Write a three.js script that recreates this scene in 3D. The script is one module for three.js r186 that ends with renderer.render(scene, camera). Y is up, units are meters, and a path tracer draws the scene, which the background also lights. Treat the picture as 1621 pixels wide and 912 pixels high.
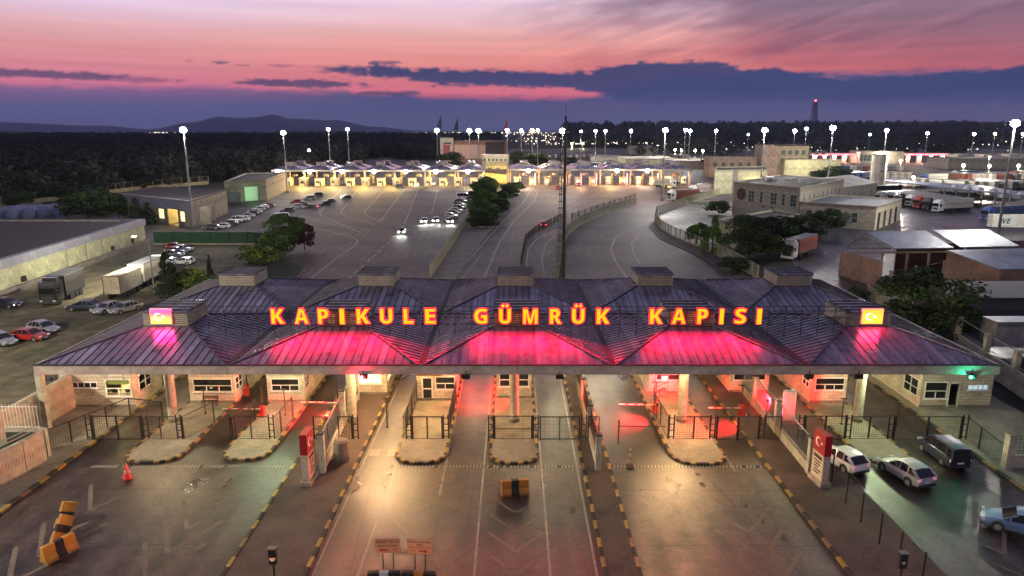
import * as THREE from 'three';
import { mergeGeometries } from 'three/addons/utils/BufferGeometryUtils.js';
import { TextGeometry } from 'three/addons/geometries/TextGeometry.js';
import { FontLoader } from 'three/addons/loaders/FontLoader.js';
import { RectAreaLightUniformsLib } from 'three/addons/lights/RectAreaLightUniformsLib.js';

// ---------------------------------------------------------------- camera
const scene = new THREE.Scene();
const EYE = 25, PITCH = Math.atan(249 / 1101), FOCAL = 1101;
const camera = new THREE.PerspectiveCamera(2 * Math.atan(456 / FOCAL) * 180 / Math.PI, 16 / 9, 0.5, 40000);
camera.position.set(0, EYE, 0);
camera.rotation.x = -PITCH;
scene.add(camera);
// the place was surveyed from the photograph: a sight line met with the plane at height h gives a spot on the ground
const at = (px, py, h = 0) => {
  const x = (px - 810.5) / FOCAL, y = (456 - py) / FOCAL;
  const dy = y * Math.cos(PITCH) - Math.sin(PITCH), dz = -(Math.cos(PITCH) + y * Math.sin(PITCH)), t = (h - EYE) / dy;
  return [x * t, dz * t];
};

// ---------------------------------------------------------------- noise
const hash = (x, y) => { let h = Math.imul(x | 0, 374761393) ^ Math.imul(y | 0, 668265263); h = Math.imul(h ^ (h >>> 13), 1274126177); return ((h ^ (h >>> 16)) >>> 0) / 4294967296; };
const sm = (t) => t * t * (3 - 2 * t), lerp = (a, b, t) => a + (b - a) * t, cl = (x, a = 0, b = 1) => Math.min(b, Math.max(a, x)), ss = (a, b, x) => sm(cl((x - a) / (b - a)));
function vn(x, y, p = 0) {
  const ix = Math.floor(x), iy = Math.floor(y), fx = sm(x - ix), fy = sm(y - iy), w = (a) => (p ? ((a % p) + p) % p : a);
  return lerp(lerp(hash(w(ix), w(iy)), hash(w(ix + 1), w(iy)), fx), lerp(hash(w(ix), w(iy + 1)), hash(w(ix + 1), w(iy + 1)), fx), fy);
}
function fbm(x, y, o = 4, p = 0) { let s = 0, a = 0.5, n = 0; for (let i = 0; i < o; i++) { s += a * vn(x, y, p); n += a; x *= 2; y *= 2; p *= 2; a *= 0.5; } return s / n; }
let seed = 7; const rnd = () => { seed = (seed * 1664525 + 1013904223) >>> 0; return seed / 4294967296; }, rr = (a, b) => a + (b - a) * rnd(), pick = (a) => a[Math.floor(rnd() * a.length)];

// ---------------------------------------------------------------- dusk sky (air and clouds only)
function mix3(a, b, t) { return [lerp(a[0], b[0], t), lerp(a[1], b[1], t), lerp(a[2], b[2], t)]; }
function ramp(stops, x) { for (let i = 1; i < stops.length; i++) if (x <= stops[i][0]) return mix3(stops[i - 1][1], stops[i][1], cl((x - stops[i - 1][0]) / (stops[i][0] - stops[i - 1][0]))); return stops[stops.length - 1][1]; }
function curve(pts, x) { if (x <= pts[0][0]) return pts[0][1]; for (let i = 1; i < pts.length; i++) if (x <= pts[i][0]) return lerp(pts[i - 1][1], pts[i][1], sm((x - pts[i - 1][0]) / (pts[i][0] - pts[i - 1][0]))); return pts[pts.length - 1][1]; }
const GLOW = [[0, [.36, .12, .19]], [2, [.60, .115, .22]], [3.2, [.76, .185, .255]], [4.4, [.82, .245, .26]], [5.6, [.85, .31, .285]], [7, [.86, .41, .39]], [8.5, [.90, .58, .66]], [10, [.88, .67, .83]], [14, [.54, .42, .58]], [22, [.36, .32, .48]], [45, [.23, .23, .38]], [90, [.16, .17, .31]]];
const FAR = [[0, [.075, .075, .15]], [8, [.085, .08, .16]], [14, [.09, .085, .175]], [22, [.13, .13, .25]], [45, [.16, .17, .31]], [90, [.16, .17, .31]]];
function skyAt(az, el) {
  const n1 = fbm(az * .11 + 40, el * .9 + 7, 5), n2 = fbm(az * .45 + 9, el * 2.2 + 3, 4), n3 = fbm(az * 1.3, el * 5.5, 4), n4 = fbm(az * 3.4 + 5, el * 11, 3);
  let c = ramp(GLOW, el);
  // pinker to the left, smoky purple to the right
  const L = ss(-6, -34, az); c = mix3(c, [c[0] * .93, c[1] * 1.08, c[2] * 1.25], L);
  const dg = az * .55 - el * 1.6, streak = fbm(dg * .30 + el * .1, el * .5 + az * .05 + 11, 5);
  const R = cl(ss(-3, 24, az + (streak - .5) * 26 + (el - 6) * .5) * .92) * ss(2.2, 4.6, el);
  c = mix3(c, mix3([.60, .115, .14], [.225, .135, .205], ss(4.2, 10.5, el + az * .07)), R); const wisp = fbm(dg * .85 + 31, el * .9 - az * .1, 5); c = mix3(c, [c[0] * 1.16, c[1] * 1.12, c[2] * 1.1], ss(.5, .72, wisp) * ss(-8, 14, az) * ss(3.5, 6, el)); c = mix3(c, [.21, .10, .16], ss(.5, .74, fbm(dg * .6 + 3, el * .7 - az * .06 + 20, 5)) * ss(0, 20, az) * ss(4, 6, el) * .45);
  const band = 1 + (fbm(az * .07 + 3, el * 3.2, 4) - .5) * .22; c = [c[0] * band, c[1] * band * 1.01, c[2] * band];
  // the blue bank along the horizon
  const bank = curve([[-36, 2.95], [-29, 3.05], [-24, 3.2], [-16, 3.0], [-9, 2.85], [-6.5, 2.75], [-4, 2.55], [2, 2.6], [6, 2.7], [9, 3.4], [14, 4.2], [36, 4.0]], az) + (n2 - .5) * .5 + (n3 - .5) * .35 - .1;
  const bl = mix3([.098, .124, .275], [.064, .092, .235], ss(.2, 2.6, el)), pinkish = ss(10, 30, az) * ss(1.9, .2, el) * .6 + ss(.56, .75, fbm(az * .16 + 2, el * 2 + 1, 4)) * .35;
  const bankc = mix3(mix3(bl, [.115, .13, .31], L * .8), [.17, .09, .20], cl(pinkish) * .7);
  c = mix3(c, bankc, ss(-.32, .30, bank - el) * (.96 - .28 * ss(-6, -26, az) * ss(1.5, 3.2, el)));
  // dark cloud deck
  const edge = (n2 - .5) * .55 + (n3 - .5) * .75 + (n4 - .5) * .34;
  const top = curve([[-17, 4.62], [-12, 4.85], [-9.4, 4.95], [-7.5, 4.72], [-2, 4.62], [2, 4.52], [5.6, 4.55], [8, 4.95], [10.9, 5.24], [14, 5.12], [19, 4.5], [23, 3.85], [27, 3.72], [31, 3.85], [36, 4.1]], az);
  const bot = curve([[-17, 4.6], [-13, 4.25], [-9.4, 3.8], [-5, 3.5], [-.5, 3.42], [4, 3.3], [7, 2.8], [9, 2.2], [36, 1.8]], az);
  const cov = ss(-17.2, -13, az) * ss(-.10, .17, top + edge * .75 - el) * ss(-.14, .24, el - bot + edge * .75);
  c = mix3(c, mix3([.036, .052, .155], [.058, .072, .20], n1), cov * .97 * (1 - .35 * ss(3.2, 2, el)));
  const blob = (a, e, wa, we, k) => ss(.0, .35, 1 - Math.hypot((az - a) / wa, (el - e) / we) + edge * 1.1) * k;
  const b = Math.max(blob(-15.8, 3.52, 5.6, .30, .85), blob(-33, 3.65, 5.2, .34, .8), blob(-27.5, 3.5, 4, .22, .5), blob(-21.8, 4.86, .75, .1, .75), blob(-20.4, 4.7, .55, .07, .6), blob(-23.9, 4.92, .5, .07, .5), blob(-17.6, 4.78, 1.3, .09, .45), blob(-9.6, 5.15, 1.4, .12, .7), blob(-9.5, 2.85, 3, .2, .7), blob(27.5, 4.1, .6, .06, .4));
  return mix3(c, [.052, .062, .16], cl(b));
}
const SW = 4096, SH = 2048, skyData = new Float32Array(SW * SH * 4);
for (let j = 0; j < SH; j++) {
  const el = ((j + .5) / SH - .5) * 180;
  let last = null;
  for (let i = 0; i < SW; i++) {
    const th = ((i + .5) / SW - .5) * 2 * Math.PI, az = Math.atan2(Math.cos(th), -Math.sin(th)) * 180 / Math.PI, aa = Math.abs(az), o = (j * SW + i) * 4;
    let c = [.05, .05, .09];
    if (el > -.2) {
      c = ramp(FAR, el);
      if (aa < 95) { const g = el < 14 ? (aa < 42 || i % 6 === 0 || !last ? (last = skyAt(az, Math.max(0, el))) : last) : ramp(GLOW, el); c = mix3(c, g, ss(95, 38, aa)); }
    }
    skyData[o] = c[0]; skyData[o + 1] = c[1]; skyData[o + 2] = c[2]; skyData[o + 3] = 1;
  }
}
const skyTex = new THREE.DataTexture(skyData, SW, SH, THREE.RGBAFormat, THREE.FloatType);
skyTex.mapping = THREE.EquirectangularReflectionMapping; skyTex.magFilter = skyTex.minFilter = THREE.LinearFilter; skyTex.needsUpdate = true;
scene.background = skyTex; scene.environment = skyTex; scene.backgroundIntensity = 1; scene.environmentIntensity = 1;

// the last light of the sun behind the horizon haze
const sun = new THREE.DirectionalLight(new THREE.Color(1, .55, .5), .05);
sun.position.set(-60, 60, -900); sun.target.position.set(0, 0, -100); sun.castShadow = true; sun.shadow.radius = 40;
Object.assign(sun.shadow.camera, { left: -400, right: 400, top: 400, bottom: -400, near: 1, far: 3000 });
scene.add(sun, sun.target);

// ---------------------------------------------------------------- renderer, exposure
const renderer = new THREE.WebGLRenderer({ antialias: true });
renderer.toneMapping = THREE.LinearToneMapping; renderer.toneMappingExposure = 1; renderer.shadowMap.enabled = true;
renderer.setSize(1024, 576);
RectAreaLightUniformsLib.init();

// ---------------------------------------------------------------- textures
function tex(n, f, rep = 1, srgb = true) {   // f(u, v) gives sRGB-ish 0..1 values or one grey value
  const d = new Uint8Array(n * n * 4);
  for (let j = 0; j < n; j++) for (let i = 0; i < n; i++) { const c = f((i + .5) / n, (j + .5) / n), o = (j * n + i) * 4; if (c.length) for (let k = 0; k < 3; k++) d[o + k] = cl(c[k]) * 255; else d[o] = d[o + 1] = d[o + 2] = cl(c) * 255; d[o + 3] = 255; }
  const t = new THREE.DataTexture(d, n, n); t.wrapS = t.wrapT = THREE.RepeatWrapping; t.magFilter = THREE.LinearFilter; t.minFilter = THREE.LinearMipmapLinearFilter; t.generateMipmaps = true;
  t.colorSpace = srgb ? THREE.SRGBColorSpace : THREE.NoColorSpace; t.repeat.set(1 / rep, 1 / rep); t.needsUpdate = true; return t;
}
const T = {};
const grain = (u, v, p) => fbm(u * p, v * p, 4, p);
T.asph = tex(1024, (u, v) => { const a = grain(u, v, 5), b = grain(u + .3, v, 40), c = hash(u * 1024, v * 1024), cr = Math.abs(fbm(u * 9, v * 9, 4, 9) - .5), st = fbm(u * 26, v * 2, 4, 2), oil = ss(.52, .86, fbm(u * 10 + 3, v * 4, 4, 2)) * (.6 + .8 * (b - .2)), e = fbm(u * 160, v * 160, 2, 160); const g = .70 + (a - .5) * .9 + (b - .5) * .5 + (c - .5) * .42 + (e - .5) * .5 + (st - .5) * .7 - oil * .24 - (cr < .005 ? .16 : 0); return [g, g * .98, g * .96]; }, 26);
T.grit = tex(256, (u, v) => .5 + (hash(u * 256, v * 256) - .5) * .6 + (grain(u, v, 40) - .5) * .8, 1.6, false);
T.asphR = tex(512, (u, v) => cl(.64 + (grain(u, v, 4) - .5) * .34 + (grain(u, v, 30) - .5) * .16 + (fbm(u * 20, v * 2, 3, 2) - .5) * .3, .3, .95), 23, false);
T.conc = tex(512, (u, v) => { const a = grain(u, v, 4), b = grain(u, v + .2, 32), g = .82 + (a - .5) * .36 + (b - .5) * .2 + (hash(u * 512, v * 512) - .5) * .1; return [g, g * .985, g * .96]; }, 6);
T.dirt = tex(1024, (u, v) => { const a = grain(u, v, 6), b = grain(u + .5, v, 50), tr = fbm(u * 30, v * 4, 4, 2), g = .76 + (a - .5) * .6 + (b - .5) * .35 + (tr - .5) * .2, gr = ss(.54, .7, grain(u, v + .4, 9)) * .5; return [g * (1 - gr * .2), g * (1 - gr * .08), g * (.93 - gr * .25)]; }, 45);
T.stone = tex(512, (u, v) => { const row = Math.floor(v * 8), f = v * 8 - row, off = (row % 2) * .5, k = u * 3 + off, kk = Math.floor(k), fx = k - kk, joint = f < .08 || fx < .02 ? .62 : 1, t = .9 + (hash(((kk % 3) + 3) % 3 + 11, row) - .5) * .16 + (grain(u, v, 24) - .5) * .2; const g = joint * t; return [g, g * .98, g * .94]; }, 2.4);
T.stoneB = tex(256, (u, v) => { const row = Math.floor(v * 8), f = v * 8 - row, k = u * 3 + (row % 2) * .5, fx = k - Math.floor(k); return f < .08 || fx < .02 ? .2 : .8 + (grain(u, v, 30) - .5) * .4; }, 2.4, false);
T.corr = tex(64, (u) => .5 + .5 * Math.cos(u * Math.PI * 8), 1.2, false);
T.metal = tex(512, (u, v) => { const g = .86 + (grain(u, v, 5) - .5) * .3 + (fbm(u * 50, v * 3, 3, 3) - .5) * .16; return [g, g, g]; }, 9);
T.metalR = tex(256, (u, v) => .5 + (grain(u, v, 6) - .5) * .7, 7, false);
T.grass = tex(512, (u, v) => { const a = grain(u, v, 8), b = grain(u, v + .3, 60); return [.55 + (a - .5) * .6 + (b - .5) * .5, .75 + (a - .5) * .5 + (b - .5) * .5, .42 + (b - .5) * .4]; }, 14);
T.leaf = tex(128, (u, v) => { const a = grain(u, v, 16); return [.7 + (a - .5) * .7, .8 + (a - .5) * .7, .6 + (a - .5) * .5]; }, 1.3);
T.sheet = tex(512, (u, v) => { const k = Math.floor(u * 12), w = hash(k, 5) * .22, a = grain(u, v, 5), s = ss(.52, .74, fbm(u * 40, v * 3, 4, 3)) * .22, d = ss(.6, .8, grain(u + .3, v, 9)) * .2; const g = .84 + w - .11 + (a - .5) * .3 - s - d; return [g, g * (1 - s * .1), g * (1 - s * .25)]; }, 8);
T.rust = tex(256, (u, v) => { const a = grain(u, v, 5), b = grain(u + .4, v + .2, 20); const g = .86 + (a - .5) * .34 + (b - .5) * .16; return [g, g * .985, g * .96]; }, 5);
T.stain = tex(512, (u, v) => { const a = grain(u, v, 5), b = ss(.5, .7, fbm(u * 24, v * 2, 4, 2)) * ss(.15, .8, v); const g = .9 + (a - .5) * .3 - b * .5; return [g, g * (1 - b * .08), g * (.96 - b * .2)]; }, 2.6);

// ---------------------------------------------------------------- materials
const M = {};
function mat(name, c, rough = .8, o = {}) {
  const m = new THREE.MeshStandardMaterial({ roughness: rough, side: THREE.DoubleSide, ...o });
  if (Array.isArray(c)) m.color.setRGB(...c); else m.color.set(c); m.name = name; return (M[name] = m);
}
const NTH = ['first', 'second', 'third', 'fourth', 'fifth', 'sixth', 'seventh', 'eighth', 'ninth', 'tenth', 'eleventh', 'twelfth', 'thirteenth', 'fourteenth', 'fifteenth', 'sixteenth', 'seventeenth', 'eighteenth', 'nineteenth'];
const lamp = (name, c, k) => mat(name, [.8, .8, .8], .5, { emissive: new THREE.Color().setRGB(...c), emissiveIntensity: k });
mat('asphalt', [.070, .047, .037], .66, { map: T.asph, roughnessMap: T.asphR, bumpMap: T.grit, bumpScale: .008 });
mat('roadway', [.115, .083, .077], .66, { map: T.asph, bumpMap: T.grit, bumpScale: .006 });
mat('paleroad', [.17, .16, .125], 1, { map: T.asph, roughnessMap: T.asphR });
mat('concrete', [.30, .275, .215], .85, { map: T.conc, bumpMap: T.conc, bumpScale: .01 });
mat('sidewalk', [.105, .076, .062], .9, { map: T.conc, bumpMap: T.conc, bumpScale: .01 });
mat('dirt', [.24, .20, .13], 1, { map: T.dirt, bumpMap: T.dirt, bumpScale: .05 });
mat('field', [.022, .026, .018], 1, { map: T.grass });
mat('lawn', [.022, .036, .012], 1, { map: T.grass, bumpMap: T.grass, bumpScale: .05 });
mat('stone', [.54, .49, .40], .85, { map: T.stone, bumpMap: T.stoneB, bumpScale: .012 });
mat('cream', [.55, .50, .40], .8, { map: T.conc });
mat('wallc', [.44, .41, .35], .9, { map: T.stain, bumpMap: T.conc, bumpScale: .01 });
mat('pink', [.46, .34, .28], .85, { map: T.conc });
mat('roofm', [.24, .22, .31], .5, { map: T.metal, roughnessMap: T.metalR, metalness: .2 });
mat('roofr', [.07, .06, .085], .5, { metalness: .2 });
mat('gutter', [.02, .018, .022], .8);
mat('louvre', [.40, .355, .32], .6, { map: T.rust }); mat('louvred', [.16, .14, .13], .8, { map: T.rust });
mat('fasc', [.50, .42, .39], .6, { map: T.rust });
mat('yellow', [.58, .37, .04], .75, { map: T.conc });
mat('black', [.022, .02, .018], .8, { map: T.conc });
mat('iron', [.022, .02, .018], .6, { metalness: .3 });
mat('steel', [.32, .33, .33], .5, { metalness: .5, map: T.metal });
mat('white', [.74, .73, .70], .55, { map: T.metal });
mat('paint', [.33, .30, .26], .7, { map: T.conc });
mat('roadpaint', [.52, .49, .45], .7, { map: T.conc }); mat('paintf', [.165, .13, .10], .8, { map: T.conc });
mat('glassd', [.012, .014, .014], .08, { metalness: 0 });
mat('frame', [.62, .60, .56], .5);
mat('redp', [.50, .02, .018], .5);
mat('orange', [.62, .23, .02], .6, { map: T.conc });
mat('bark', [.06, .045, .03], .95);
lamp('litwin', [1, .86, .34], 1.5);

// ---------------------------------------------------------------- builders
const counts = {};
const numbered = (n) => { const k = counts[n] = (counts[n] ?? -1) + 1; return k ? n + '_' + String(k).padStart(3, '0') : n; };
function tag(o, label, category, group, kind) { const u = o.userData = { ...o.userData }; if (label) u.label = label; if (category) u.category = category; if (group) u.group = group; if (kind) u.kind = kind; return o; }
function thing(name, label, category, p = [0, 0, 0], turn = 0, group) { const o = new THREE.Group(); o.name = numbered(name); o.position.set(...p); o.rotation.y = turn; scene.add(o); return tag(o, label, category, group); }
function struct(name) { const o = new THREE.Group(); o.name = numbered(name); scene.add(o); return tag(o, null, null, null, 'structure'); }
function mesh(name, geo, m, parent) { const o = new THREE.Mesh(geo, m); o.name = parent ? name : numbered(name); o.castShadow = o.receiveShadow = true; (parent ?? scene).add(o); return o; }
function dup(root, p, turn = 0, label, group) { const r = root.clone(); r.name = numbered(root.name.replace(/_\d{3}$/, '')); r.userData = { ...root.userData }; scene.add(r); r.position.set(...p); r.rotation.y = turn; if (label) r.userData.label = label; if (group) r.userData.group = group; return r; }
const V = (x, y, z) => new THREE.Vector3(x, y, z);
const M4 = () => new THREE.Matrix4();
function metric(g) {   // flat-shaded uv in metres by the steepest axis
  const p = g.attributes.position, n = g.attributes.normal, uv = new Float32Array(p.count * 2);
  for (let i = 0; i < p.count; i += 3) {
    let nx = 0, ny = 0, nz = 0; for (let k = 0; k < 3; k++) { nx += Math.abs(n.getX(i + k)); ny += Math.abs(n.getY(i + k)); nz += Math.abs(n.getZ(i + k)); }
    for (let k = 0; k < 3; k++) { const j = i + k; const [a, b] = ny >= nx && ny >= nz ? [p.getX(j), -p.getZ(j)] : nx > nz ? [p.getZ(j), p.getY(j)] : [p.getX(j), p.getY(j)]; uv[j * 2] = a; uv[j * 2 + 1] = b; }
  }
  g.setAttribute('uv', new THREE.BufferAttribute(uv, 2)); return g;
}
class MB {
  constructor() { this.g = []; }
  add(g, m) { g = g.index ? g.toNonIndexed() : g.clone(); for (const k of Object.keys(g.attributes)) if (k !== 'position' && k !== 'normal') g.deleteAttribute(k); g.morphAttributes = {}; g.clearGroups?.(); if (m) g.applyMatrix4(m); this.g.push(g); return this; }
  box(x, y, z, w, h, d, ry = 0) { const m = M4().makeRotationY(ry); m.setPosition(x, y + h / 2, z); return this.add(new THREE.BoxGeometry(w, h, d), m); }
  bar(a, b, w, h = w) { a = V(...a); b = V(...b); const d = b.clone().sub(a), L = d.length(); const q = M4().lookAt(V(0, 0, 0), d.normalize().multiplyScalar(-1), Math.abs(d.y) > .999 ? V(1, 0, 0) : V(0, 1, 0)); q.setPosition(a.add(b).multiplyScalar(.5)); return this.add(new THREE.BoxGeometry(w, h, L), q); }
  rod(a, b, r, s = 6, r2 = r) { a = V(...a); b = V(...b); const d = b.clone().sub(a), L = d.length(), q = M4().makeRotationFromQuaternion(new THREE.Quaternion().setFromUnitVectors(V(0, 1, 0), d.normalize())); q.setPosition(a.add(b).multiplyScalar(.5)); return this.add(new THREE.CylinderGeometry(r2, r, L, s), q); }
  cyl(x, y, z, r, h, s = 10, r2 = r) { return this.add(new THREE.CylinderGeometry(r2, r, h, s), M4().makeTranslation(x, y + h / 2, z)); }
  ball(x, y, z, r, s = 8) { return this.add(new THREE.SphereGeometry(r, s, Math.max(4, s * .6 | 0)), M4().makeTranslation(x, y, z)); }
  poly(pts) { const g = new THREE.BufferGeometry(), a = []; for (let i = 1; i < pts.length - 1; i++) a.push(...pts[0], ...pts[i], ...pts[i + 1]); g.setAttribute('position', new THREE.Float32BufferAttribute(a, 3)); g.computeVertexNormals(); this.g.push(g); return this; }
  prism(pts, y0, y1) { const s = new THREE.Shape(pts.map(([x, z]) => new THREE.Vector2(x, -z))), g = new THREE.ExtrudeGeometry(s, { depth: y1 - y0, bevelEnabled: false }); return this.add(g, M4().makeRotationX(-Math.PI / 2).setPosition(0, y0, 0)); }
  sweep(profile, path, closed = false) { const n = path.length; for (let i = 0; i < n - (closed ? 0 : 1); i++) { const a = path[i], b = path[(i + 1) % n]; for (let k = 0; k < profile.length - 1; k++) { const [u0, v0] = profile[k], [u1, v1] = profile[k + 1]; const na = a.n, nb = b.n; this.poly([[a.x + na[0] * u0, v0, a.z + na[1] * u0], [b.x + nb[0] * u0, v0, b.z + nb[1] * u0], [b.x + nb[0] * u1, v1, b.z + nb[1] * u1], [a.x + na[0] * u1, v1, a.z + na[1] * u1]]); } } return this; }
  geo(keep) { const g = mergeGeometries(this.g); return metric(g); }
  build(name, m, parent) { return mesh(name, this.geo(), m, parent); }
}
const mb = () => new MB();
function sheet(name, pts, y, m, parent) { const g = new THREE.ShapeGeometry(new THREE.Shape(pts.map(([x, z]) => new THREE.Vector2(x, -z)))); g.rotateX(-Math.PI / 2); g.translate(0, y, 0); const o = mesh(name, metric(g.toNonIndexed()), m, parent); if (!parent) o.userData.kind = 'structure'; return o; }
function strip(b, pts, w, y) { for (let i = 0; i < pts.length - 1; i++) { const [x0, z0] = pts[i], [x1, z1] = pts[i + 1], L = Math.hypot(x1 - x0, z1 - z0) || 1, nx = -(z1 - z0) / L * w / 2, nz = (x1 - x0) / L * w / 2; b.poly([[x0 + nx, y, z0 + nz], [x1 + nx, y, z1 + nz], [x1 - nx, y, z1 - nz], [x0 - nx, y, z0 - nz]]); } }
const smooth = (pts, n = 24) => new THREE.CatmullRomCurve3(pts.map(([x, z]) => V(x, 0, z)), false, 'centripetal').getPoints(n).map((p) => [p.x, p.z]);
function canvasTex(w, h, draw) { const c = document.createElement('canvas'); c.width = w; c.height = h; draw(c.getContext('2d'), w, h); const t = new THREE.CanvasTexture(c); t.colorSpace = THREE.SRGBColorSpace; return t; }
function panelGeo(w, h) { return new THREE.PlaneGeometry(w, h); }
function pointLamp(p, c, cd, r = 6) { const l = new THREE.PointLight(new THREE.Color().setRGB(...c), cd); l.position.set(...p); l.castShadow = true; l.shadow.radius = r; scene.add(l); return l; }
function spotLamp(p, q, c, cd, ang = 1.1, pen = .6, r = 6) { const l = new THREE.SpotLight(new THREE.Color().setRGB(...c), cd, 0, ang, pen); l.position.set(...p); l.target.position.set(...q); l.castShadow = true; l.shadow.radius = r; scene.add(l, l.target); return l; }
function areaLamp(p, q, w, h, c, k) { const l = new THREE.RectAreaLight(new THREE.Color().setRGB(...c), k, w, h); l.position.set(...p); l.lookAt(...q); scene.add(l); return l; }
// ================================================================ ground of the foreground
sheet('ground', [[-9000, 3000], [9000, 3000], [9000, -14000], [-9000, -14000]], 0, M.field);
sheet('apron_road', [[-34.3, -10], [60, -10], [60, -90], [-34.3, -90]], .012, M.asphalt);

// ================================================================ gate canopy
const CX = .4, BAY = 15.2, X0 = CX - 2.5 * BAY, ZF = -52.1, ROW = 16.05, EAVE = 7, CUP = 8.45;
const canopy = thing('gate_canopy', 'long grey metal gate canopy of ten hipped roof bays under the red sign', 'canopy');
const ribMat = M.roofr, pannedM = [0, 1, 2].map((k) => mat('roofp' + k, [.25 - k * .018, .225 - k * .016, .315 - k * .018], .5 + k * .05, { map: T.sheet, roughnessMap: T.metalR, metalness: .2 }));
function roofFace(A, B, inward, R, rise, t0, t1, single) {
  // A -> B is the eave; inward the horizontal direction up the slope
  const L = Math.hypot(B[0] - A[0], B[1] - A[1]), u = [(B[0] - A[0]) / L, (B[1] - A[1]) / L], n = Math.round(L / .66), du = L / n;
  const ext = (s) => (s < t0 ? R * s / t0 : s > t1 ? R * (L - s) / (L - t1) : R);
  const P = (s, v, dy = 0) => [A[0] + u[0] * s + inward[0] * v, EAVE + rise * v / R + dy, A[1] + u[1] * s + inward[1] * v];
  const all = mb(), ribs = mb();
  for (let i = 0; i < n; i++) {
    const a = i * du, b = a + du, pts = [[a, 0], [b, 0], [b, ext(b)]]; for (const t of [t1, t0]) if (t > a + .01 && t < b - .01) pts.push([t, R]); pts.push([a, ext(a)]);
    const k = single ? mb() : all; k.poly(pts.filter((q, j) => j < 2 || q[1] > .001 || j === pts.length - 1).map(([s, v]) => P(s, v)));
    if (i && ext(a) > .1) { const e = ext(a); (single ? k : ribs).bar(P(a, .02, .03), P(a, e, .03), .028, .06); }
    if (single) k.build('roof_pan', pannedM[(hash(i, Math.round(A[0])) * 3) | 0], canopy);
  }
  if (!single) { const f = all.build('roof_panel', pannedM[(hash(Math.round(A[0]), Math.round(A[1])) * 3) | 0], canopy); if (ribs.g.length) tag(ribs.build('standing_seam', ribMat, f), null, null, null, 'stuff'); }
}
for (let r = 0; r < 2; r++) for (let b = 0; b < 5; b++) {
  const x0 = X0 + b * BAY + .23, x1 = X0 + (b + 1) * BAY - .23, z0 = ZF - r * ROW, z1 = z0 - ROW + .02, W = x1 - x0, cw = 4.1, cd = 4.3, rise = CUP - EAVE;
  const cx = (x0 + x1) / 2, cz = (z0 + z1) / 2, rx = (W - cw) / 2, D = z0 - z1, rz = (D - cd) / 2;
  roofFace([x0, z0], [x1, z0], [0, -1], rz, rise, rx, W - rx, r === 0);
  roofFace([x1, z0], [x1, z1], [-1, 0], rx, rise, rz, D - rz, false);
  roofFace([x1, z1], [x0, z1], [0, 1], rz, rise, rx, W - rx, false);
  roofFace([x0, z1], [x0, z0], [1, 0], rx, rise, rz, D - rz, false);
  for (const [sx, sz] of [[x0, z0], [x1, z0], [x0, z1], [x1, z1]]) mb().bar([sx, EAVE + .06, sz], [cx + Math.sign(sx - cx) * cw / 2, CUP + .06, cz + Math.sign(sz - cz) * cd / 2], .16, .07).build('hip_cap', M.roofr, canopy);
  // louvred cupola
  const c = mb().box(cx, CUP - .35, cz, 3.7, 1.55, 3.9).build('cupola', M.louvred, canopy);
  const sl = mb(); for (let k = 0; k < 6; k++) { const y = CUP + .1 + k * .18; sl.box(cx, y, cz, 3.86, .11, 4.06); } tag(sl.build('louvre_blade', M.louvre, c), null, null, null, 'stuff');
  mb().box(cx, CUP - .18, cz, 4.1, .16, 4.3).build('curb', M.roofr, c);
  const y = CUP + 1.2, cap = mb().box(cx, y, cz, 4.0, .16, 4.2).build("cupola_roof", pannedM[0], canopy);
  const rb = mb(); for (let k = -1; k <= 2; k++) rb.box(cx, y + .16, cz + (k - .5) * 1.05, 4.0, .09, .06); for (const s of [-1, 1]) rb.box(cx + s * 1.98, y + .16, cz, .06, .06, 4.2); tag(rb.build('seam', M.gutter, cap), null, null, null, 'stuff');
}
{ const g = mb(); for (let b = 1; b < 5; b++) g.box(X0 + b * BAY, EAVE - .14, ZF - ROW, .46, .17, 2 * ROW - .02); g.box(CX, EAVE - .1, ZF - ROW, 5 * BAY - .02, .1, .12); g.build('valley_gutter', M.gutter, canopy); }
for (let k = 0; k < 10; k++) for (const z of [ZF + .08, ZF - 2 * ROW - .08]) mb().box(X0 + (k + .5) * BAY / 2, EAVE - .74, z, BAY / 2 - .03, .72, .14).build('fascia_panel', M.fasc, canopy);
for (const s of [-1, 1]) for (let k = 0; k < 4; k++) mb().box(CX + s * (2.5 * BAY + .08), EAVE - .74, ZF - (k + .5) * ROW / 2, .14, .72, ROW / 2 - .03).build('fascia_panel', M.fasc, canopy);
mb().box(CX, EAVE - .78, ZF - ROW, 5 * BAY - .3, .1, 2 * ROW - .3).build('soffit', M.cream, canopy);
mb().box(CX, EAVE + .01, ZF + .09, 5 * BAY + .1, .05, .26).build('drip_edge', M.gutter, canopy);
const COLX = [-29.7, -14.0, .2, 14.9, 30.3];
for (const x of COLX) for (const z of [-57, -79]) { const c = mb().cyl(x, .1, z, .41, EAVE - .88, 20).build('column', M.cream, canopy); if (z > -60) mb().cyl(x, .1, z, .46, .35, 20).build('column_base', M.concrete, c); }

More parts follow.
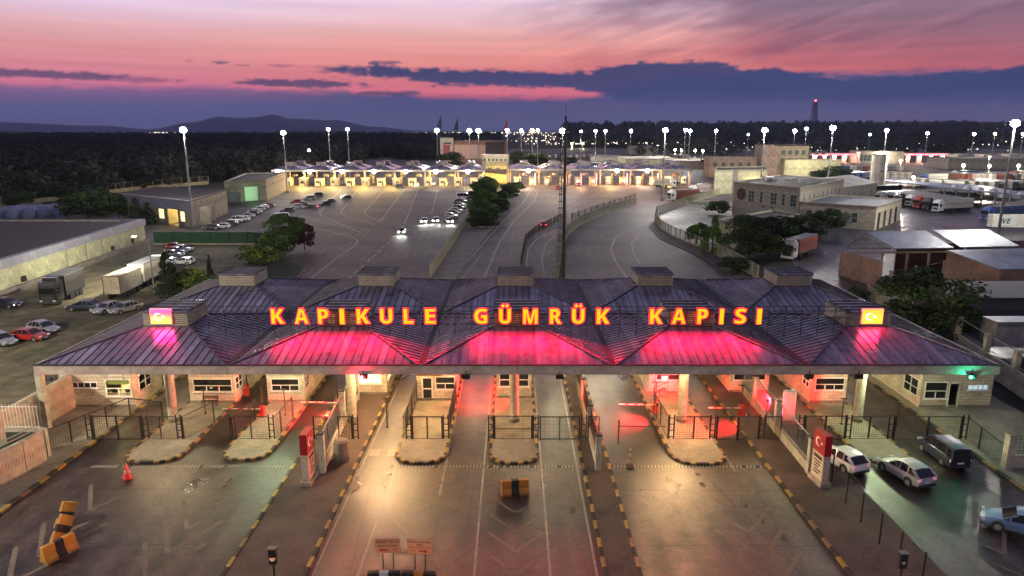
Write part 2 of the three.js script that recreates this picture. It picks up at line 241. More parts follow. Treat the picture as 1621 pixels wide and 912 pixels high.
// ================================================================ illuminated letters
const font = await new FontLoader().loadAsync('fonts/droid/droid_sans_bold.typeface.json');
lamp('letterf', [1, .22, .001], 3.2).color.setRGB(.12, .06, 0); lamp('letters', [1, .01, .03], 3).color.setRGB(.1, 0, 0);
const sign = thing('illuminated_sign', 'row of glowing yellow letters with red edges spelling the gate name along the canopy roof', 'sign', [0, 0, -57.5]);
const LET = [['K', 429, 452], ['A', 466, 490], ['P', 503, 522], ['I', 538, 546], ['K', 564, 587], ['U', 601, 623], ['L', 638, 656], ['E', 672, 691], ['G', 750, 773], ['Ü', 789, 810], ['M', 827, 852], ['R', 869, 890], ['Ü', 904, 926], ['K', 943, 966], ['K', 1027, 1050], ['A', 1062, 1086], ['P', 1102, 1121], ['I', 1138, 1145], ['S', 1161, 1182], ['I', 1197, 1205]];
const SX = (px) => (px - 810.5) / 18.5, LY = 8.84, LH = 1.4;
for (const [ch, a, b] of LET) {
  const g = ch === 'I' ? new THREE.ExtrudeGeometry(new THREE.Shape([[0, 0], [.4, 0], [.4, 1.3], [0, 1.3]].map((p) => new THREE.Vector2(...p))), { depth: .16, bevelEnabled: true, bevelSize: .03, bevelThickness: .02, bevelSegments: 1 }) : new TextGeometry(ch, { font, size: 1.8, depth: .16, curveSegments: 5, bevelEnabled: true, bevelSize: .11, bevelThickness: .02, bevelSegments: 1 }); g.computeBoundingBox();
  const q = g.boundingBox, w = SX(b) - SX(a), h = q.max.y - Math.max(q.min.y, -.05), sy = ch === 'Ü' ? LH * 1.26 / h : LH / h;
  g.translate(-(q.min.x + q.max.x) / 2, -q.min.y, 0); g.scale(w / (q.max.x - q.min.x), sy, 1);
  const m = mesh('letter', g, [M.letterf, M.letters], sign); m.position.set((SX(a) + SX(b)) / 2, LY, 0);
}
{ const f = mb(); for (const y of [8.74, 9.3, 9.9, 10.3]) f.bar([SX(326), y, -.3], [SX(1348), y, -.3], .05); for (let x = SX(326); x <= SX(1348); x += 1.42) f.bar([x, 7.6, -.3], [x, 10.35, -.3], .05); for (let x = SX(326); x < SX(1340); x += 2.84) f.bar([x, 8.74, -.3], [x + 1.42, 10.3, -.3], .035); f.build('support_frame', M.iron, sign); }
// the neon tubes of the letters, one lit surface for each word
for (const [a, b] of [[429, 691], [750, 966], [1027, 1205]]) areaLamp([(SX(a) + SX(b)) / 2, LY + .7, -57.05], [(SX(a) + SX(b)) / 2, LY - .2, -53.5], SX(b) - SX(a) + .6, 1.4, [1, .003, .05], 32);

// two flag light boxes on the end cupolas
const crescent = (g, cx, cy, r) => { g.fillStyle = '#fff'; g.beginPath(); g.arc(cx, cy, r, 0, 7); g.fill(); };
function flagTex(bg, star) { return canvasTex(256, 192, (g, w, h) => { const gr = bg(g, w, h); g.fillStyle = gr; g.fillRect(0, 0, w, h); crescent(g, 92, 100, 50); g.fillStyle = gr; g.beginPath(); g.arc(105, 100, 38, 0, 7); g.fill(); g.fillStyle = '#fff'; g.beginPath(); for (let k = 0; k < 10; k++) { const a = Math.PI + k * Math.PI / 5, r = k % 2 ? 11 : 27; g.lineTo(158 + Math.cos(a) * r, 100 + Math.sin(a) * r); } g.fill(); }); }
for (const [px, label, top, bot, tilt] of [[250, 'glowing flag light box with magenta upper half on the leftmost front cupola', '#f0089a', '#f2c838', 0], [1386, 'glowing yellow flag light box on the rightmost front cupola', '#f6b026', '#f2c626', 0]]) {
  const t = flagTex((g, w, h) => { const q = g.createLinearGradient(0, 0, 0, h); q.addColorStop(.15, top); q.addColorStop(.62, bot); return q; });
  const o = thing('flag_light_box', label, 'light box', [SX(px), 8.7, -57.95], tilt, 'flag light boxes on the gate roof');
  mb().box(0, 0, -.13, 1.84, 1.34, .24).build('housing', lamp('boxside', [1, .02, .06], 1.2), o);
  const f = mesh('lit_flag_face', panelGeo(1.76, 1.28), mat('flag' + px, [.2, .2, .2], .5, { emissive: new THREE.Color(1, 1, 1), emissiveMap: t, emissiveIntensity: 1.7 }), o); f.position.set(0, .67, .002);
  areaLamp([SX(px), 9.4, -57.75], [SX(px), 8, -54], 1.8, 1.2, px < 800 ? [1, .015, .16] : [1, .008, .07], 40);
}
// gantry rail of the sign carries on to the flag boxes; lane signal heads hang under the fascia
lamp('sigred', [1, .02, .08], 14); lamp('siggreen', [.02, .9, .42], 7);
for (const [px, on, label] of [[576, 'r', 'lane signal glowing red under the canopy edge left of the middle'], [738, '', 'unlit lane signal under the canopy edge above the red lane'], [886, '', 'unlit lane signal under the canopy edge right of the middle bay'], [1281, '', 'unlit lane signal under the canopy edge above the orange booth'], [1359, '', 'unlit lane signal hanging at the column by the green car lane'], [1538, 'g', 'lane signal glowing green above the right office']]) {
  const x = (px - 810.5) / 20.1, o = thing('lane_signal', label, 'traffic signal', [x, 5.95, -51.86], 0, 'lane signals under the gate canopy edge');
  mb().box(0, 0, 0, .62, .34, .22).build('housing', M.black, o); mb().box(0, .34, 0, .06, .3, .06).build('hanger', M.iron, o);
  mb().box(0, .3, .16, .6, .03, .12).build('visor', M.black, o);
  mb().cyl(.14, .1, .11, .1, .14, 12).build('lens', M.black, o);
  const l = mesh('lens', new THREE.CylinderGeometry(.12, .12, .05, 14).rotateX(Math.PI / 2), on === 'r' ? M.sigred : on === 'g' ? M.siggreen : M.black, o); l.position.set(-.14, .17, .12);
  if (on) pointLamp([x - .14, 6.1, -51.5], on === 'r' ? [1, .02, .08] : [.02, 1, .5], on === 'r' ? 26 : 14, 3);
}

// ================================================================ kerbs, islands, strips
const kb = new THREE.BoxGeometry(1, 1, 1), kmY = [0, 1, 2].map((k) => mat('kerby' + k, [.50 - k * .09, .33 - k * .07, .06 + k * .015], .8, { map: T.conc })), kmK = [0, 1].map((k) => mat('kerbk' + k, [.03 + k * .02, .027 + k * .018, .022 + k * .014], .85, { map: T.conc }));
function kerb(pts, label, far = -200, w = .24, h = .19, step = 1) {
  const o = struct('kerb'); let acc = 0, k = 0;
  for (let i = 0; i < pts.length - 1; i++) {
    const [x0, z0] = pts[i], [x1, z1] = pts[i + 1], L = Math.hypot(x1 - x0, z1 - z0), n = Math.max(1, Math.round(L / step));
    for (let j = 0; j < n; j++) { const t = (j + .5) / n, b = mesh('kerb_block', kb, k % 2 ? pick(kmK) : pick(kmY), o); b.scale.set(L / n - .025, h + rr(-.012, .012), w); b.position.set(lerp(x0, x1, t) + rr(-.012, .012), h / 2, lerp(z0, z1, t)); b.rotation.y = -Math.atan2(z1 - z0, x1 - x0); k++; }
  }
  return o;
}
function island(x0, x1, zn, z1) {
  const w = x1 - x0, r = Math.min(w * .42, 1.6), out = [[x0, z1], [x0, zn - r]]; for (let k = 1; k < 6; k++) { const a = Math.PI - k * Math.PI / 12; out.push([x0 + r + Math.cos(a) * r, zn - r + Math.sin(a) * r]); } out.push([x0 + r, zn], [x1 - r, zn]); for (let k = 1; k < 6; k++) { const a = Math.PI / 2 - k * Math.PI / 12; out.push([x1 - r + Math.cos(a) * r, zn - r + Math.sin(a) * r]); } out.push([x1, zn - r], [x1, z1]);
  const s = struct('traffic_island'); mb().prism(out, .02, .155).build('paving', M.concrete, s); kerb(out, '', -200, .24, .19, .9); return s;
}
for (const [a, b, zn] of [[-30.3, -26, -49.3], [-22.8, -19.2, -49.7], [-9.1, -5.2, -49.2], [-1.7, 2, -49.1], [12.5, 16.7, -49.0], [27.4, 31.2, -49.0]]) island(a, b, zn, -84);
function sidewalk(x0, x1, zA, zB, L, R) { const s = struct('pavement'); mb().box((x0 + x1) / 2, .015, (zA + zB) / 2, x1 - x0, .13, zA - zB).build('paving', M.sidewalk, s); if (L) kerb([[x0, zA], [x0, zB]]); if (R) kerb([[x1, zA], [x1, zB]]); return s; }
sidewalk(-16.6, -11.9, -30, -84, 1, 1); sidewalk(5.4, 7.4, -30, -84, 1, 1); sidewalk(19.5, 24.9, -30, -84, 1, 0);
mb().box(-38.5, .015, -57, 8.4, .14, 54).build('pavement', M.concrete).userData.kind = 'structure'; kerb([[-34.3, -30], [-34.3, -84]], '', -200, .3);
mb().box(41.3, .015, -57, 9.6, .14, 54).build('pavement', M.concrete).userData.kind = 'structure'; kerb([[36.5, -30], [36.5, -84]], '', -200, .26, .17, 1.5);

// ---------------------------------------------------------------- painted markings
{ const lines = mb(), w = .14, y = .018;
  for (const [x, za, zb] of [[-11.35, -30, -84], [-8.75, -33, -84], [-4.95, -44.5, -84], [-2.05, -30, -84], [2.35, -33, -84], [5.05, -35, -84], [16.95, -48, -84]]) strip(lines, [[x - .15, za], [x, zb]], w, y);
  lines.build('lane_marking', M.paint).userData.kind = 'structure';
  const ch = mb(); const chev = (x0, x1, z, d, wd) => { const xm = (x0 + x1) / 2; strip(ch, [[x0, z], [xm, z + d]], wd, y + .006); strip(ch, [[xm, z + d], [x1, z]], wd, y + .010); };
  for (let k = 0; k < 5; k++) { chev(-8.3, -5.0, -46.3 + k * 2.2, 2.1, .22); chev(-1.5, 2.0, -46.4 + k * 2.2, 2.1, .22); }
  for (let k = 0; k < 4; k++) { chev(-30.5, -26.4, -46 + k * 2.6, 3.6, .3); chev(-22.8, -19, -46.4 + k * 2.6, 3.6, .3); chev(13, 17.4, -45.4 + k * 2.6, 3, .3); chev(27.6, 32, -43.5 + k * 2.8, 3.2, .26); }
  ch.build('chevron_marking', M.paintf).userData.kind = 'structure';
  const cross = mb(); for (const x of [-10.9, -9.5]) cross.poly([[x - .42, y + .004, -50.5], [x + .42, y + .004, -50.5], [x + .42, y + .004, -51.7], [x - .42, y + .004, -51.7]]); cross.build('crossing_marking', M.paint).userData.kind = 'structure';
  // drain across the apron: short grating bars
  for (const [a, b] of [[-32.2, -16.8], [-11.7, 5.2], [7.6, 19.2], [25, 36.3]]) { const d = struct('drain_channel'); sheet('channel', [[a, -48.5], [b, -48.5], [b, -48.95], [a, -48.95]], .016, M.gutter, d); const bars = mb(); for (let x = a + .1; x < b; x += .26) { if (hash(x * 10 | 0, 4) < .08) continue; bars.poly([[x, .022, -48.52], [x + .15, .022, -48.52], [x + .22, .022, -48.93], [x + .07, .022, -48.93]]); } tag(bars.build('grating_bars', M.paint, d), null, null, null, 'stuff'); }
  // asphalt joints and patches
  const j = mb(); for (const z of [-45.2, -38.4]) { strip(j, [[7.8, z], [19, z + .1]], .05, .02); strip(j, [[-34, z - .3], [-17, z]], .04, .02); } strip(j, [[14.6, -46.2], [17.2, -33]], .05, .021); strip(j, [[-10.2, -46], [-8.9, -30]], .05, .021); strip(j, [[-7.8, -32], [-.6, -40]], .05, .022); j.build('pavement_joint', M.gutter).userData.kind = 'structure';
  const p = mb(); for (const [x, z] of [[15.9, -43.2], [16.4, -41.3], [17.1, -39.2], [4.1, -42.4]]) p.poly([[x - .28, .021, z + .35], [x + .1, .021, z + .5], [x + .28, .021, z - .35], [x - .1, .021, z - .5]]); p.build('manhole_cover', M.iron).userData.kind = 'structure';
}
// ================================================================ floodlights under the gate canopy
lamp('floodface', [1, .80, .5], 6); lamp('floodgreen', [.86, 1, .72], 6);
const canopyLamps = [[-31.5, -57, 1, 900], [-20.6, -56.2, 3, 1500], [-11.2, -53.6, 0, 1900], [-10.8, -57, 0, 1900], [-10.4, -61, 0, 1600], [1.5, -58.4, 1, 700], [13.9, -53.6, 0, 1900], [14.3, -57, 0, 1900], [24, -58.4, 2, 500], [31.5, -55.4, 3, 1500], [-33, -68, 2, 900], [-21, -70, 0, 1100], [-12.5, -70, 0, 1100], [-3, -70, 1, 900], [6, -70, 2, 1400], [10, -75, 2, 1500], [20, -72, 0, 500], [27, -66, 1, 900], [34, -70, 2, 900]];
const LC = [[1, .60, .28], [1, .70, .40], [1, .84, .52], [.84, 1, .62]];
canopyLamps.forEach(([x, z, c, cd], i) => {
  const o = thing('ceiling_floodlight', 'square floodlight fitting under the gate canopy, ' + NTH[i] + (z > -64 ? ' of the front group' : ' in all, of the rear group'), 'floodlight', [x, 5.92, z], 0, 'floodlights under the gate canopy');
  mb().box(0, .12, 0, .5, .2, .4).build('housing', M.iron, o); mb().box(0, .06, 0, .42, .05, .32).build('lens', c > 1 ? M.floodgreen : M.floodface, o);
  pointLamp([x, 5.85, z], LC[c], cd * .115, 3);
});
// approach road lamp masts behind the viewpoint; unseen mast added to brighten the yard
for (const [x, z, h, cd, c, label] of [[-24, 16, 22, 1400, [1, .82, .68], 'approach road lamp mast to the west'], [27, 16, 22, 1300, [1, .82, .68], 'approach road lamp mast to the east'], [-66, -34, 24, 10000, [1, .87, .64], 'unseen lamp mast added to brighten the dirt yard']]) {
  const o = thing('road_lamp_mast', label, 'lamp post', [x, 0, z], 0); mb().cyl(0, 0, 0, .22, h, 10, .12).build('pole', M.steel, o); mb().rod([0, h, 0], [0, h + .3, z > 0 ? -1.6 : -.4], .07, 8).build('arm', M.steel, o); mb().box(0, h + .2, z > 0 ? -1.8 : -.6, .5, .16, .9).build('lamp_head', M.floodface, o); pointLamp([x, h - .1, z + (z > 0 ? -1.8 : -.6)], c, cd, 10);
}
{ // street lamp of the dirt yard; two added spots brighten the warehouse wall
  const [x, z] = at(245, 468), o = thing('street_lamp', 'thin bent street lamp beside the white box trailer in the dirt yard', 'street lamp', [x, 0, z]); mb().cyl(0, 0, 0, .12, 8.6, 8, .08).rod([0, 8.6, 0], [-1.8, 9.3, 0], .06, 8).build('pole', M.steel, o); mb().box(-2.1, 9.2, 0, .7, .14, .3).build('lamp_head', M.floodgreen, o);
  spotLamp([x - 2.4, 8.9, z], [-81, 2, -112], [1, .96, .74], 1300, 1.25, .8, 10); spotLamp([x - 2.4, 8.9, z], [-82, 2, -140], [1, .96, .74], 2600, .8, .9, 10); }
// ================================================================ control booths under the canopy
mat('doorf', [.60, .57, .50], .5); lamp('screenw', [1, .93, .72], 1.6); lamp('shoplit', [1, .86, .42], 2.2); lamp('greenlit', [.75, 1, .35], .35); lamp('bluelit', [.62, .9, 1], .5);
M.clear = new THREE.MeshPhysicalMaterial({ color: 0xffffff, transmission: 1, roughness: .02, thickness: 0, name: 'clear_glass' });
// a window on the front (+z) wall, frame and panes; bars divides the lower row
function window_(parent, x, y, w, h, z, cols, glass = M.glassd, rows = 2, name = 'window') {
  const f = mb(), t = .07, yy = y + h * (rows > 1 ? .46 : 0); f.box(x, y - t, z, w + 2 * t, t, .12).box(x, y + h, z, w + 2 * t, t, .12); for (const s of [-1, 1]) f.box(x + s * (w / 2 + t / 2), y, z, t, h, .12);
  if (rows > 1) f.box(x, yy - .03, z, w, .06, .1); for (let k = 1; k < cols; k++) f.box(x - w / 2 + w * k / cols, y, z, .06, rows > 1 ? yy - y - .03 : h, .1);
  const o = f.build(name, M.frame, parent);
  const cell = (a, b, c, d) => mb().box((a + b) / 2, c, z - .02, b - a, d - c, .02).build('pane', glass, o);
  for (let k = 0; k < cols; k++) cell(x - w / 2 + w * k / cols + .03, x - w / 2 + w * (k + 1) / cols - .03, y, rows > 1 ? yy - .03 : y + h); if (rows > 1) cell(x - w / 2, x + w / 2, yy + .03, y + h);
  mb().box(x, y - t - .06, z + .08, w + .3, .06, .2).build('sill', M.frame, o); return o;
}
// a side window on the wall x = sx facing dir
function sideWindow(parent, sx, z0, z1, y, h, dir, glass = M.glassd) { const f = mb(), t = .07; f.box(sx, y - t, (z0 + z1) / 2, .12, t, z1 - z0 + .14).box(sx, y + h, (z0 + z1) / 2, .12, t, z1 - z0 + .14).box(sx, y + h * .45, (z0 + z1) / 2, .1, .06, z1 - z0); for (const z of [z0 - t / 2, (z0 + z1) / 2, z1 + t / 2]) f.box(sx, y, z, .12, h, t); const o = f.build('window', M.frame, parent); for (const [a, b] of [[z0, (z0 + z1) / 2 - .03], [(z0 + z1) / 2 + .03, z1]]) mb().box(sx - dir * .02, y, (a + b) / 2, .02, h, b - a).build('pane', glass, o); return o; }
function booth(name, label, x0, x1, zf, depth, h, opt = {}) {
  const o = thing(name, label, opt.cat ?? 'booth'), w = x1 - x0, cx = (x0 + x1) / 2, m = opt.m ?? M.stone, g = .155;
  // four walls with thickness, the front left open where openings are cut
  const walls = mb(), fz = zf - .12, cuts = opt.cuts ?? []; let xs = x0;
  for (const [a, b, y0, y1] of [...cuts].sort((p, q) => p[0] - q[0])) { if (a > xs) walls.box((xs + a) / 2, g, fz, a - xs, h - g, .24); if (y0 > g) walls.box((a + b) / 2, g, fz, b - a, y0 - g, .24); walls.box((a + b) / 2, y1, fz, b - a, h - y1, .24); xs = b; }
  if (xs < x1) walls.box((xs + x1) / 2, g, fz, x1 - xs, h - g, .24);
  for (const s of [-1, 1]) walls.box(cx + s * (w / 2 - .12), g, zf - .24 - (depth - .24) / 2, .24, h - g, depth - .24);
  walls.box(cx, g, zf - depth + .12, w - .48, h - g, .24); walls.build('wall', m, o);
  mb().box(cx, g, zf - depth / 2, w - .5, .05, depth - .5).build('floor', M.concrete, o);
  const rf = mb().box(cx, h, zf - depth / 2, w + .24, .2, depth + .24).build('roof', M.cream, o); mb().box(cx, h + .2, zf - depth / 2, w - .6, .06, depth - .6).build('roof_felt', M.gutter, rf);
  mb().box(cx, g, zf + .02, w + .06, .22, .06).build('plinth', M.concrete, o);
  return o;
}
{ // far left office with the lit hatch
  const o = booth('veterinary_office', 'stone office with a glowing yellow service hatch under a small white nameplate, far left', -41.4, -34.75, -60.2, 14, 3.4, { cat: 'office', cuts: [[-40.4, -38.0, 2.05, 2.5], [-37.3, -34.95, 1.25, 2.75]] });
  window_(o, -39.2, 2.05, 2.3, .45, -60.2, 4, M.glassd, 1);
  window_(o, -36.12, 1.25, 2.2, 1.5, -60.2, 2, M.clear, 2, 'service_hatch');
  mb().box(-36.1, 2.3, -60.32, 2.2, .45, .05).build('blind', mat('olive', [.22, .26, .06], .8), o); const b = mb().box(-36.1, .3, -63.2, 3, 2.6, .1).build('back_wall', M.cream, o);
  mb().box(-36.6, 1.85, -63.1, 1.4, .22, .06).box(-35.4, 1.85, -63.1, .6, .22, .06).build('lamp_strip', M.shoplit, o); mb().box(-36.2, .2, -60.9, 2.2, 1.15, .5).build('counter', M.cream, o);
  mb().box(-36.7, 1.36, -60.8, .35, .4, .2).box(-35.6, 1.36, -60.9, .5, .3, .25).box(-37, 1.36, -60.85, .2, .2, .2).build('desk_clutter', M.black, o); mb().box(-35.5, 1.7, -62.9, .7, .7, .3).box(-36.1, 1.5, -62.9, .4, .6, .3).build('shelf_goods', M.orange, o);
  pointLamp([-36.1, 2.2, -62.2], [1, .80, .36], 70, 4);
  const t = canvasTex(256, 96, (g, w, h) => { g.fillStyle = '#d8d2c0'; g.fillRect(0, 0, w, h); g.fillStyle = '#1d1a18'; g.font = 'bold 42px serif'; g.textAlign = 'center'; g.textBaseline = 'middle'; g.fillText('VETERİNER', w / 2, h / 2 + 4); });
  mb().box(-36.2, 2.82, -60.14, 1.3, .5, .06).build('nameplate', M.white, o); const f = mesh('nameplate_print', panelGeo(1.26, .46), mat('plate', [.8, .8, .8], .6, { map: t }), o); f.position.set(-36.2, 3.07, -60.105);
  sideWindow(o, -34.74, -63.4, -61.2, 1.35, 1.45, 1); for (const [z, h] of [[-65.5, 3.1], [-70, 3.1]]) mb().rod([-34.66, .2, z], [-34.66, h, z], .06, 8).build('downpipe', M.steel, o);
}
{ const o = booth('control_booth', 'cream stone booth with a wide dark window and a bench in front', -30.1, -25.9, -61.2, 12, 3.1, { cuts: [[-29.7, -26.1, 1.3, 2.45]] }); window_(o, -27.9, 1.3, 3.5, 1.15, -61.2, 3); sideWindow(o, -25.88, -63, -61.5, 1.3, 1.15, 1); mb().cyl(-28, 1.65, -61.08, .14, .03, 12).build('round_notice', M.white, o); }
{ const o = booth('control_booth', 'warm lit stone booth with a white framed three part window between second and third lanes', -22.9, -19.5, -61.4, 12, 3.15, { cuts: [[-22.5, -19.9, 1.3, 2.4]] }); window_(o, -21.2, 1.3, 2.5, 1.1, -61.4, 3); sideWindow(o, -19.48, -62.9, -61.8, 1.3, 1.1, 1); }
{ const o = booth('control_booth', 'narrow booth with a bright yellow lit window behind the left divider column', -15.2, -12.1, -63.4, 11, 3.2, { cuts: [[-14.8, -12.6, 1.3, 2.5]] }); window_(o, -13.7, 1.3, 2.1, 1.2, -63.4, 2, M.litwin); sideWindow(o, -12.08, -66, -64, 1.3, 1.2, 1, M.litwin); }
{ const o = booth('control_booth', 'booth with a glazed white door and a dark window under a brown panel', -8.95, -5.3, -61.8, 12, 3.3, { cuts: [[-8.5, -7.45, .2, 2.45], [-7.15, -5.4, 1.3, 2.45]] }); window_(o, -6.28, 1.3, 1.7, 1.15, -61.8, 2);
  const d = mb(); d.box(-8.43, .2, -61.8, .1, 2.25, .1).box(-7.52, .2, -61.8, .1, 2.25, .1).box(-7.97, 2.35, -61.8, .82, .1, .1).box(-7.97, 1.25, -61.8, .82, .1, .1).box(-7.97, .2, -61.8, .82, .12, .1); const dd = d.build('door', M.doorf, o); mb().box(-7.97, .32, -61.82, .82, .93, .02).box(-7.97, 1.35, -61.82, .82, 1, .02).build('pane', M.glassd, dd); mb().box(-7.6, 1.2, -61.72, .04, .16, .05).build('handle', M.steel, dd);
  mb().box(-7.8, 2.6, -61.72, 2.3, .62, .08).build('brown_panel', mat('brownp', [.13, .07, .03], .7), o); }
{ const o = booth('control_booth', 'pale booth with a small two pane window behind the middle column', -1.45, 1.85, -62.4, 12, 3.3, { cuts: [[-1.2, -.2, 1.35, 2.7], [.6, 1.6, 1.35, 2.7]] }); window_(o, -.7, 1.35, .9, 1.35, -62.4, 1); window_(o, 1.1, 1.35, .9, 1.35, -62.4, 1); }
mat('redwall', [.52, .43, .34], .8, { map: T.stone, bumpMap: T.stoneB, bumpScale: .012 });
{ const o = booth('control_booth', 'booth washed in red light with steps and a lit window of screens', 13.2, 16.6, -63.6, 11, 3.4, { cuts: [[13.9, 16.2, 1.55, 2.7]] }); window_(o, 15.05, 1.55, 2.2, 1.15, -63.6, 2, M.glassd); mb().box(14.5, 2.15, -63.5, .8, .35, .03).build('lit_screen', M.screenw, o); mb().box(15.6, 2.2, -63.5, .5, .4, .03).box(14.7, 1.62, -63.5, .5, .3, .03).build('lit_screen', M.screenw, o); const s = mb(); for (let k = 0; k < 3; k++) s.box(14.6 - k * .35, .155, -62.9, .35, .22 * (3 - k), 1.1); s.build('steps', M.concrete, o); const r = mb(); r.bar([13.4, 1.1, -62.4], [14.9, 1.8, -62.4], .05); for (const x of [13.5, 14.8]) r.bar([x, .2, -62.4], [x, 1.2 + (x - 13.4) * .4, -62.4], .04); r.build('handrail', M.iron, o); }
{ const o = booth('control_booth', 'booth with a dark window behind the white pillar, half red lit', 21.2, 25, -64, 11, 3.3, { cuts: [[21.5, 24.7, 1.4, 2.6]] }); window_(o, 23.1, 1.4, 3.0, 1.2, -64, 3); }
{ const o = booth('control_booth', 'orange lit stone booth with a dark three part window beside the right column', 27.9, 31.2, -61.2, 12, 3.15, { cuts: [[28.2, 31, 1.45, 2.55]] }); window_(o, 29.6, 1.45, 2.6, 1.1, -61.2, 3); sideWindow(o, 27.88, -63, -61.6, 1.45, 1.1, -1); }
{ const o = booth('customs_office', 'right hand stone office with a dark corner window and an open door', 37.5, 44, -60.1, 16, 3.3, { cat: 'office', cuts: [[37.8, 39.9, 1.05, 2.55], [40, 41, .2, 2.55], [41.7, 43.6, 1.9, 2.3]] }); window_(o, 38.85, 1.05, 1.95, 1.5, -60.1, 2); const d = mb(); for (const x of [40.05, 40.95]) d.box(x, .2, -60.1, .1, 2.3, .12); d.box(40.5, 2.45, -60.1, .8, .1, .12); const dd = d.build('door_frame', M.doorf, o); const lf = mb().box(0, 0, -.42, .05, 2.2, .84).build('door_leaf', M.iron, dd); lf.position.set(40.1, .2, -60.25); window_(o, 42.65, 1.9, 1.8, .4, -60.1, 4, M.bluelit, 1); sideWindow(o, 37.48, -62.8, -60.6, 1.05, 1.5, -1); }
{ // bench in front of the second booth
  const b = thing('bench', 'small dark slatted bench standing in front of the cream booth wall', 'bench', [-28.0, .155, -60.5]); for (let k = 0; k < 3; k++) mb().box(0, .42, -.14 + k * .14, 1.5, .035, .1).build('seat_slat', M.iron, b); for (let k = 0; k < 2; k++) mb().box(0, .6 + k * .16, -.24, 1.5, .1, .035).build('back_slat', M.iron, b); for (const s of [-1, 1]) { mb().bar([s * .66, 0, .2], [s * .66, .42, .2], .05).bar([s * .66, 0, -.2], [s * .66, .88, -.26], .05).bar([s * .66, .6, .22], [s * .66, .6, -.24], .04).build('end_frame', M.iron, b); }
}

// ================================================================ barrier arms
mat('redcab', [.55, .03, .02], .5);
for (const [x, z, dir, len, label, lit] of [[-25.5, -63, -1, 3.2, 'white barrier arm across the leftmost lane behind the column', 0], [-22.2, -57.8, -1, 3.4, 'red barrier cabinet with a white arm across the lane beside the cream booth', 1], [-15.9, -59.3, -1, 3.2, 'white barrier arm across the red lit third lane', 1], [12.9, -58.8, -1, 3.3, 'white barrier arm across the bright red lit lane', 1], [20.4, -58.0, -1, 3.0, 'barrier post with a magenta lamp by the red glowing wall panel', 1]]) {
  const o = thing('barrier_arm', label, 'barrier', [x, .155, z], 0, 'lane barriers'); mb().box(0, 0, 0, .42, 1.0, .42).build('cabinet', M.redcab, o); mb().box(0, 1.0, 0, .46, .05, .46).build('cabinet_lid', M.redcab, o);
  const a = mb().rod([0, .88, .26], [dir * len, .92, .26], .05, 8).build('arm', M.white, o); for (let k = 1; k < 4; k++) mb().rod([dir * len * k / 4, .88 + .01 * k, .26], [dir * (len * k / 4 + .3), .882 + .01 * k, .26], .055, 8).build('red_band', M.redcab, a);
  mb().rod([.05, 1.05, -.1], [.05, 2.9, -.1], .05, 8).build('signal_post', M.iron, o); mb().box(-.1, 2.85, -.1, .6, .07, .1).build('camera_arm', M.iron, o);
}
lamp('ledred', [1, .015, .05], 3);
// red lane-closed lamps on posts beside the barriers throw red over lane and wall
for (const [p, q, cd, label] of [[[-15.6, 1.1, -58.3], [-18.5, 0, -58.0], 1100, 'small red lamp box beside the third lane'], [[12.75, 1.5, -57.4], [9, 0, -57.3], 2600, 'small red lamp box beside the lane at the red booth'], [[20.3, 1.2, -55.9], [17, 0, -56.3], 1300, 'small red lamp box at the lane end by the striped kerb'], [[13.4, 2.9, -61.6], [15, 1, -63.6], 1100, 'red lamp box facing the wall of the red booth'], [[22.0, 2.4, -56.2], [24, 1, -58.6], 1100, 'red lamp box facing the glowing wall panel'], [[-2.9, 5.9, -63.2], [-3.4, 0, -63.5], 1500, 'red lamp under the canopy over the fifth lane']]) {
  const o = thing('red_lamp_box', label, 'lamp', p, 0, 'red lane lamps'); mb().box(0, -.1, 0, .2, .2, .2).build('housing', M.black, o); const d = V(...q).sub(V(...p)).normalize().multiplyScalar(.11); const l = mb().box(0, -.07, 0, .14, .14, .02).build('lens', M.ledred, o); l.position.set(d.x, d.y, d.z); l.lookAt(...q);
  if (p[1] < 5) mb().rod([0, -.1, 0], [0, .16 - p[1], 0], .04, 6).build('post', M.iron, o);
  spotLamp([p[0] + d.x * 1.3, p[1] + d.y * 1.3, p[2] + d.z * 1.3], q, [1, .015, .035], cd, .85, .5, 3);
}
{ const o = thing('wall_panel', 'tall white panel glowing red beside the right divider fence', 'panel', [24.3, .155, -57.2], .15); mb().box(0, 0, 0, 1.2, 2.7, .12).build('board', M.white, o); mb().box(0, 2.7, 0, 1.3, .08, .18).build('cap', M.steel, o); }
// ================================================================ iron fences and gates of the gate line
mat('wire', [.05, .045, .035], .6, { metalness: .3 });
const GX = (px) => (px - 810.5) / 19.2, GZ = -53.35;
function wires(b, a, c, y0, y1, s = .22, r = .011) { const L = Math.hypot(c[0] - a[0], c[1] - a[1]), n = Math.max(2, Math.round(L / s)), m = Math.round((y1 - y0) / s); for (let k = 1; k < n; k++) { const x = lerp(a[0], c[0], k / n), z = lerp(a[1], c[1], k / n); b.bar([x, y0, z], [x, y1, z], r); } for (let k = 1; k < m; k++) { const y = lerp(y0, y1, k / m); b.bar([a[0], y, a[1]], [c[0], y, c[1]], r); } }
function ladder(x, z, label) { const o = thing('fence_pier', label, 'fence post', [x, .02, z], 0, 'ladder shaped gate piers'); for (const s of [-1, 1]) mb().box(s * .2, 0, 0, .09, 2.25, .09).build('upright', M.iron, o); for (let k = 0; k < 4; k++) mb().box(0, .3 + k * .55, 0, .31, .05, .05).build('rung', M.iron, o); return o; }
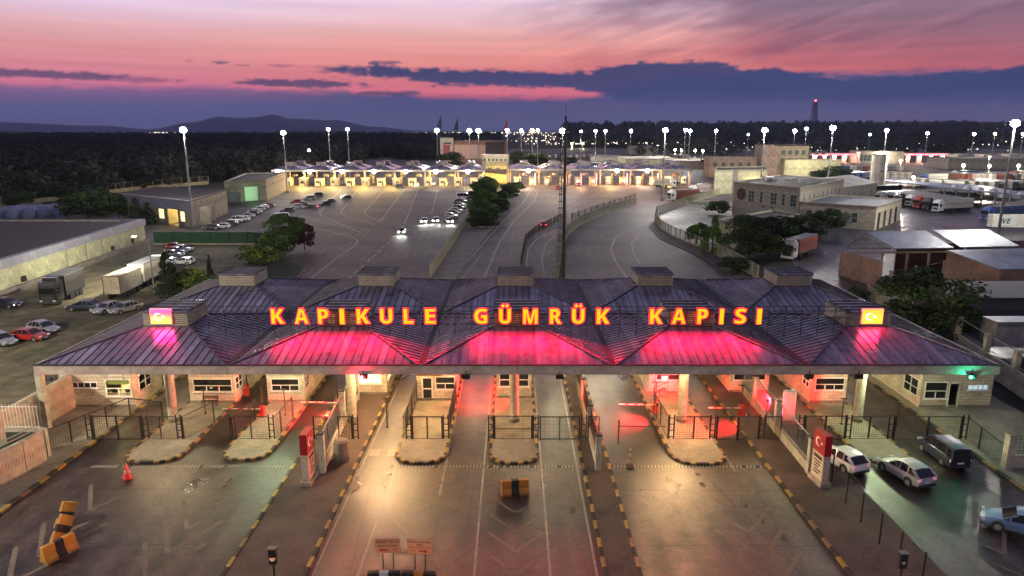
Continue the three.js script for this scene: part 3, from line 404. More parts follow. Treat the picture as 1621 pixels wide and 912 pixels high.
function panel(name, label, cat, a, c, posts, h = 2.1, opt = {}) {
  const o = thing(name, label, cat, [0, 0, 0], 0, opt.group), g = opt.g ?? .06, t = opt.t ?? .07;
  mb().bar([a[0], h, a[1]], [c[0], h, c[1]], t).build('top_rail', M.iron, o); if (opt.low !== 0) mb().bar([a[0], g + .08, a[1]], [c[0], g + .08, c[1]], t).build('bottom_rail', M.iron, o);
  if (opt.mid) mb().bar([a[0], h * .48, a[1]], [c[0], h * .48, c[1]], .05).build('middle_rail', M.iron, o);
  for (const p of posts) { const x = lerp(a[0], c[0], p), z = lerp(a[1], c[1], p); mb().box(x, .02, z, opt.pw ?? .09, h + (opt.up ?? .02), opt.pw ?? .09).build('post', M.iron, o); }
  if (opt.wire !== 0) { const w = mb(); wires(w, a, c, g + .1, h - .04, opt.s ?? .2); tag(w.build('mesh_infill', M.wire, o), null, null, null, 'stuff'); } return o;
}
const gp = (px, z = GZ) => [GX(px), z];
panel('mesh_fence', 'thin mesh fence with leaning posts in front of the far left office', 'fence', [-37.2, -49.6], [-33.9, -57.6], [0, .38, .75], 2.0, { low: 0 });
panel('mesh_fence', 'thin mesh fence behind the left gate below the yellow hatch', 'fence', [-33.8, -57.6], [-30.4, -56.8], [0, .95], 2.0, { low: 0 });
panel('iron_gate', 'black two leaf gate across the striped kerb at the far left lane', 'gate', gp(148), gp(224), [0, .5, 1], 2.15, { pw: .13, mid: 0 });
for (const [px, l] of [[141, 'ladder pier at the left end of the far left gate'], [231, 'ladder pier at the right end of the far left gate'], [284, 'ladder pier in front of the leftmost column'], [369, 'ladder pier left of the second island fence'], [430, 'ladder pier right of the second island fence'], [563, 'ladder pier on the pavement beside the third lane'], [647, 'ladder pier on the left corner of the fourth island'], [706, 'ladder pier on the right corner of the fourth island'], [777, 'ladder pier left of the middle column gate'], [848, 'ladder pier right of the middle column gate'], [924, 'ladder pier by the striped strip right of the middle'], [1063, 'ladder pier left of the fence before the right white column'], [1128, 'ladder pier between column fence and double gate right'], [1206, 'ladder pier beside the red wall panel'], [1268, 'ladder pier behind the right flag totem'], [1343, 'ladder pier left of the rightmost column'], [1410, 'ladder pier right of the white car'], [1527, 'ladder pier at the far right end of the gates']]) ladder(GX(px), GZ, l);
panel('iron_fence', 'black fence panel before the leftmost column', 'fence', gp(238), gp(278), [.4], 2.1); panel('iron_fence', 'black fence returning from the leftmost column pier', 'fence', [GX(290), GZ], [-25.9, -56.5], [0, 1], 2.1);
panel('iron_fence', 'black fence panel on the second island', 'fence', gp(376), gp(424), [.45], 2.1); panel('iron_fence', 'black return fence left side of the second island', 'fence', [GX(368), GZ], [-22.6, -57.2], [0, 1], 2.05); panel('iron_fence', 'black return fence right side of the second island', 'fence', [GX(436), GZ], [-19.4, -57.6], [.3, 1], 2.1, { s: .12 });
panel('iron_fence', 'short black fence piece left of the flag totem', 'fence', gp(497), gp(519), [0, 1], 2.1); panel('iron_fence', 'black fence across the pavement right of the concrete wall', 'fence', gp(536), gp(557), [0, 1], 2.1);
panel('iron_gate', 'black two leaf gate on the fourth island', 'gate', gp(653), gp(700), [0, .5, 1], 2.1, { wire: 0, pw: .11 });
panel('iron_fence', 'fence along the left edge of the fourth island', 'fence', [-9.0, GZ], [-8.95, -61.6], [.3, .6, 1], 2.1, { s: .14 }); panel('iron_fence', 'fence along the right edge of the fourth island', 'fence', [-5.3, GZ], [-5.25, -61.6], [.3, .6, 1], 2.1, { s: .14 });
panel('iron_gate', 'black barred gate before the middle column', 'gate', gp(783), gp(842), [0, 1], 2.15, { pw: .12, mid: 1, s: .7 });
panel('iron_gate', 'black gate closing the lane right of the middle column', 'gate', gp(855), gp(917), [0, .5, 1], 2.1, { s: .34 });
panel('iron_fence', 'fence across the striped strip right of the middle', 'fence', gp(931), gp(948), [0, 1], 2.1);
panel('iron_fence', 'single bar barrier across the lane right of the divider', 'fence', gp(977, -52.6), gp(1050, -52.6), [0], 1.6, { low: 0, wire: 0, t: .05, up: .5 });
panel('iron_fence', 'black fence panel in front of the white column right', 'fence', gp(1069), gp(1122), [.55], 2.1); panel('iron_fence', 'fence returning along the left edge of the white column island', 'fence', [GX(1058), GZ], [12.8, -58.5], [0, .55, 1], 2.1, { s: .14 });
panel('iron_gate', 'black double gate before the red wall panel', 'gate', gp(1135), gp(1201), [0, .5, 1], 2.1, { pw: .13 });
panel('iron_fence', 'fence panel between red panel and divider wall', 'fence', gp(1212), gp(1236), [1], 2.1);
panel('iron_gate', 'black double gate behind the right flag totem', 'gate', gp(1274), gp(1338), [0, .5, 1], 2.15, { pw: .13 });
panel('iron_fence', 'fence panel in front of the rightmost column', 'fence', gp(1348), gp(1404), [.5], 2.1);
panel('iron_gate', 'black double gate behind the dark van', 'gate', gp(1416), gp(1521), [0, .5, 1], 2.1, { pw: .13 });
panel('mesh_fence', 'low mesh fence from the gate line to the right pillar', 'fence', gp(1532), [37.0, -48.6], [.4], 2.0, { low: 0 });
for (const [x, z, h, l] of [[-27.6, -58.6, 2.2, 'thin post with a crossbar beside the cream booth'], [-10.7, -55.6, 2.6, 'thin signal post on the pavement beside the fourth lane'], [28.6, -56.3, 2.3, 'thin lamp post before the orange lit booth'], [-20.3, -58.3, 2.4, 'thin post in front of the three part window booth'], [33.2, -56, 2.0, 'slim post in the far right lane']]) { const o = thing('slim_post', l, 'post', [x, .155, z]); mb().rod([0, 0, 0], [0, h, 0], .045, 8).build('pole', M.iron, o); mb().box(0, h, 0, .5, .08, .14).build('head', M.iron, o); mb().box(0, 0, 0, .25, .06, .25).build('foot', M.iron, o); }

// ================================================================ dividing walls with pillars and mesh panels
function divider(name, label, pts, hw, hp, opt = {}) {
  const o = thing(name, label, 'wall');
  for (let i = 0; i < pts.length; i++) { const [x, z] = pts[i]; const p = mb().box(x, .02, z, .42, hp, .42).build('pillar', M.wallc, o); mb().box(x, .02 + hp, z, .5, .1, .5).build('pillar_cap', opt.cap ?? M.wallc, p); }
  for (let i = 0; i < pts.length - 1; i++) { const a = pts[i], b = pts[i + 1], L = Math.hypot(b[0] - a[0], b[1] - a[1]), ry = -Math.atan2(b[1] - a[1], b[0] - a[0]), cx = (a[0] + b[0]) / 2, cz = (a[1] + b[1]) / 2;
    mb().box(cx, .02, cz, L - .44, hw, .24, ry).build('wall_panel', M.wallc, o); mb().box(cx, hw + .02, cz, L - .44, .06, .32, ry).build('coping', M.concrete, o);
    const w = mb(), f = .22 / L, p = (t) => [lerp(a[0], b[0], t), lerp(a[1], b[1], t)]; w.bar([p(f)[0], hp - .08, p(f)[1]], [p(1 - f)[0], hp - .08, p(1 - f)[1]], .06).bar([p(f)[0], hw + .2, p(f)[1]], [p(1 - f)[0], hw + .2, p(1 - f)[1]], .05); w.build('rail', opt.rail ?? M.iron, o);
    const n = mb(), k = Math.round(L / .25); for (let j = 1; j < k; j++) { const q = p(lerp(f, 1 - f, j / k)); n.bar([q[0], hw + .2, q[1]], [q[0], hp - .08, q[1]], .022); } tag(n.build('mesh_infill', opt.rail ?? M.wire, o), null, null, null, 'stuff'); }
  return o;
}
divider('divider_wall', 'low concrete wall with mesh and square pillars behind the left flag totem', [[-14.1, -47.6], [-14.6, -56.3], [-14.7, -62]], .9, 3.2, { cap: M.iron, rail: M.steel });
divider('divider_wall', 'narrow concrete wall with tall pillars running on the strip right of the middle', [[6.45, -48], [6.45, -53.8], [6.5, -60], [6.5, -67], [6.5, -75], [6.5, -83]], 1.0, 2.9, { cap: M.black });
divider('divider_wall', 'concrete wall with wire panels and pillars beside the right flag totem', [[22.1, -47.4], [22.3, -54.6], [22.4, -60.5], [22.5, -67]], .9, 3.0, { cap: M.iron, rail: M.steel });
{ // left retaining wall in stained slabs, pillars, barred gate
  const o = thing('retaining_wall', 'stained tall concrete retaining wall of upright slabs at the left edge with rails on top', 'wall'), P = [[-39.5, -38.5], [-38.3, -41], [-37.5, -43.4], [-36.9, -45.6], [-36.4, -47.7], [-36.1, -49.6]];
  for (let i = 0; i < P.length - 1; i++) { const a = P[i], b = P[i + 1], L = Math.hypot(b[0] - a[0], b[1] - a[1]); mb().box((a[0] + b[0]) / 2, .02, (a[1] + b[1]) / 2, L - .05, 2.5 + i * .02, .35, -Math.atan2(b[1] - a[1], b[0] - a[0])).build('wall_slab', M.wallc, o); }
  mb().box(-38.2, .02, -50.1, 4.2, 2.5, .34).build('wall_slab', M.wallc, o); mb().box(-40.4, .05, -58.4, .35, 3.3, 16).build('rear_wall', M.wallc, o);
  const r = mb(); for (let i = 0; i < P.length - 1; i++) for (const y of [2.75, 3.05]) r.rod([P[i][0] - .3, y, P[i][1]], [P[i + 1][0] - .3, y, P[i + 1][1]], .05, 6); r.build('handrail', M.steel, o);
  const bars = mb(); for (let k = 0; k < 17; k++) { const x = -40.6 + k * .26; bars.bar([x, 2.6, -49.9], [x, 4.6, -49.9], .035); } for (const y of [2.75, 4.4]) bars.bar([-40.7, y, -49.9], [-36.3, y, -49.9], .05); tag(bars.build('railing_bars', M.white, o), null, null, null, 'stuff');
  for (const [x, z, h] of [[-37.9, -47.8, 5], [-39.6, -55.2, 5.4], [-41.3, -62.5, 4]]) mb().box(x, .02, z, .5, h, .5).build('pillar', M.wallc, o);
  sheet('planting_soil', [[-60, -38], [-39.5, -38.5], [-37, -46], [-36.3, -49.9], [-40.5, -50], [-60, -50]], 2.3, M.lawn, o);
}
{ const o = thing('wall_pillar', 'pale concrete pillar with a wire fence stub at the right edge behind the cars', 'pillar'); mb().box(37.3, .15, -48.2, .55, 2.7, .55).build('post', M.wallc, o); mb().box(37.3, 2.85, -48.2, .62, .1, .62).build('cap', M.concrete, o); mb().box(40.9, .15, -48.4, 6.6, 1.0, .24).build('wall_panel', M.wallc, o); const w = mb(); wires(w, [37.6, -48.4], [44, -48.4], 1.2, 2.7, .3, .02); tag(w.build('mesh_infill', M.wire, o), null, null, null, 'stuff'); }
{ const o = thing('cabinet_rack', 'dark open metal rack standing left of the far left office', 'rack', [-42.6, .155, -60.2]); for (const x of [-.7, .7]) for (const z of [-.3, .3]) mb().box(x, 0, z, .08, 3, .08).build('upright', M.iron, o); for (let k = 0; k < 4; k++) mb().box(0, .4 + k * .75, 0, 1.4, .06, .6).build('shelf', M.iron, o); }

// ================================================================ flag totems
mat('totred', [.30, .008, .012], .45); mat('totcream', [.62, .54, .44], .6, { map: T.conc });
for (const [x, z, ry, label] of [[-14.75, -46.3, -.04, 'white and red totem sign with a crescent on the left pavement strip'], [22.25, -46.1, .1, 'white and red totem sign with crescent and star beside the right divider wall']]) {
  const o = thing('totem_sign', label, 'sign', [x, .145, z], ry, 'flag totems'), sd = x < 0 ? 1 : -1; // the printed face looks along +x or -x of the thing
  mb().box(0, 0, 0, .78, .3, 1.75).build('base', M.totcream, o); mb().box(0, .3, 0, .5, 2.05, 1.5).build('body', M.totcream, o); mb().box(0, 2.352, 0, .52, 1.55, 1.52).build('red_head', M.totred, o);
  const t = canvasTex(128, 176, (g, w, h) => { g.fillStyle = '#d8c9ad'; g.fillRect(0, 0, w, h); g.fillStyle = '#2c2520'; g.fillRect(10, 8, 108, 26); for (let k = 0; k < 5; k++) { g.fillRect(18 + (k % 2) * 8, 48 + k * 22, 88 - (k % 3) * 14, 11); } });
  const fl = canvasTex(128, 128, (g, w, h) => { g.fillStyle = '#98101a'; g.fillRect(0, 0, w, h); g.fillStyle = '#fff'; g.beginPath(); g.arc(52, 62, 30, 0, 7); g.fill(); g.fillStyle = '#98101a'; g.beginPath(); g.arc(60, 62, 24, 0, 7); g.fill(); g.fillStyle = '#fff'; g.beginPath(); for (let k = 0; k < 10; k++) { const a = Math.PI + k * Math.PI / 5, r = k % 2 ? 5 : 12; g.lineTo(92 + Math.cos(a) * r, 62 + Math.sin(a) * r); } g.fill(); });
  const a = mesh('notice_print', panelGeo(1.3, 1.78), mat('totn' + x, [.75, .75, .75], .6, { map: t }), o); a.position.set(sd * .256, 1.34, 0); a.rotation.y = sd * Math.PI / 2;
  const b = mesh('flag_print', panelGeo(1.45, 1.45), mat('totf' + x, [.8, .8, .8], .5, { map: fl }), o); b.position.set(sd * .267, 3.12, 0); b.rotation.y = sd * Math.PI / 2;
}
{ const o = thing('concrete_block', 'pale rounded concrete block standing on the pavement beside the wall mesh', 'block', [-13.2, .145, -49.6], .3); mb().cyl(0, 0, 0, .62, 1.6, 14, .56).build('drum', M.concrete, o); mb().cyl(0, 1.6, 0, .5, .12, 14, .35).build('top', M.concrete, o); }

// ================================================================ road barriers, cones, signs
const jersey = (L) => { const s = new THREE.Shape([[-.42, 0], [.42, 0], [.42, .14], [.2, .42], [.13, .95], [-.13, .95], [-.2, .42], [-.42, .14]].map((p) => new THREE.Vector2(...p))); const g = new THREE.ExtrudeGeometry(s, { depth: L, bevelEnabled: true, bevelSize: .03, bevelThickness: .03, bevelSegments: 1 }); g.translate(0, 0, -L / 2); g.rotateY(Math.PI / 2); return g; };
mat('barr', [.60, .30, .03], .65, { map: T.rust });
function barrier(p, turn, label, m = M.barr, sc = 1) { const o = thing('road_barrier', label, 'barrier', p, turn, 'yellow road barriers'); for (const s of [-1, 1]) { const b = mb().add(jersey(.62)).build('half', m, o); b.position.x = s * .57; } const k = mb().add(jersey(.46)).build('black_band', M.black, o); k.scale.set(1, 1.006, 1.012); o.scale.set(sc, sc, sc * .85); return o; }
barrier([.2, .02, -44.7], .16, 'orange road barrier with a black band standing alone before the middle island', M.orange, 1.08);
barrier([-27.3, .02, -37.4], 1.1, 'yellow road barrier with a black band nearest of the three at the left', M.barr, 1.05);
{ const o = barrier([-28.3, .3, -39.7], 1.35, 'yellow road barrier tipped up in the middle of the left three', M.barr, .92); o.rotation.z = .9; o.scale.z = .6; const q = barrier([-29.1, .3, -41.4], 1.25, 'tilted yellow road barrier farthest of the left three', M.barr, .92); q.rotation.z = 1.05; q.scale.z = .6; }
{ const o = thing('traffic_cone', 'large red folded warning cone on the left apron', 'cone', [-28.3, .02, -46.9]); mb().cyl(0, 0, 0, .42, .06, 4).build('foot', M.redcab, o); mb().cyl(0, .06, 0, .36, 1.15, 4, .03).build('body', M.redcab, o); mb().cyl(.02, .5, .02, .27, .16, 4, .22).build('band', mat('conew', [.5, .2, .18], .6), o); }
{ const o = thing('bollard', 'thin red and white striped bollard on a black foot by the drain', 'bollard', [8.95, .02, -48.6]); mb().box(0, 0, 0, .55, .12, .55).build('foot', M.black, o); for (let k = 0; k < 5; k++) mb().cyl(0, .12 + k * .26, 0, .06, .26, 10).build('stripe', k % 2 ? M.white : M.redcab, o); mb().ball(0, 1.45, 0, .08, 8).build('knob', M.white, o); }
for (const [x, z, label, lit] of [[-13.6, -35.2, 'black lane control head with a round sign on the left strip at the lower edge', 1], [22.0, -34.8, 'black lane control head with a dim round lamp at the lower right edge', 0]]) { const o = thing('lane_control_post', label, 'traffic signal', [x, .145, z], 0, 'lane control posts at the lower edge'); mb().rod([0, 0, 0], [0, .8, 0], .06, 8).build('post', M.iron, o); mb().box(0, .8, 0, .42, .95, .25).build('head', M.black, o); mb().box(0, 1.75, .02, .44, .06, .34).build('hood', M.steel, o); const t = canvasTex(64, 64, (g) => { g.fillStyle = '#e8c9b4'; g.fillRect(0, 0, 64, 64); g.strokeStyle = '#7a2a20'; g.lineWidth = 7; g.beginPath(); g.arc(32, 34, 14, 2.6, 6.2); g.stroke(); g.beginPath(); g.moveTo(46, 34); g.lineTo(46, 48); g.stroke(); }); const d = mesh('round_sign', new THREE.CircleGeometry(lit ? .17 : .1, 20), lit ? mat('rsign', [.8, .7, .6], .5, { map: t, emissive: new THREE.Color(1, .6, .45), emissiveMap: t, emissiveIntensity: .5 }) : mat('rsig2', [.6, .4, .35], .5), o); d.position.set(0, 1.2, .13); d.rotation.x = -.15; }
function dirSign(x, z, ry, label, draw) { const o = thing('direction_sign', label, 'sign', [x, .02, z], ry, 'orange direction signs'); const t = canvasTex(512, 320, (g, w, h) => { g.fillStyle = '#f0b48c'; g.fillRect(0, 0, w, h); g.textAlign = 'center'; draw(g); }); mb().box(0, 1.25, -.02, 1.46, .94, .04).build('plate', M.steel, o); const f = mesh('printed_face', panelGeo(1.44, .92), mat('dir' + x, [1, .82, .66], .6, { map: t }), o); f.position.set(0, 1.72, .004); for (const s of [-.3, .3]) mb().box(s, .2, -.06, .06, 1.1, .05).build('leg', M.iron, o); return o; }
const arrow = (g, x, y, d) => { g.fillStyle = '#c8200c'; g.beginPath(); g.moveTo(x, y); g.lineTo(x + d * 90, y - 36); g.lineTo(x + d * 90, y - 16); g.lineTo(x + d * 200, y - 16); g.lineTo(x + d * 200, y + 16); g.lineTo(x + d * 90, y + 16); g.lineTo(x + d * 90, y + 36); g.fill(); };
dirSign(-7.15, -35.7, .05, 'orange direction sign with a red arrow pointing left at the lower edge', (g) => { g.fillStyle = '#3a1510'; g.font = 'bold 74px sans-serif'; g.save(); g.translate(256, 96); g.scale(.98, 1.15); g.fillText('GİDEN YOLCU', 0, 0, 480); g.restore(); g.font = 'bold 46px sans-serif'; g.fillText('GOING PASSENGER', 256, 176, 420); arrow(g, 60, 252, 1); g.fillStyle = '#c8200c'; g.font = 'bold 50px sans-serif'; g.fillText('B 1', 410, 270); });
dirSign(-5.3, -35.6, -.08, 'orange direction sign with a red arrow pointing right at the lower edge', (g) => { g.fillStyle = '#4a1a10'; g.font = 'bold 46px sans-serif'; g.fillText('MİSAFİR VE PERSONEL', 256, 72, 470); g.fillText('GİRİŞ', 256, 134); g.font = 'bold 32px sans-serif'; g.fillStyle = '#9a2a14'; g.fillText('VISITORS / PERSONNEL ENTRANCE', 256, 190, 470); arrow(g, 440, 256, -1); g.fillStyle = '#c8200c'; g.font = 'bold 50px sans-serif'; g.fillText('1 B', 120, 274); });
{ const o = barrier([-7.15, .02, -34.35], .02, 'black and white road barrier under the left direction sign', M.black, 1); o.children[2].material = M.white; } { const o = barrier([-5.2, .02, -34.25], -.06, 'black and orange road barrier under the right direction sign', M.black, 1.05); o.children[2].material = M.orange; }
{ const o = thing('post_chain', 'row of thin dark posts along the right lane edge below the white cars', 'fence'); for (const [px, py] of [[1316, 765], [1338, 800], [1362, 830], [1391, 864], [1422, 895], [1458, 930]]) { const [x, z] = at(px, py); mb().box(x, .14, z, .08, 2.1, .08).build('post', M.iron, o); } const w = mb(), a = at(1316, 765), b = at(1458, 930); for (const y of [.4, 1.2, 2.1]) w.bar([a[0], y, a[1]], [b[0], y, b[1]], .018); tag(w.build('wire', M.wire, o), null, null, null, 'stuff'); }
// ================================================================ vehicles
mat('tyre', [.02, .02, .02], .9); mat('rimm', [.35, .35, .36], .35, { metalness: .7 }); mat('cglass', [.012, .014, .018], .06); mat('trimk', [.03, .03, .032], .6); mat('plateM', [.7, .7, .68], .5); mat('chrome', [.5, .5, .5], .3, { metalness: .8 });
lamp('tailred', [1, .03, .02], .25); lamp('tailon', [1, .02, .02], 7); mat('hlens', [.6, .62, .65], .1); lamp('headon', [1, .97, .88], 40);
const paintC = {}; const paint = (k, c, metal = .25) => (paintC[k] ??= new THREE.MeshPhysicalMaterial({ color: new THREE.Color().setRGB(...c), roughness: .38, metalness: metal, clearcoat: .7, clearcoatRoughness: .12, name: 'car_paint_' + k, side: THREE.DoubleSide }));
paint('white', [.66, .66, .64], 0); paint('silver', [.36, .37, .38], .5); paint('black', [.018, .018, .022]); paint('navy', [.02, .028, .06]); paint('red', [.36, .02, .02], .1); paint('grey', [.12, .125, .13], .4); paint('blue', [.10, .17, .30], .4); paint('champ', [.30, .28, .24], .4);
// body: cross sections along the length, rounded shoulders, nose at +z
function loft(sec, closedEnds = true) { const n = sec[0].length, a = []; const q = (p, r, s, t) => a.push(...p, ...r, ...s, ...p, ...s, ...t); for (let i = 0; i < sec.length - 1; i++) for (let k = 0; k < n - 1; k++) q(sec[i][k], sec[i + 1][k], sec[i + 1][k + 1], sec[i][k + 1]); if (closedEnds) for (const s of [sec[0], sec[sec.length - 1]]) { for (let k = 1; k < n - 1; k++) a.push(...s[0], ...s[k], ...s[k + 1]); } let g = new THREE.BufferGeometry(); g.setAttribute('position', new THREE.Float32BufferAttribute(a, 3)); g.computeVertexNormals(); return g; }
const CARS = {
  hatch: { L: 4.0, W: 1.78, prof: [[-2.0, .62], [-1.94, .92], [-1.6, .97], [0, .93], [.75, .91], [1.45, .80], [1.88, .66], [2.0, .48]], cab: [[-1.93, .94], [-1.35, 1.38], [-.7, 1.47], [-.1, 1.46], [.22, 1.38], [.98, .92]] },
  sedan: { L: 4.5, W: 1.78, prof: [[-2.25, .62], [-2.18, .92], [-1.5, .96], [0, .92], [.95, .90], [1.7, .78], [2.15, .64], [2.25, .48]], cab: [[-1.75, .95], [-1.1, 1.36], [-.6, 1.43], [.1, 1.42], [.4, 1.35], [1.15, .91]] },
  van: { L: 4.2, W: 1.78, prof: [[-2.2, .6], [-2.16, 1.0], [-1.5, 1.06], [0, 1.04], [1.0, 1.02], [1.7, .9], [2.1, .72], [2.2, .5]], cab: [[-2.15, 1.02], [-2.02, 1.72], [-1.2, 1.8], [.2, 1.79], [.55, 1.7], [1.35, 1.02]] },
  minibus: { L: 5.4, W: 1.98, prof: [[-2.7, .6], [-2.68, 1.15], [-1.5, 1.2], [0, 1.18], [1.5, 1.14], [2.1, 1.05], [2.6, .85], [2.7, .5]], cab: [[-2.66, 1.16], [-2.6, 2.15], [-1.5, 2.28], [.8, 2.26], [1.25, 2.15], [2.1, 1.06]] },
};
const protoCar = {};
function carGeos(kind) {
  if (protoCar[kind]) return protoCar[kind];
  const c = CARS[kind], hw = c.W / 2;
  const top = (z) => { const p = c.prof; for (let i = 1; i < p.length; i++) if (z <= p[i][0]) return lerp(p[i - 1][1], p[i][1], (z - p[i - 1][0]) / (p[i][0] - p[i - 1][0])); return p[p.length - 1][1]; };
  const sec = [], N = 18; for (let i = 0; i <= N; i++) { const z = -c.L / 2 + c.L * i / N, t = Math.abs(z) / (c.L / 2), w = hw * (1 - .13 * t ** 5), y1 = top(z), y0 = .22 + .08 * t ** 6; sec.push([[-w * .92, y0, z], [-w, y0 + .12, z], [-w * 1.0, lerp(y0, y1, .62), z], [-w * .955, y1 - .05, z], [-w * .86, y1, z], [0, y1 + .03, z], [w * .86, y1, z], [w * .955, y1 - .05, z], [w, lerp(y0, y1, .62), z], [w, y0 + .12, z], [w * .92, y0, z]]); }
  const cs = c.cab.map(([z, y], i) => { const base = top(z) - .02, k = (y - base) / .5, w0 = hw * .90, w1 = hw * (.90 - .15 * cl(k)); return [[-w0, base, z], [-w1 * 1.02, base + (y - base) * .78, z], [-w1 * .93, y - .015, z], [0, y + .01, z], [w1 * .93, y - .015, z], [w1 * 1.02, base + (y - base) * .78, z], [w0, base, z]]; });
  const roofS = c.cab.slice(1, -1).map(([z, y], i, arr) => { const base = top(z), w1 = hw * (.90 - .15 * cl((y - base) / .5)) * .97; const zz = i === 0 ? z - .06 : i === arr.length - 1 ? z + .05 : z; return [[-w1, y - .09, zz], [-w1 * .95, y + .012, zz], [0, y + .04, zz], [w1 * .95, y + .012, zz], [w1, y - .09, zz]]; });
  const pils = [], pil = { bar(...q) { pils.push(metric(mb().bar(...q).geo())); } }; for (const s of [-1, 1]) { const P = (i, f) => { const [z, y] = c.cab[i], base = top(z), w = lerp(hw * .9, hw * (.90 - .15 * cl((y - base) / .5)), f); return [s * (w + .012), lerp(base, y - .05, f), z]; }; const ci = c.cab.length; const q = (z, y0, y1) => pil.bar([s * hw * .905, y0, z], [s * hw * .77, y1, z * .96], .05); pil.bar([s * hw * .9, top(c.cab[0][0]), c.cab[0][0]], P(1, 1), .16); pil.bar([s * hw * .9, top(c.cab[ci - 1][0]), c.cab[ci - 1][0]], P(ci - 2, 1), .07); q(-.25, top(-.25), c.cab[2][1] - .06); q(c.cab[1][0] * .72, top(-1), c.cab[2][1] - .06); }
  const wheel = new THREE.CylinderGeometry(.32, .32, .22, 16).rotateZ(Math.PI / 2), rim = new THREE.CylinderGeometry(.2, .2, .235, 10).rotateZ(Math.PI / 2);
  const hl = mb(), tl = mb(), g = {}; const zf = c.L / 2, zr = -c.L / 2;
  g.body = loft(sec); g.cab = loft(cs, false); g.roof = loft(roofS); g.pil = pils; g.wheel = wheel; g.rim = rim; g.head = new THREE.BoxGeometry(.36, .16, .16); g.tail = new THREE.BoxGeometry(.28, .2, .1); g.plate = new THREE.BoxGeometry(.5, .12, .03); g.bump = new THREE.BoxGeometry(c.W * .86, .2, .14); g.mir = new THREE.BoxGeometry(.2, .14, .12); g.arch = new THREE.CylinderGeometry(.38, .38, .05, 16).rotateZ(Math.PI / 2); g.top = top; g.c = c;
  for (const k of ['body', 'cab', 'roof']) metric(g[k]);
  return (protoCar[kind] = g);
}
function makeCar(kind, color, label, p, turn, group, opt = {}) {
  const g = carGeos(kind), c = g.c, hw = c.W / 2, m = paintC[color], o = thing(kind === 'van' ? 'parked_van' : kind === 'minibus' ? 'minibus' : 'parked_car', label, kind === 'minibus' ? 'minibus' : kind === 'van' ? 'van' : 'car', p, turn, group);
  mesh('body', g.body, m, o); mesh('windows', g.cab, M.cglass, o); mesh('roof', g.roof, m, o); for (const q of g.pil) mesh('pillar', q, m, o);
  for (const s of [-1, 1]) { for (const z of [c.L * .30, -c.L * .29]) { const a = mesh('wheel_arch', g.arch, M.trimk, o); a.position.set(s * (hw - .025), .36, z); const w = mesh('wheel', g.wheel, M.tyre, o); w.position.set(s * (hw - .10), .32, z); mesh('rim', g.rim, M.rimm, w); }
    const h = mesh('headlight', g.head, opt.lights ? M.headon : M.hlens, o); h.position.set(s * hw * .70, g.top(c.L / 2 - .1) + .02, c.L / 2 - .10); if (opt.lights) h.scale.set(1.1, 1.5, 1);
    const t = mesh('tail_light', g.tail, opt.brake ? M.tailon : M.tailred, o); t.position.set(s * hw * .74, .80, -c.L / 2 + .06); const mi = mesh('mirror', g.mir, m, o); mi.position.set(s * (hw + .07), 1.0, c.L * .17); }
  for (const s of [-1, 1]) { const b = mesh('bumper', g.bump, M.trimk, o); b.position.set(0, .34, s * (c.L / 2 - .05)); const q = mesh('number_plate', g.plate, M.plateM, o); q.position.set(0, s < 0 ? .62 : .42, s * (c.L / 2 + .025)); }
  if (opt.lights) { for (const s of [-1, 1]) { const d = V(Math.sin(turn), 0, Math.cos(turn)), r = V(Math.cos(turn), 0, -Math.sin(turn)); const q = V(...p).addScaledVector(d, c.L / 2 + .12).addScaledVector(r, s * hw * .7).setY(.68); spotLamp([q.x, q.y, q.z], [q.x + d.x * 10, .2, q.z + d.z * 10], [1, .96, .86], 60, .7, .8, 3); } }
  return o;
}
const carAt = (px, py, turn, kind, color, label, group, opt) => { const [x, z] = at(px, py); return makeCar(kind, color, label, [x, .03, z], turn, group, opt); };
// the four cars of the right hand lanes
carAt(1330, 736, Math.PI + .34, 'hatch', 'white', 'white hatchback queueing beside the right flag totem', 'cars queueing at the right gate');
carAt(1431, 756, Math.PI + .28, 'hatch', 'silver', 'silver hatchback queueing between the white car and the dark van', 'cars queueing at the right gate');
carAt(1491, 726, Math.PI + .03, 'van', 'navy', 'dark van with its roof glinting in front of the double gate', 'cars queueing at the right gate');
carAt(1618, 842, Math.PI + 1.0, 'sedan', 'blue', 'pale blue saloon cut by the right edge of the picture', 'cars queueing at the right gate');
// ================================================================ ground sheets behind the gate
const AT = (list) => list.map(([a, b]) => at(a, b));
sheet('dirt_yard', [[-175, -50], [-42.7, -50], [-42.7, -84], [-37.9, -86], [-37.9, -112], [-46, -126], [-55, -158], [-82, -158], [-175, -165]], .016, M.dirt);
sheet('plaza_road', [[-37.8, -85], [-11.2, -85], [-14.2, -117], [-12.5, -194], [-9.5, -226], [-12.5, -300], [-14, -345], [-118, -345], [-118, -200], [-96, -158.2], [-55.2, -158.2], [-46.2, -126], [-37.8, -112]], .02, M.roadway);
sheet('exit_road', [[-11.1, -85], [8.5, -85], [8.2, -118], [11.8, -157], [14, -200], [29.3, -215], [44.5, -246], [95, -255], [110, -345], [-4, -345], [0, -275], [-9, -226], [-12.4, -193], [-14, -117]], .024, M.roadway);
sheet('freight_road', [[8.6, -85], [42, -85], [42.3, -118], [41.5, -143], [38, -163.5], [40.2, -194], [45.3, -215], [61, -246], [90, -290], [60, -290], [44.5, -246], [29.3, -215], [14.1, -200], [11.9, -157], [8.3, -118]], .02, M.roadway);
sheet('service_yard', [[42.4, -117], [61, -143], [78, -186], [72, -232], [61.3, -246], [45.5, -215], [40.4, -194], [38.2, -163.5], [41.7, -143]], .016, M.paleroad);
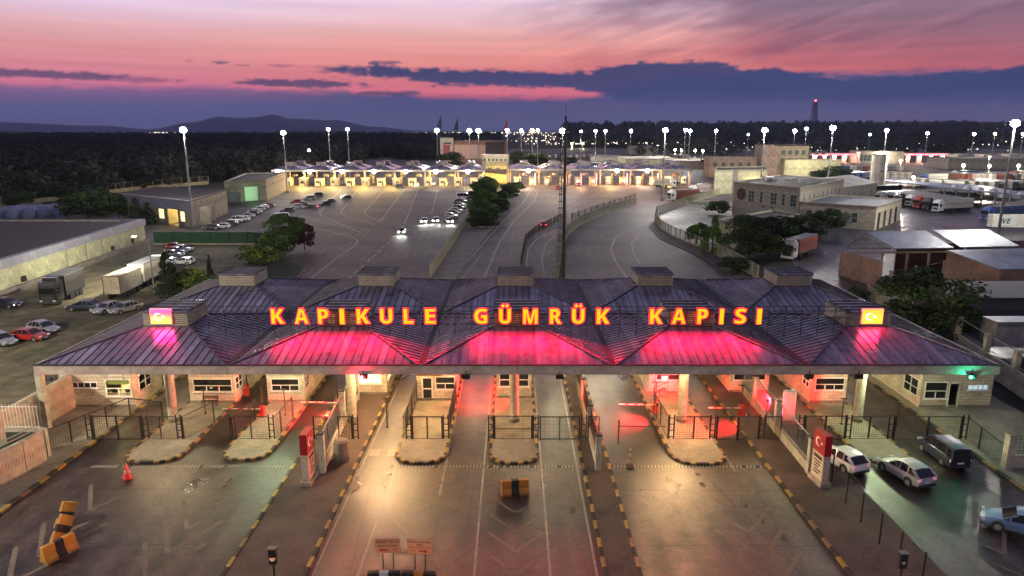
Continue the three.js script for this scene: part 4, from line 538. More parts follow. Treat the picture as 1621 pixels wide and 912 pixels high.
sheet('truck_yard', [[42.1, -60], [240, -60], [330, -345], [110, -345], [90, -290], [72, -232], [78, -186], [61, -143], [42.4, -117]], .012, mat('yardroad', [.075, .075, .085], .6, { map: T.asph, roughnessMap: T.asphR }));
sheet('lorry_park_ground', [[-120, -345.5], [420, -345.5], [700, -1000], [-160, -1000]], .01, M.roadway);
sheet('median_lawn', [[-37.9, -86], [-37, -113], [-39, -128], [-44.5, -134], [-52, -133], [-48, -116], [-46, -90]], .06, M.lawn);
sheet('office_lawn', [[42.8, -117], [44, -140], [52, -153], [60, -158], [57, -140], [51, -122]], .05, M.lawn);
{ const p = struct('pavement'); mb().prism([[-14, -85], [-9.7, -85], [-9.8, -117], [-6.2, -170], [-4.6, -186], [-8.5, -194], [-12.2, -193], [-13.9, -117]], .02, .15).build('paving', M.concrete, p); mb().prism([[8.4, -85], [5, -85], [5.2, -118], [7.8, -140], [10.6, -160], [11.6, -157], [8.2, -118]], .02, .15).build('paving', M.concrete, p); mb().prism([[42.1, -118], [38.6, -116], [37.6, -142], [34.8, -163], [36.6, -185], [39.8, -194], [37.9, -163.5], [41.3, -143]], .03, .15).build('paving', M.sidewalk, p); }
kerb(AT([[468, 444], [514, 402]]), '', -200, .3, .15, 1.1);

// ---------------------------------------------------------------- painted lines of plaza and roads
{ const L = mb(), w = .26, y = .034; const line = (pts, ww = w) => strip(L, AT(pts), ww, y); const dash = (pts, n) => { const q = AT(pts); for (let i = 0; i < n; i++) { const t0 = i / n, t1 = (i + .5) / n; strip(L, [[lerp(q[0][0], q[1][0], t0), lerp(q[0][1], q[1][1], t0)], [lerp(q[0][0], q[1][0], t1), lerp(q[0][1], q[1][1], t1)]], w, y); } };
  line([[490, 443], [525, 415], [562, 388], [567, 382], [560, 377], [500, 361], [470, 355]]); dash([[550, 443], [625, 375]], 9); dash([[735, 300], [735, 282]], 3);
  line([[540, 300], [506, 336], [507, 341], [572, 369]]); line([[566, 300], [541, 334], [540, 340], [595, 357]]); line([[610, 300], [577, 335], [579, 341], [602, 351], [640, 300]]); line([[478, 342], [587, 365]]); line([[662, 300], [640, 355]]); line([[692, 302], [683, 340]], .2); line([[490, 348], [565, 364]]);
  line([[715, 444], [770, 380], [795, 352], [828, 322], [838, 305]]); line([[765, 444], [790, 385], [812, 352], [846, 318], [850, 305], [842, 296]]); line([[730, 444], [760, 405]], .16);
  line([[833, 420], [836, 395], [850, 378], [885, 362]]); line([[862, 440], [858, 410], [865, 385], [880, 372]], .18); line([[958, 300], [900, 330]], .16);
  line([[993, 441], [975, 415], [967, 394], [975, 376], [1000, 362], [1040, 345]]); line([[1013, 418], [1002, 400], [1000, 385], [1012, 372]], .18); L.build('road_marking', M.roadpaint).userData.kind = 'structure'; }

// ================================================================ panel fences along the roads
mat('fpost', [.42, .40, .30], .8, { map: T.conc }); mat('fmesh', [.30, .30, .19], .85);
function roadFence(label, pts, h, sp, low = .55, opt = {}) {
  const o = thing('panel_fence', label, 'fence'), q = []; for (let i = 0; i < pts.length - 1; i++) { const a = pts[i], b = pts[i + 1], L = Math.hypot(b[0] - a[0], b[1] - a[1]), n = Math.max(1, Math.round(L / sp)); for (let k = 0; k < n; k++) q.push([lerp(a[0], b[0], k / n), lerp(a[1], b[1], k / n)]); } q.push(pts[pts.length - 1]);
  for (const [x, z] of q) mb().box(x, .02, z, .26, h, .26).build('post', opt.post ?? M.fpost, o);
  const inf = mb(); for (let i = 0; i < q.length - 1; i++) { const a = q[i], b = q[i + 1], L = Math.hypot(b[0] - a[0], b[1] - a[1]), ry = -Math.atan2(b[1] - a[1], b[0] - a[0]), cx = (a[0] + b[0]) / 2, cz = (a[1] + b[1]) / 2; if (low) mb().box(cx, .02, cz, L - .27, low, .16, ry).build('base_panel', opt.post ?? M.fpost, o); inf.box(cx, h - .12, cz, L - .27, .07, .07, ry); const n = Math.round(L / (opt.bar ?? .22)); for (let k = 1; k < n; k++) inf.box(lerp(a[0], b[0], k / n), low + .02, lerp(a[1], b[1], k / n), opt.bw ?? .07, h - low - .12, .03, ry); }
  tag(inf.build('mesh_infill', opt.mesh ?? M.fmesh, o), null, null, null, 'stuff'); return o;
}
roadFence('pale panel fence with dark slots between plaza and exit road', AT([[681, 443], [712, 395], [740, 353], [757, 334]]), 2.6, 2.8, .8, { post: M.fpost });
roadFence('dark railing bending between the exit road lanes', AT([[825, 418], [832, 381], [846, 369], [872, 355], [893, 345]]), 1.7, 4, 0, { post: M.iron, mesh: M.iron, bar: .3 });
roadFence('pale panel fence curving along the left of the freight road', AT([[884, 443], [889, 398], [899, 372], [920, 356], [960, 338], [1006, 324]]), 2.7, 3, .6);
roadFence('dark mesh railing above the curved pale fence', AT([[905, 350], [945, 335], [1005, 316]]), 2.2, 6, 0, { post: M.iron, mesh: M.wire, bar: .5 });
roadFence('greenish panel fence along the right side of the freight road', AT([[1199, 443], [1165, 421], [1130, 402], [1092, 387], [1062, 374], [1045, 363], [1037, 350], [1039, 342]]), 2.6, 2.9, .45, { bar: .3, bw: .05 });
roadFence('pale panel fence climbing to the lorry park behind the service yard', AT([[1040, 340], [1085, 324], [1138, 309]]), 2.7, 3.2, .4, { bar: .3, bw: .06 });
roadFence('pale boundary fence lit green behind the tank shed, far left', [[-176, -190], [-166, -222], [-168, -246], [-166, -262], [-162, -299], [-145, -335]], 4, 5, 1.6, { bar: 1.2, bw: .06 });
roadFence('concrete post fence beside the big dark tree on the right', AT([[1372, 478], [1395, 495], [1420, 508]]), 2.6, 2.6, .5, { bar: .22 });
{ const o = thing('boundary_wall', 'concrete wall with pillars and rails sloping down the right edge past the canopy corner', 'wall'), P = AT([[1476, 530], [1512, 556], [1556, 588], [1602, 618], [1650, 655]]); for (let i = 0; i < P.length; i++) { const [x, z] = P[i]; mb().box(x, .02, z, .5, 4.1, .5).build('pillar', M.wallc, o); if (i) { const a = P[i - 1], L = Math.hypot(x - a[0], z - a[1]), ry = -Math.atan2(z - a[1], x - a[0]); mb().box((x + a[0]) / 2, .02, (z + a[1]) / 2, L - .5, 2.2, .3, ry).build('wall_panel', M.wallc, o); mb().rod([a[0], 4, a[1]], [x, 4, z], .05, 6).rod([a[0], 2.6, a[1]], [x, 2.6, z], .04, 6).build('rail', M.steel, o); } } }
{ const P = AT([[1405, 470], [1445, 462], [1490, 452], [1570, 455]]); const o = thing('wire_fence', 'thin wire fence on concrete posts in front of the open shed', 'fence'); for (const [x, z] of P) mb().box(x, .02, z, .3, 4.2, .3).build('post', M.fpost, o); const w = mb(); for (let i = 1; i < P.length; i++) for (const y of [1.4, 2.8, 4]) w.bar([P[i - 1][0], y, P[i - 1][1]], [P[i][0], y, P[i][1]], .03); tag(w.build('wire', M.steel, o), null, null, null, 'stuff'); }

// ================================================================ buildings around the yards
mat('wcream', [.60, .60, .40], .85, { map: T.rust }); mat('fascg', [.36, .36, .44], .6, { map: T.metal, bumpMap: T.corr, bumpScale: .04 }); mat('roofd', [.045, .035, .038], .9, { map: T.conc }); mat('plast', [.40, .36, .30], .9, { map: T.rust }); mat('plastd', [.30, .27, .24], .9, { map: T.rust }); mat('tarpg', [.015, .075, .045], .7, { map: T.leaf }); mat('tank', [.20, .23, .40], .6, { map: T.conc }); mat('pinkw', [.42, .27, .22], .85, { map: T.conc, bumpMap: T.corr, bumpScale: .02 }); mat('roofw', [.34, .39, .47], .45, { map: T.metal, bumpMap: T.corr, bumpScale: .05, metalness: .2 }); mat('officew', [.56, .52, .42], .85, { map: T.stone, bumpMap: T.stoneB, bumpScale: .01 }); mat('winframe', [.55, .55, .50], .5); mat('wing', [.07, .10, .085], .15);
function house(name, label, cat, pts, h, wallM, roofM, opt = {}) { // flat roofed building on a footprint
  const o = thing(name, label, cat), n = pts.length; 
  for (let i = 0; i < n; i++) { const [x0, z0] = pts[i], [x1, z1] = pts[(i + 1) % n]; const L = Math.hypot(x1 - x0, z1 - z0), ry = -Math.atan2(z1 - z0, x1 - x0), nx = (z1 - z0) / L, nz = -(x1 - x0) / L, mx = pts.reduce((q, p) => q + p[0], 0) / n, mz = pts.reduce((q, p) => q + p[1], 0) / n, s = nx * ((x0 + x1) / 2 - mx) + nz * ((z0 + z1) / 2 - mz) > 0 ? 1 : -1; mb().box((x0 + x1) / 2 - s * nx * .15, 0, (z0 + z1) / 2 - s * nz * .15, L, h, .3, ry).build('wall', wallM, o); }
  const rf = mb().prism(pts, h - .5, h - .3).build('roof', roofM, o); if (opt.parapet !== 0) for (let i = 0; i < n; i++) { const [x0, z0] = pts[i], [x1, z1] = pts[(i + 1) % n]; const L = Math.hypot(x1 - x0, z1 - z0); mb().box((x0 + x1) / 2, h, (z0 + z1) / 2, L + .1, .12, .5, -Math.atan2(z1 - z0, x1 - x0)).build('coping', opt.cop ?? M.cream, rf); } return o;
}
// openings on a wall from a to b (ground points), t along it, standing proud by out metres towards the camera side
function wallSpot(a, b, t) { const L = Math.hypot(b[0] - a[0], b[1] - a[1]), ry = -Math.atan2(b[1] - a[1], b[0] - a[0]); let nx = (b[1] - a[1]) / L, nz = -(b[0] - a[0]) / L; const x = lerp(a[0], b[0], t), z = lerp(a[1], b[1], t); if (nx * -x + nz * -z < 0) { nx = -nx; nz = -nz; } return { x, z, ry, nx, nz }; }
function wallWin(o, a, b, t, y, w, h, cols, rows, glass = M.wing, fr = M.winframe) { const s = wallSpot(a, b, t), g = new THREE.Group(); const f = mb(), T2 = .09; for (let k = 0; k <= cols; k++) f.box(-w / 2 + w * k / cols, y, 0, T2, h, .14); for (let k = 0; k <= rows; k++) f.box(0, y + h * k / rows - T2 / 2, 0, w + T2, T2, .12); const fm = f.build('window', fr, o); fm.position.set(s.x + s.nx * .05, 0, s.z + s.nz * .05); fm.rotation.y = s.ry; for (let i = 0; i < cols; i++) for (let j = 0; j < rows; j++) mb().box(-w / 2 + w * (i + .5) / cols, y + h * j / rows + .05, 0, w / cols - .1, h / rows - .1, .05).build('pane', glass, fm); return fm; }
function wallBox(name, o, a, b, t, y, w, h, d, m, out = .03) { const s = wallSpot(a, b, t), q = mb().box(0, y, 0, w, h, d).build(name, m, o); q.position.set(s.x + s.nx * out, 0, s.z + s.nz * out); q.rotation.y = s.ry; return q; }
{ // long cream warehouse on the left
  const o = thing('warehouse', 'long low cream warehouse with grey fascia band and flat dark roof at the left', 'warehouse'), a = [-78.2, -96], b = [-83.2, -157];
  const fp = [a, b, [-122, -157], [-130, -96]]; mb().prism([[a[0] - .3, a[1]], [b[0] - .3, b[1]], fp[2], fp[3]], 0, 4.1).build('wall', M.wcream, o);
  mb().prism(fp.map(([x, z], i) => [x + (i < 2 ? .15 : 0), z]), 4.1, 5.55).build('fascia_band', M.fascg, o); mb().prism([[a[0] - 1, a[1]], [b[0] - 1, b[1] + .8], [-121, -156], [-129, -96]], 5.5, 5.62).build('roof', M.roofd, o);
  wallBox('plinth', o, a, b, .5, 0, 61, .9, .8, M.plastd, .3); for (const t of [.45, .56, .66, .83, .92]) { const s = wallSpot(a, b, t); mb().rod([s.x + s.nx * .25, .8, s.z + s.nz * .25], [s.x + s.nx * .25, 4.1, s.z + s.nz * .25], .06, 6).build('downpipe', M.plastd, o); }
  for (const t of [.24, .735, .885]) wallBox('vent', o, a, b, t, 1.1, .9, .9, .3, M.gutter, .05);
  mb().box(-103, 5.6, -152, 34, .25, .3).build('roof_coping', M.cream, o);
}
{ const o = thing('tank_shed', 'low row of pale blue rounded tanks under tarpaulin behind the left warehouse', 'tank'); for (let k = 0; k < 5; k++) { const t = mb().add(new THREE.CylinderGeometry(2.4, 2.4, 12, 16, 1, false, 0, Math.PI * 2).rotateX(Math.PI / 2), M4().makeTranslation(-143.5 + k * 3.9, 1.6, -199 - k * 1.1)).build('tank', M.tank, o); mb().ball(-143.5 + k * 3.9, 1.6, -193 - k * 1.1, 2.35, 12).build('tank_end', M.tank, t); } }
{ // workshop with lit gate
  const a = [-114.3, -204], b = [-83.6, -181], c = [-88.1, -216], o = thing('workshop', 'low grey workshop building with a glowing yellow garage doorway', 'building');
  const dir = [(b[0] - a[0]), (b[1] - a[1])], L = Math.hypot(...dir), P = (t) => [a[0] + dir[0] * t, a[1] + dir[1] * t], ry = -Math.atan2(dir[1], dir[0]);
  const seg = (t0, t1, y0, y1, m, nm) => { const p = P((t0 + t1) / 2); mb().box(p[0], y0, p[1], L * (t1 - t0), y1 - y0, .35, ry).build(nm, m, o); };
  seg(0, .52, 0, 4.5, M.plast, 'wall'); seg(.52, .56, 0, 4.5, M.plastd, 'wall'); seg(.56, .64, 0, 1.6, M.plastd, 'wall'); seg(.56, .64, 4.2, 4.5, M.plastd, 'wall'); seg(.64, .69, 0, 4.5, M.plastd, 'wall'); seg(.83, .86, 0, 4.5, M.plastd, 'wall'); seg(.86, .92, 0, 1.6, M.plastd, 'wall'); seg(.86, .92, 4.2, 4.5, M.plastd, 'wall'); seg(.92, 1, 0, 4.5, M.plast, 'wall'); seg(0, 1, 4.5, 7.3, M.fascg, 'fascia_band');
  for (const t of [.6, .89]) { const p = P(t); const w = mb().box(p[0], 1.6, p[1], L * .07, 2.6, .06, ry).build('window', M.litwin, o); mb().box(p[0], 2.8, p[1], L * .07, .1, .2, ry).build('transom', M.frame, w); }
  wallBox('wall', o, b, c, .5, 0, 35, 7.3, .35, M.plast, -.2); mb().prism([a, b, c, [-116, -228]], 7.0, 7.25).build('roof', M.roofd, o); mb().box(-98, 7.25, -190.6, 38, .14, .4, ry).build('coping', M.cream, o);
  const q = P(.76), qn = [dir[1] / L, -dir[0] / L]; const in_ = (d) => [q[0] + qn[0] * d, q[1] + qn[1] * d]; const bk = in_(8); mb().box(bk[0], 0, bk[1], 9, 4.6, .2, ry).build('back_wall', M.cream, o); for (const s of [-1, 1]) { const m0 = in_(4); mb().box(m0[0] + s * 4.2 * dir[0] / L, 0, m0[1] + s * 4.2 * dir[1] / L, .2, 4.6, 8, ry).build('side_wall', M.cream, o); } { const m0 = in_(4); mb().box(m0[0], 4.55, m0[1], 8.6, .2, 8, ry).build('ceiling', M.cream, o); mb().box(m0[0], .03, m0[1], 8.6, .03, 8, ry).build('floor', M.concrete, o); const l = mb().box(m0[0], 4.3, m0[1], 2.4, .14, .4, ry).build('strip_lamp', lamp('wslamp', [1, .78, .22], 12), o); pointLamp([m0[0], 4.1, m0[1]], [1, .74, .22], 160, 10); const v = makeCar('van', 'white', 'white van parked inside the lit workshop', [m0[0] + 1.2, .06, m0[1] - 1], ry + 1.9); }
  mb().box(-84.6, .1, -196, 1.2, 4.4, 1.6).box(-85.5, .1, -200, .4, 6, .4).build('service_shaft', M.plastd, o);
}
{ const a = [-101, -246], b = [-89.5, -255], c = [-97.5, -305], o = house('storage_building', 'pale flat roofed building with a green glowing doorway beside the far left canopy', 'building', [a, b, c, [-112, -296]], 7.5, M.plast, M.roofd); wallBox('doorway', o, a, b, .62, .4, 4.6, 5, .3, lamp('greendoor', [.10, .6, .04], .14), .1); wallBox('shutter', o, a, b, .2, .2, 3.6, 3.4, .2, M.steel, .1); for (const t of [.38, .85]) wallBox('pilaster', o, a, b, t, 0, 1.1, 3.6, .5, M.plast, .2); pointLamp([-92.5, 3, -248.5], [.2, 1, .08], 14, 10); for (const t of [.3, .7]) wallBox('vent', o, b, c, t, 5.2, .6, .5, .15, M.gutter); }
{ const o = thing('neon_tube_post', 'slim upright red neon tube on a post beside the green doorway', 'light'), [x, z] = at(417, 318); mb().cyl(x, 0, z, .18, 1.2, 8).build('post', M.iron, o); mb().cyl(x, 1.2, z, .17, 6.0, 8).build('tube', lamp('neonred', [1, .05, .05], 5), o); pointLamp([x, 4, z + .5], [1, .05, .05], 50, 10); }
{ const o = thing('tarpaulin_fence', 'long low fence hung with dark green tarpaulin across the yard', 'fence'); for (let k = 0; k < 7; k++) { mb().box(-80.5 + k * 4.2 + 2.05, .1, -155 - k * .05, 4.1, 2.7, .1).build('tarpaulin', M.tarpg, o); mb().box(-80.5 + k * 4.2, 0, -155, .12, 3, .12).build('post', M.iron, o); } mb().box(-66, .02, -154.6, 29, .35, .3).build('kerbstone', M.fpost, o); const t2 = mb().box(-53.5, .1, -153, 6.2, 3.1, 3.2).build('covered_stack', M.gutter, o); }

// right hand office with the round emblem
{ const a = [67, -211.9], b = [78.2, -189.8], c = [106, -224], d = [95, -246], o = house('office_building', 'two storey cream stone office building with a round dark emblem on its left wall', 'office building', [a, b, c, d], 9.9, M.officew, M.roofd);
  const e = wallSpot(a, b, .14), em = mb().add(new THREE.CylinderGeometry(1.75, 1.75, .18, 28).rotateX(Math.PI / 2), null).build('round_emblem', mat('emb', [.06, .025, .02], .6), o); em.position.set(e.x + e.nx * .12, 6.6, e.z + e.nz * .12); em.rotation.y = e.ry; const ring = mb().add(new THREE.TorusGeometry(1.55, .1, 6, 28), M4().makeTranslation(0, 0, .1)).add(new THREE.TorusGeometry(.9, .07, 6, 24), M4().makeTranslation(0, 0, .1)).box(0, -.3, .08, .5, .9, .06).build('emblem_ring', mat('embr', [.22, .12, .08], .6), em);
  for (const [t, w, cols] of [[.30, 2.2, 2], [.455, 1.1, 1], [.64, 2.3, 2], [.78, 1.1, 1], [.92, 2.2, 2]]) { wallWin(o, a, b, t, 4.6, w, 3.2, cols, 3); if (t > .7) wallWin(o, a, b, t, .6, w, 2.6, cols, 2); }
  for (let k = 0; k < 9; k++) wallWin(o, b, c, .09 + k * .1, 5.2, 1.1, 2.4, 1, 3); for (let k = 0; k < 12; k++) mb().box(84 + rr(-7, 11), 9.4, -217 + rr(-9, 6), rr(1, 2), rr(.8, 1.6), rr(1, 1.6)).build('roof_unit', M.steel, o); for (const t of [.5, .62]) wallBox('air_conditioner', o, a, b, t, 3.4, .9, .6, .4, M.steel, .25);
  // lower wing
  const wa = [78.4, -189.6], wb = [93, -177.5], wc = [111, -198.5], wd = [96, -211]; const w = house('office_wing', 'single storey wing with pale roof in front of the stone office', 'building', [wa, wb, wc, wd], 6.1, M.officew, mat('wingroof', [.22, .25, .27], .6, { map: T.metal })); for (let k = 0; k < 4; k++) wallWin(w, wa, wb, .14 + k * .2, 1.6, 1.5, 2.6, 1, 2); for (let k = 0; k < 4; k++) wallBox('door_recess', w, wb, wc, .12 + k * .22, .1, 1.6, 4.2, .2, M.gutter, .04);
  const h = thing('gabled_hall', 'pale gable roofed hall behind the stone office', 'building'); { const A = [107, -226], B = [128, -246], C = [117, -262], D = [96, -242], y = 7.2, pk = 9.6, m1 = [(A[0] + B[0]) / 2, (A[1] + B[1]) / 2], m2 = [(C[0] + D[0]) / 2, (C[1] + D[1]) / 2]; mb().prism([A, B, C, D], 0, y).build('wall', M.officew, h); const r = mb(); const r3 = (p, q) => [p[0], q, p[1]]; const rg = [(A[0] + D[0]) / 2, (A[1] + D[1]) / 2], rh = [(B[0] + C[0]) / 2, (B[1] + C[1]) / 2]; r.poly([r3(A, y), r3(B, y), r3(rh, pk), r3(rg, pk)]).poly([r3(C, y), r3(D, y), r3(rg, pk), r3(rh, pk)]).poly([r3(A, y), r3(rg, pk), r3(D, y)]).poly([r3(B, y), r3(C, y), r3(rh, pk)]); r.build('roof', mat('paleroof', [.48, .45, .36], .7, { map: T.metal }), h); for (let k = 0; k < 5; k++) wallWin(h, A, B, .15 + k * .17, 3, 1.4, 2.4, 2, 2); }
}
{ const a = [46.7, -157], b = [49.7, -148.2], c = [69, -166], d = [66, -176], o = house('gatehouse', 'small flat roofed cream house among dark trees beside the freight road', 'house', [a, b, c, d], 5.4, M.wcream, M.roofd); mb().prism([[66, -168], [70, -166], [73, -172], [69, -175]], 0, 4.6).build('annex', M.wcream, o); }
{ const [x, z] = at(1166, 408), o = thing('utility_cabin', 'small grey utility cabin with a white lid among the trees by the fence', 'cabin', [x, .05, z]); mb().box(0, 0, 0, 2, 2.0, 1.6).build('body', M.steel, o); mb().box(0, 2.0, 0, 2.2, .5, 1.8).build('lid', M.white, o); }
{ // white hall with yellow lit doors behind the lorries
  const a = at(1130, 308), b = at(1212, 306), o = house('cargo_hall', 'pale box shaped hall with yellow lit doors behind the lorry park', 'building', [a, b, [b[0] + 8, b[1] - 26], [a[0] + 8, a[1] - 26]], 9.6, M.wcream, M.roofd); wallBox('lit_door', o, a, b, .66, .1, 5, 4.6, .2, M.litwin); for (const t of [.5, .82]) wallBox('door_recess', o, a, b, t, .1, 1.6, 4.6, .2, M.orange); wallBox('pilaster', o, a, b, .38, 0, 2.2, 9.6, .4, M.plastd, .1); pointLamp([b[0] - 6, 4, b[1] + 3], [1, .85, .4], 120, 10); }
{ // open sheds on the right
  const shed = (label, A, B, C, D, y0, y1, walls) => { const o = thing('open_shed', label, 'shed'), r3 = (p, q) => [p[0], q, p[1]]; const rf = mb().poly([r3(A, y0), r3(B, y0), r3(C, y1), r3(D, y1)]).poly([r3(A, y0 - .18), r3(B, y0 - .18), r3(C, y1 - .18), r3(D, y1 - .18)]).poly([r3(A, y0), r3(B, y0), r3(B, y0 - .18), r3(A, y0 - .18)]).poly([r3(A, y0), r3(D, y1), r3(D, y1 - .18), r3(A, y0 - .18)]).poly([r3(B, y0), r3(C, y1), r3(C, y1 - .18), r3(B, y0 - .18)]).build('roof', M.roofw, o); for (const q of walls) q(o); return o; };
  const F = (px, py, h) => at(px, py, h);
  shed('open fronted shed with pale blue roof and salmon side wall at the right', F(1416, 393, 5.6), F(1510, 392, 5.6), F(1466, 365, 7.2), F(1372, 367, 7.2), 5.6, 7.2, [(o) => { for (const px of [1393, 1432, 1466]) { const [x, z] = at(px, 441); mb().box(x, 0, z, .3, 4.6, .3).build('column', M.fpost, o); } mb().bar([...[at(1332, 443)[0]], 4.7, at(1332, 443)[1]], [at(1500, 441)[0], 4.7, at(1500, 441)[1]], .3).build('beam', M.fpost, o); const a = at(1328, 436), b = at(1394, 456); wallBox('wall', o, a, b, .25, 0, Math.hypot(b[0] - a[0], b[1] - a[1]) * .49, 4.4, .25, M.pinkw); wallBox('wall', o, a, b, .75, 0, Math.hypot(b[0] - a[0], b[1] - a[1]) * .49, 4.4, .25, M.pinkw); const c = at(1415, 430), d = at(1520, 428); wallBox('back_wall', o, c, d, .5, 0, Math.hypot(d[0] - c[0], d[1] - c[1]), 5, .25, mat('brickd', [.10, .045, .03], .9)); const tr = mb(); const P0 = F(1338, 393, 4.7), P1 = F(1410, 393, 4.7), P2 = F(1372, 368, 7.2); tr.bar([P0[0], 4.7, P0[1]], [P2[0], 7.1, P2[1]], .2).bar([P1[0], 5.4, P1[1]], [P2[0], 7.1, P2[1]], .2).bar([P0[0], 4.7, P0[1]], [P1[0], 4.7, P1[1]], .2); for (let k = 1; k < 9; k++) { const t = k / 9; tr.bar([lerp(P0[0], P1[0], t), 4.7, lerp(P0[1], P1[1], t)], [lerp(P0[0], P2[0], t), lerp(4.7, 7.1, t), lerp(P0[1], P2[1], t)], .09); } tr.build('gable_truss', M.plastd, o); }]);
  shed('shed with bright white roof at the right, second of the three', F(1521, 391, 5.6), F(1613, 389, 5.6), F(1565, 363, 7.2), F(1476, 364, 7.2), 5.6, 7.2, [(o) => { const a = at(1525, 425), b = at(1660, 420); wallBox('wall', o, a, b, .5, 0, Math.hypot(b[0] - a[0], b[1] - a[1]), 5, .25, M.pinkw); }]);
  shed('long pale roofed shed with salmon gable wall nearest at the right', F(1583, 426, 4.6), F(1700, 424, 4.6), F(1620, 393, 6.6), F(1500, 396, 6.6), 4.6, 6.6, [(o) => { const a = F(1500, 397, 6.4), b = F(1584, 427, 4.4); const g = mb(); g.poly([[a[0], 0, a[1]], [b[0], 0, b[1]], [b[0], 4.5, b[1]], [a[0], 6.5, a[1]]]); g.build('gable_wall', M.pinkw, o); const c = b, d = F(1700, 425, 4.4); mb().poly([[c[0], 0, c[1]], [d[0], 0, d[1]], [d[0], 4.5, d[1]], [c[0], 4.5, c[1]]]).build('wall', M.pinkw, o); }]);
  const o = thing('storage_shed', 'dark low shed roof with a pale rim behind the big tree at the right edge', 'shed'), A = at(1505, 508), B = at(1690, 506); mb().box((A[0] + B[0]) / 2, 0, A[1] - 4, B[0] - A[0], 3.2, 10).build('body', mat('darksh', [.10, .09, .09], .9), o); mb().box((A[0] + B[0]) / 2, 3.2, A[1] - 4, B[0] - A[0] + 1, .3, 10.6).build('roof', mat('sheddark', [.075, .07, .085], .8, { map: T.metal }), o);
  const q = thing('parked_trailer', 'grey curtain trailer with a white roof and round dark logo cut by the right edge', 'trailer', [61.5, .02, -77], .02); mb().box(0, 1.1, 0, 13.6, 2.75, 2.5).build('box', mat('curt', [.34, .33, .35], .7, { map: T.rust }), q); mb().box(0, 3.85, 0, 13.6, .1, 2.55).build('roof', M.roofw, q); mb().box(0, 3.35, 1.27, 13.6, .5, .06).build('top_rail', M.steel, q); for (let k = 0; k < 3; k++) mb().add(new THREE.CylinderGeometry(.5, .5, .3, 14).rotateX(Math.PI / 2), M4().makeTranslation(3 + k * 1.3, .5, 1)).build('wheel', M.tyre, q); mb().add(new THREE.TorusGeometry(.85, .16, 6, 24, 4.4), M4().makeRotationZ(.9).setPosition(1.4, 2.3, 1.28)).build('logo_ring', M.gutter, q); mb().box(1.7, 2.1, 1.27, .5, .7, .03).build('logo_bar', paintC.navy, q);
}
// ================================================================ trees and bushes
const leafM = { mid: mat('leafmid', [.12, .18, .05], .8, { map: T.leaf }), dark: mat('leafdark', [.056, .080, .034], .85, { map: T.leaf }), lime: mat('leaflime', [.20, .23, .05], .8, { map: T.leaf }), plum: mat('leafplum', [.09, .035, .04], .85, { map: T.leaf }), pine: mat('leafpine', [.035, .048, .028], .9, { map: T.leaf }) };
function crownGeo(kind, n, leaf) {   // unit crown: height 1 above y = 0, radius about .5
  const a = [], uv = [], col = []; const clumps = [], tint = []; const nc = kind === 'cone' ? 30 : 24;
  for (let k = 0; k < nc; k++) { if (kind === 'cone') { const y = rr(.03, .95), r = (1 - y) * .42 + .02, t = rr(0, 6.3); clumps.push([Math.cos(t) * r * .8, y, Math.sin(t) * r * .8, .07 + (1 - y) * .12]); } else { const t = rr(0, 6.3), u = rr(-.8, 1), r = Math.sqrt(1 - u * u) * rr(.5, 1.08) * .37; clumps.push([Math.cos(t) * r, .5 + u * .36, Math.sin(t) * r, rr(.09, .21)]); } }
  for (let k = 0; k < nc; k++) tint.push(rr(.5, 1.55)); for (let i = 0; i < n; i++) { const ci = (rnd() * nc) | 0, c = clumps[ci], tn = tint[ci] * rr(.65, 1.35), tw = rr(.88, 1.2); for (let j = 0; j < 6; j++) col.push(tn * tw, tn, tn * .9); let d; do d = [rr(-1, 1), rr(-1, 1), rr(-1, 1)]; while (Math.hypot(...d) > 1 || Math.hypot(...d) < .35); const p = V(c[0] + d[0] * c[3], cl(c[1] + d[1] * c[3] * .85, .01, 1), c[2] + d[2] * c[3]); const ax = V(rr(-1, 1), rr(-.6, 1), rr(-1, 1)).normalize(), s = leaf * rr(.55, 1.3), u = V(rr(-1, 1), rr(-1, 1), rr(-1, 1)).cross(ax).normalize().multiplyScalar(s), v = ax.clone().cross(u).multiplyScalar(.7); const q = [p.clone().sub(u).sub(v), p.clone().add(u).sub(v), p.clone().add(u).add(v), p.clone().sub(u).add(v)]; for (const j of [0, 1, 2, 0, 2, 3]) { a.push(q[j].x, q[j].y, q[j].z); } const U = rnd(), W = rnd(); uv.push(U, W, U + .2, W, U + .2, W + .2, U, W, U + .2, W + .2, U, W + .2); }
  const g = new THREE.BufferGeometry(); g.setAttribute('position', new THREE.Float32BufferAttribute(a, 3)); g.setAttribute('uv', new THREE.Float32BufferAttribute(uv, 2)); g.setAttribute('color', new THREE.Float32BufferAttribute(col, 3)); g.computeVertexNormals(); return g;
}
const crowns = { round: [0, 1, 2].map(() => crownGeo('round', 2400, .030)), cone: [0, 1].map(() => crownGeo('cone', 2200, .026)), big: [crownGeo('round', 6500, .017), crownGeo('round', 6500, .017)] };
for (const k in leafM) leafM[k].vertexColors = true;
const trunkGeo = new THREE.CylinderGeometry(.35, 1, 1, 7).translate(0, .5, 0), limbGeo = new THREE.CylinderGeometry(.3, 1, 1, 5).translate(0, .5, 0);
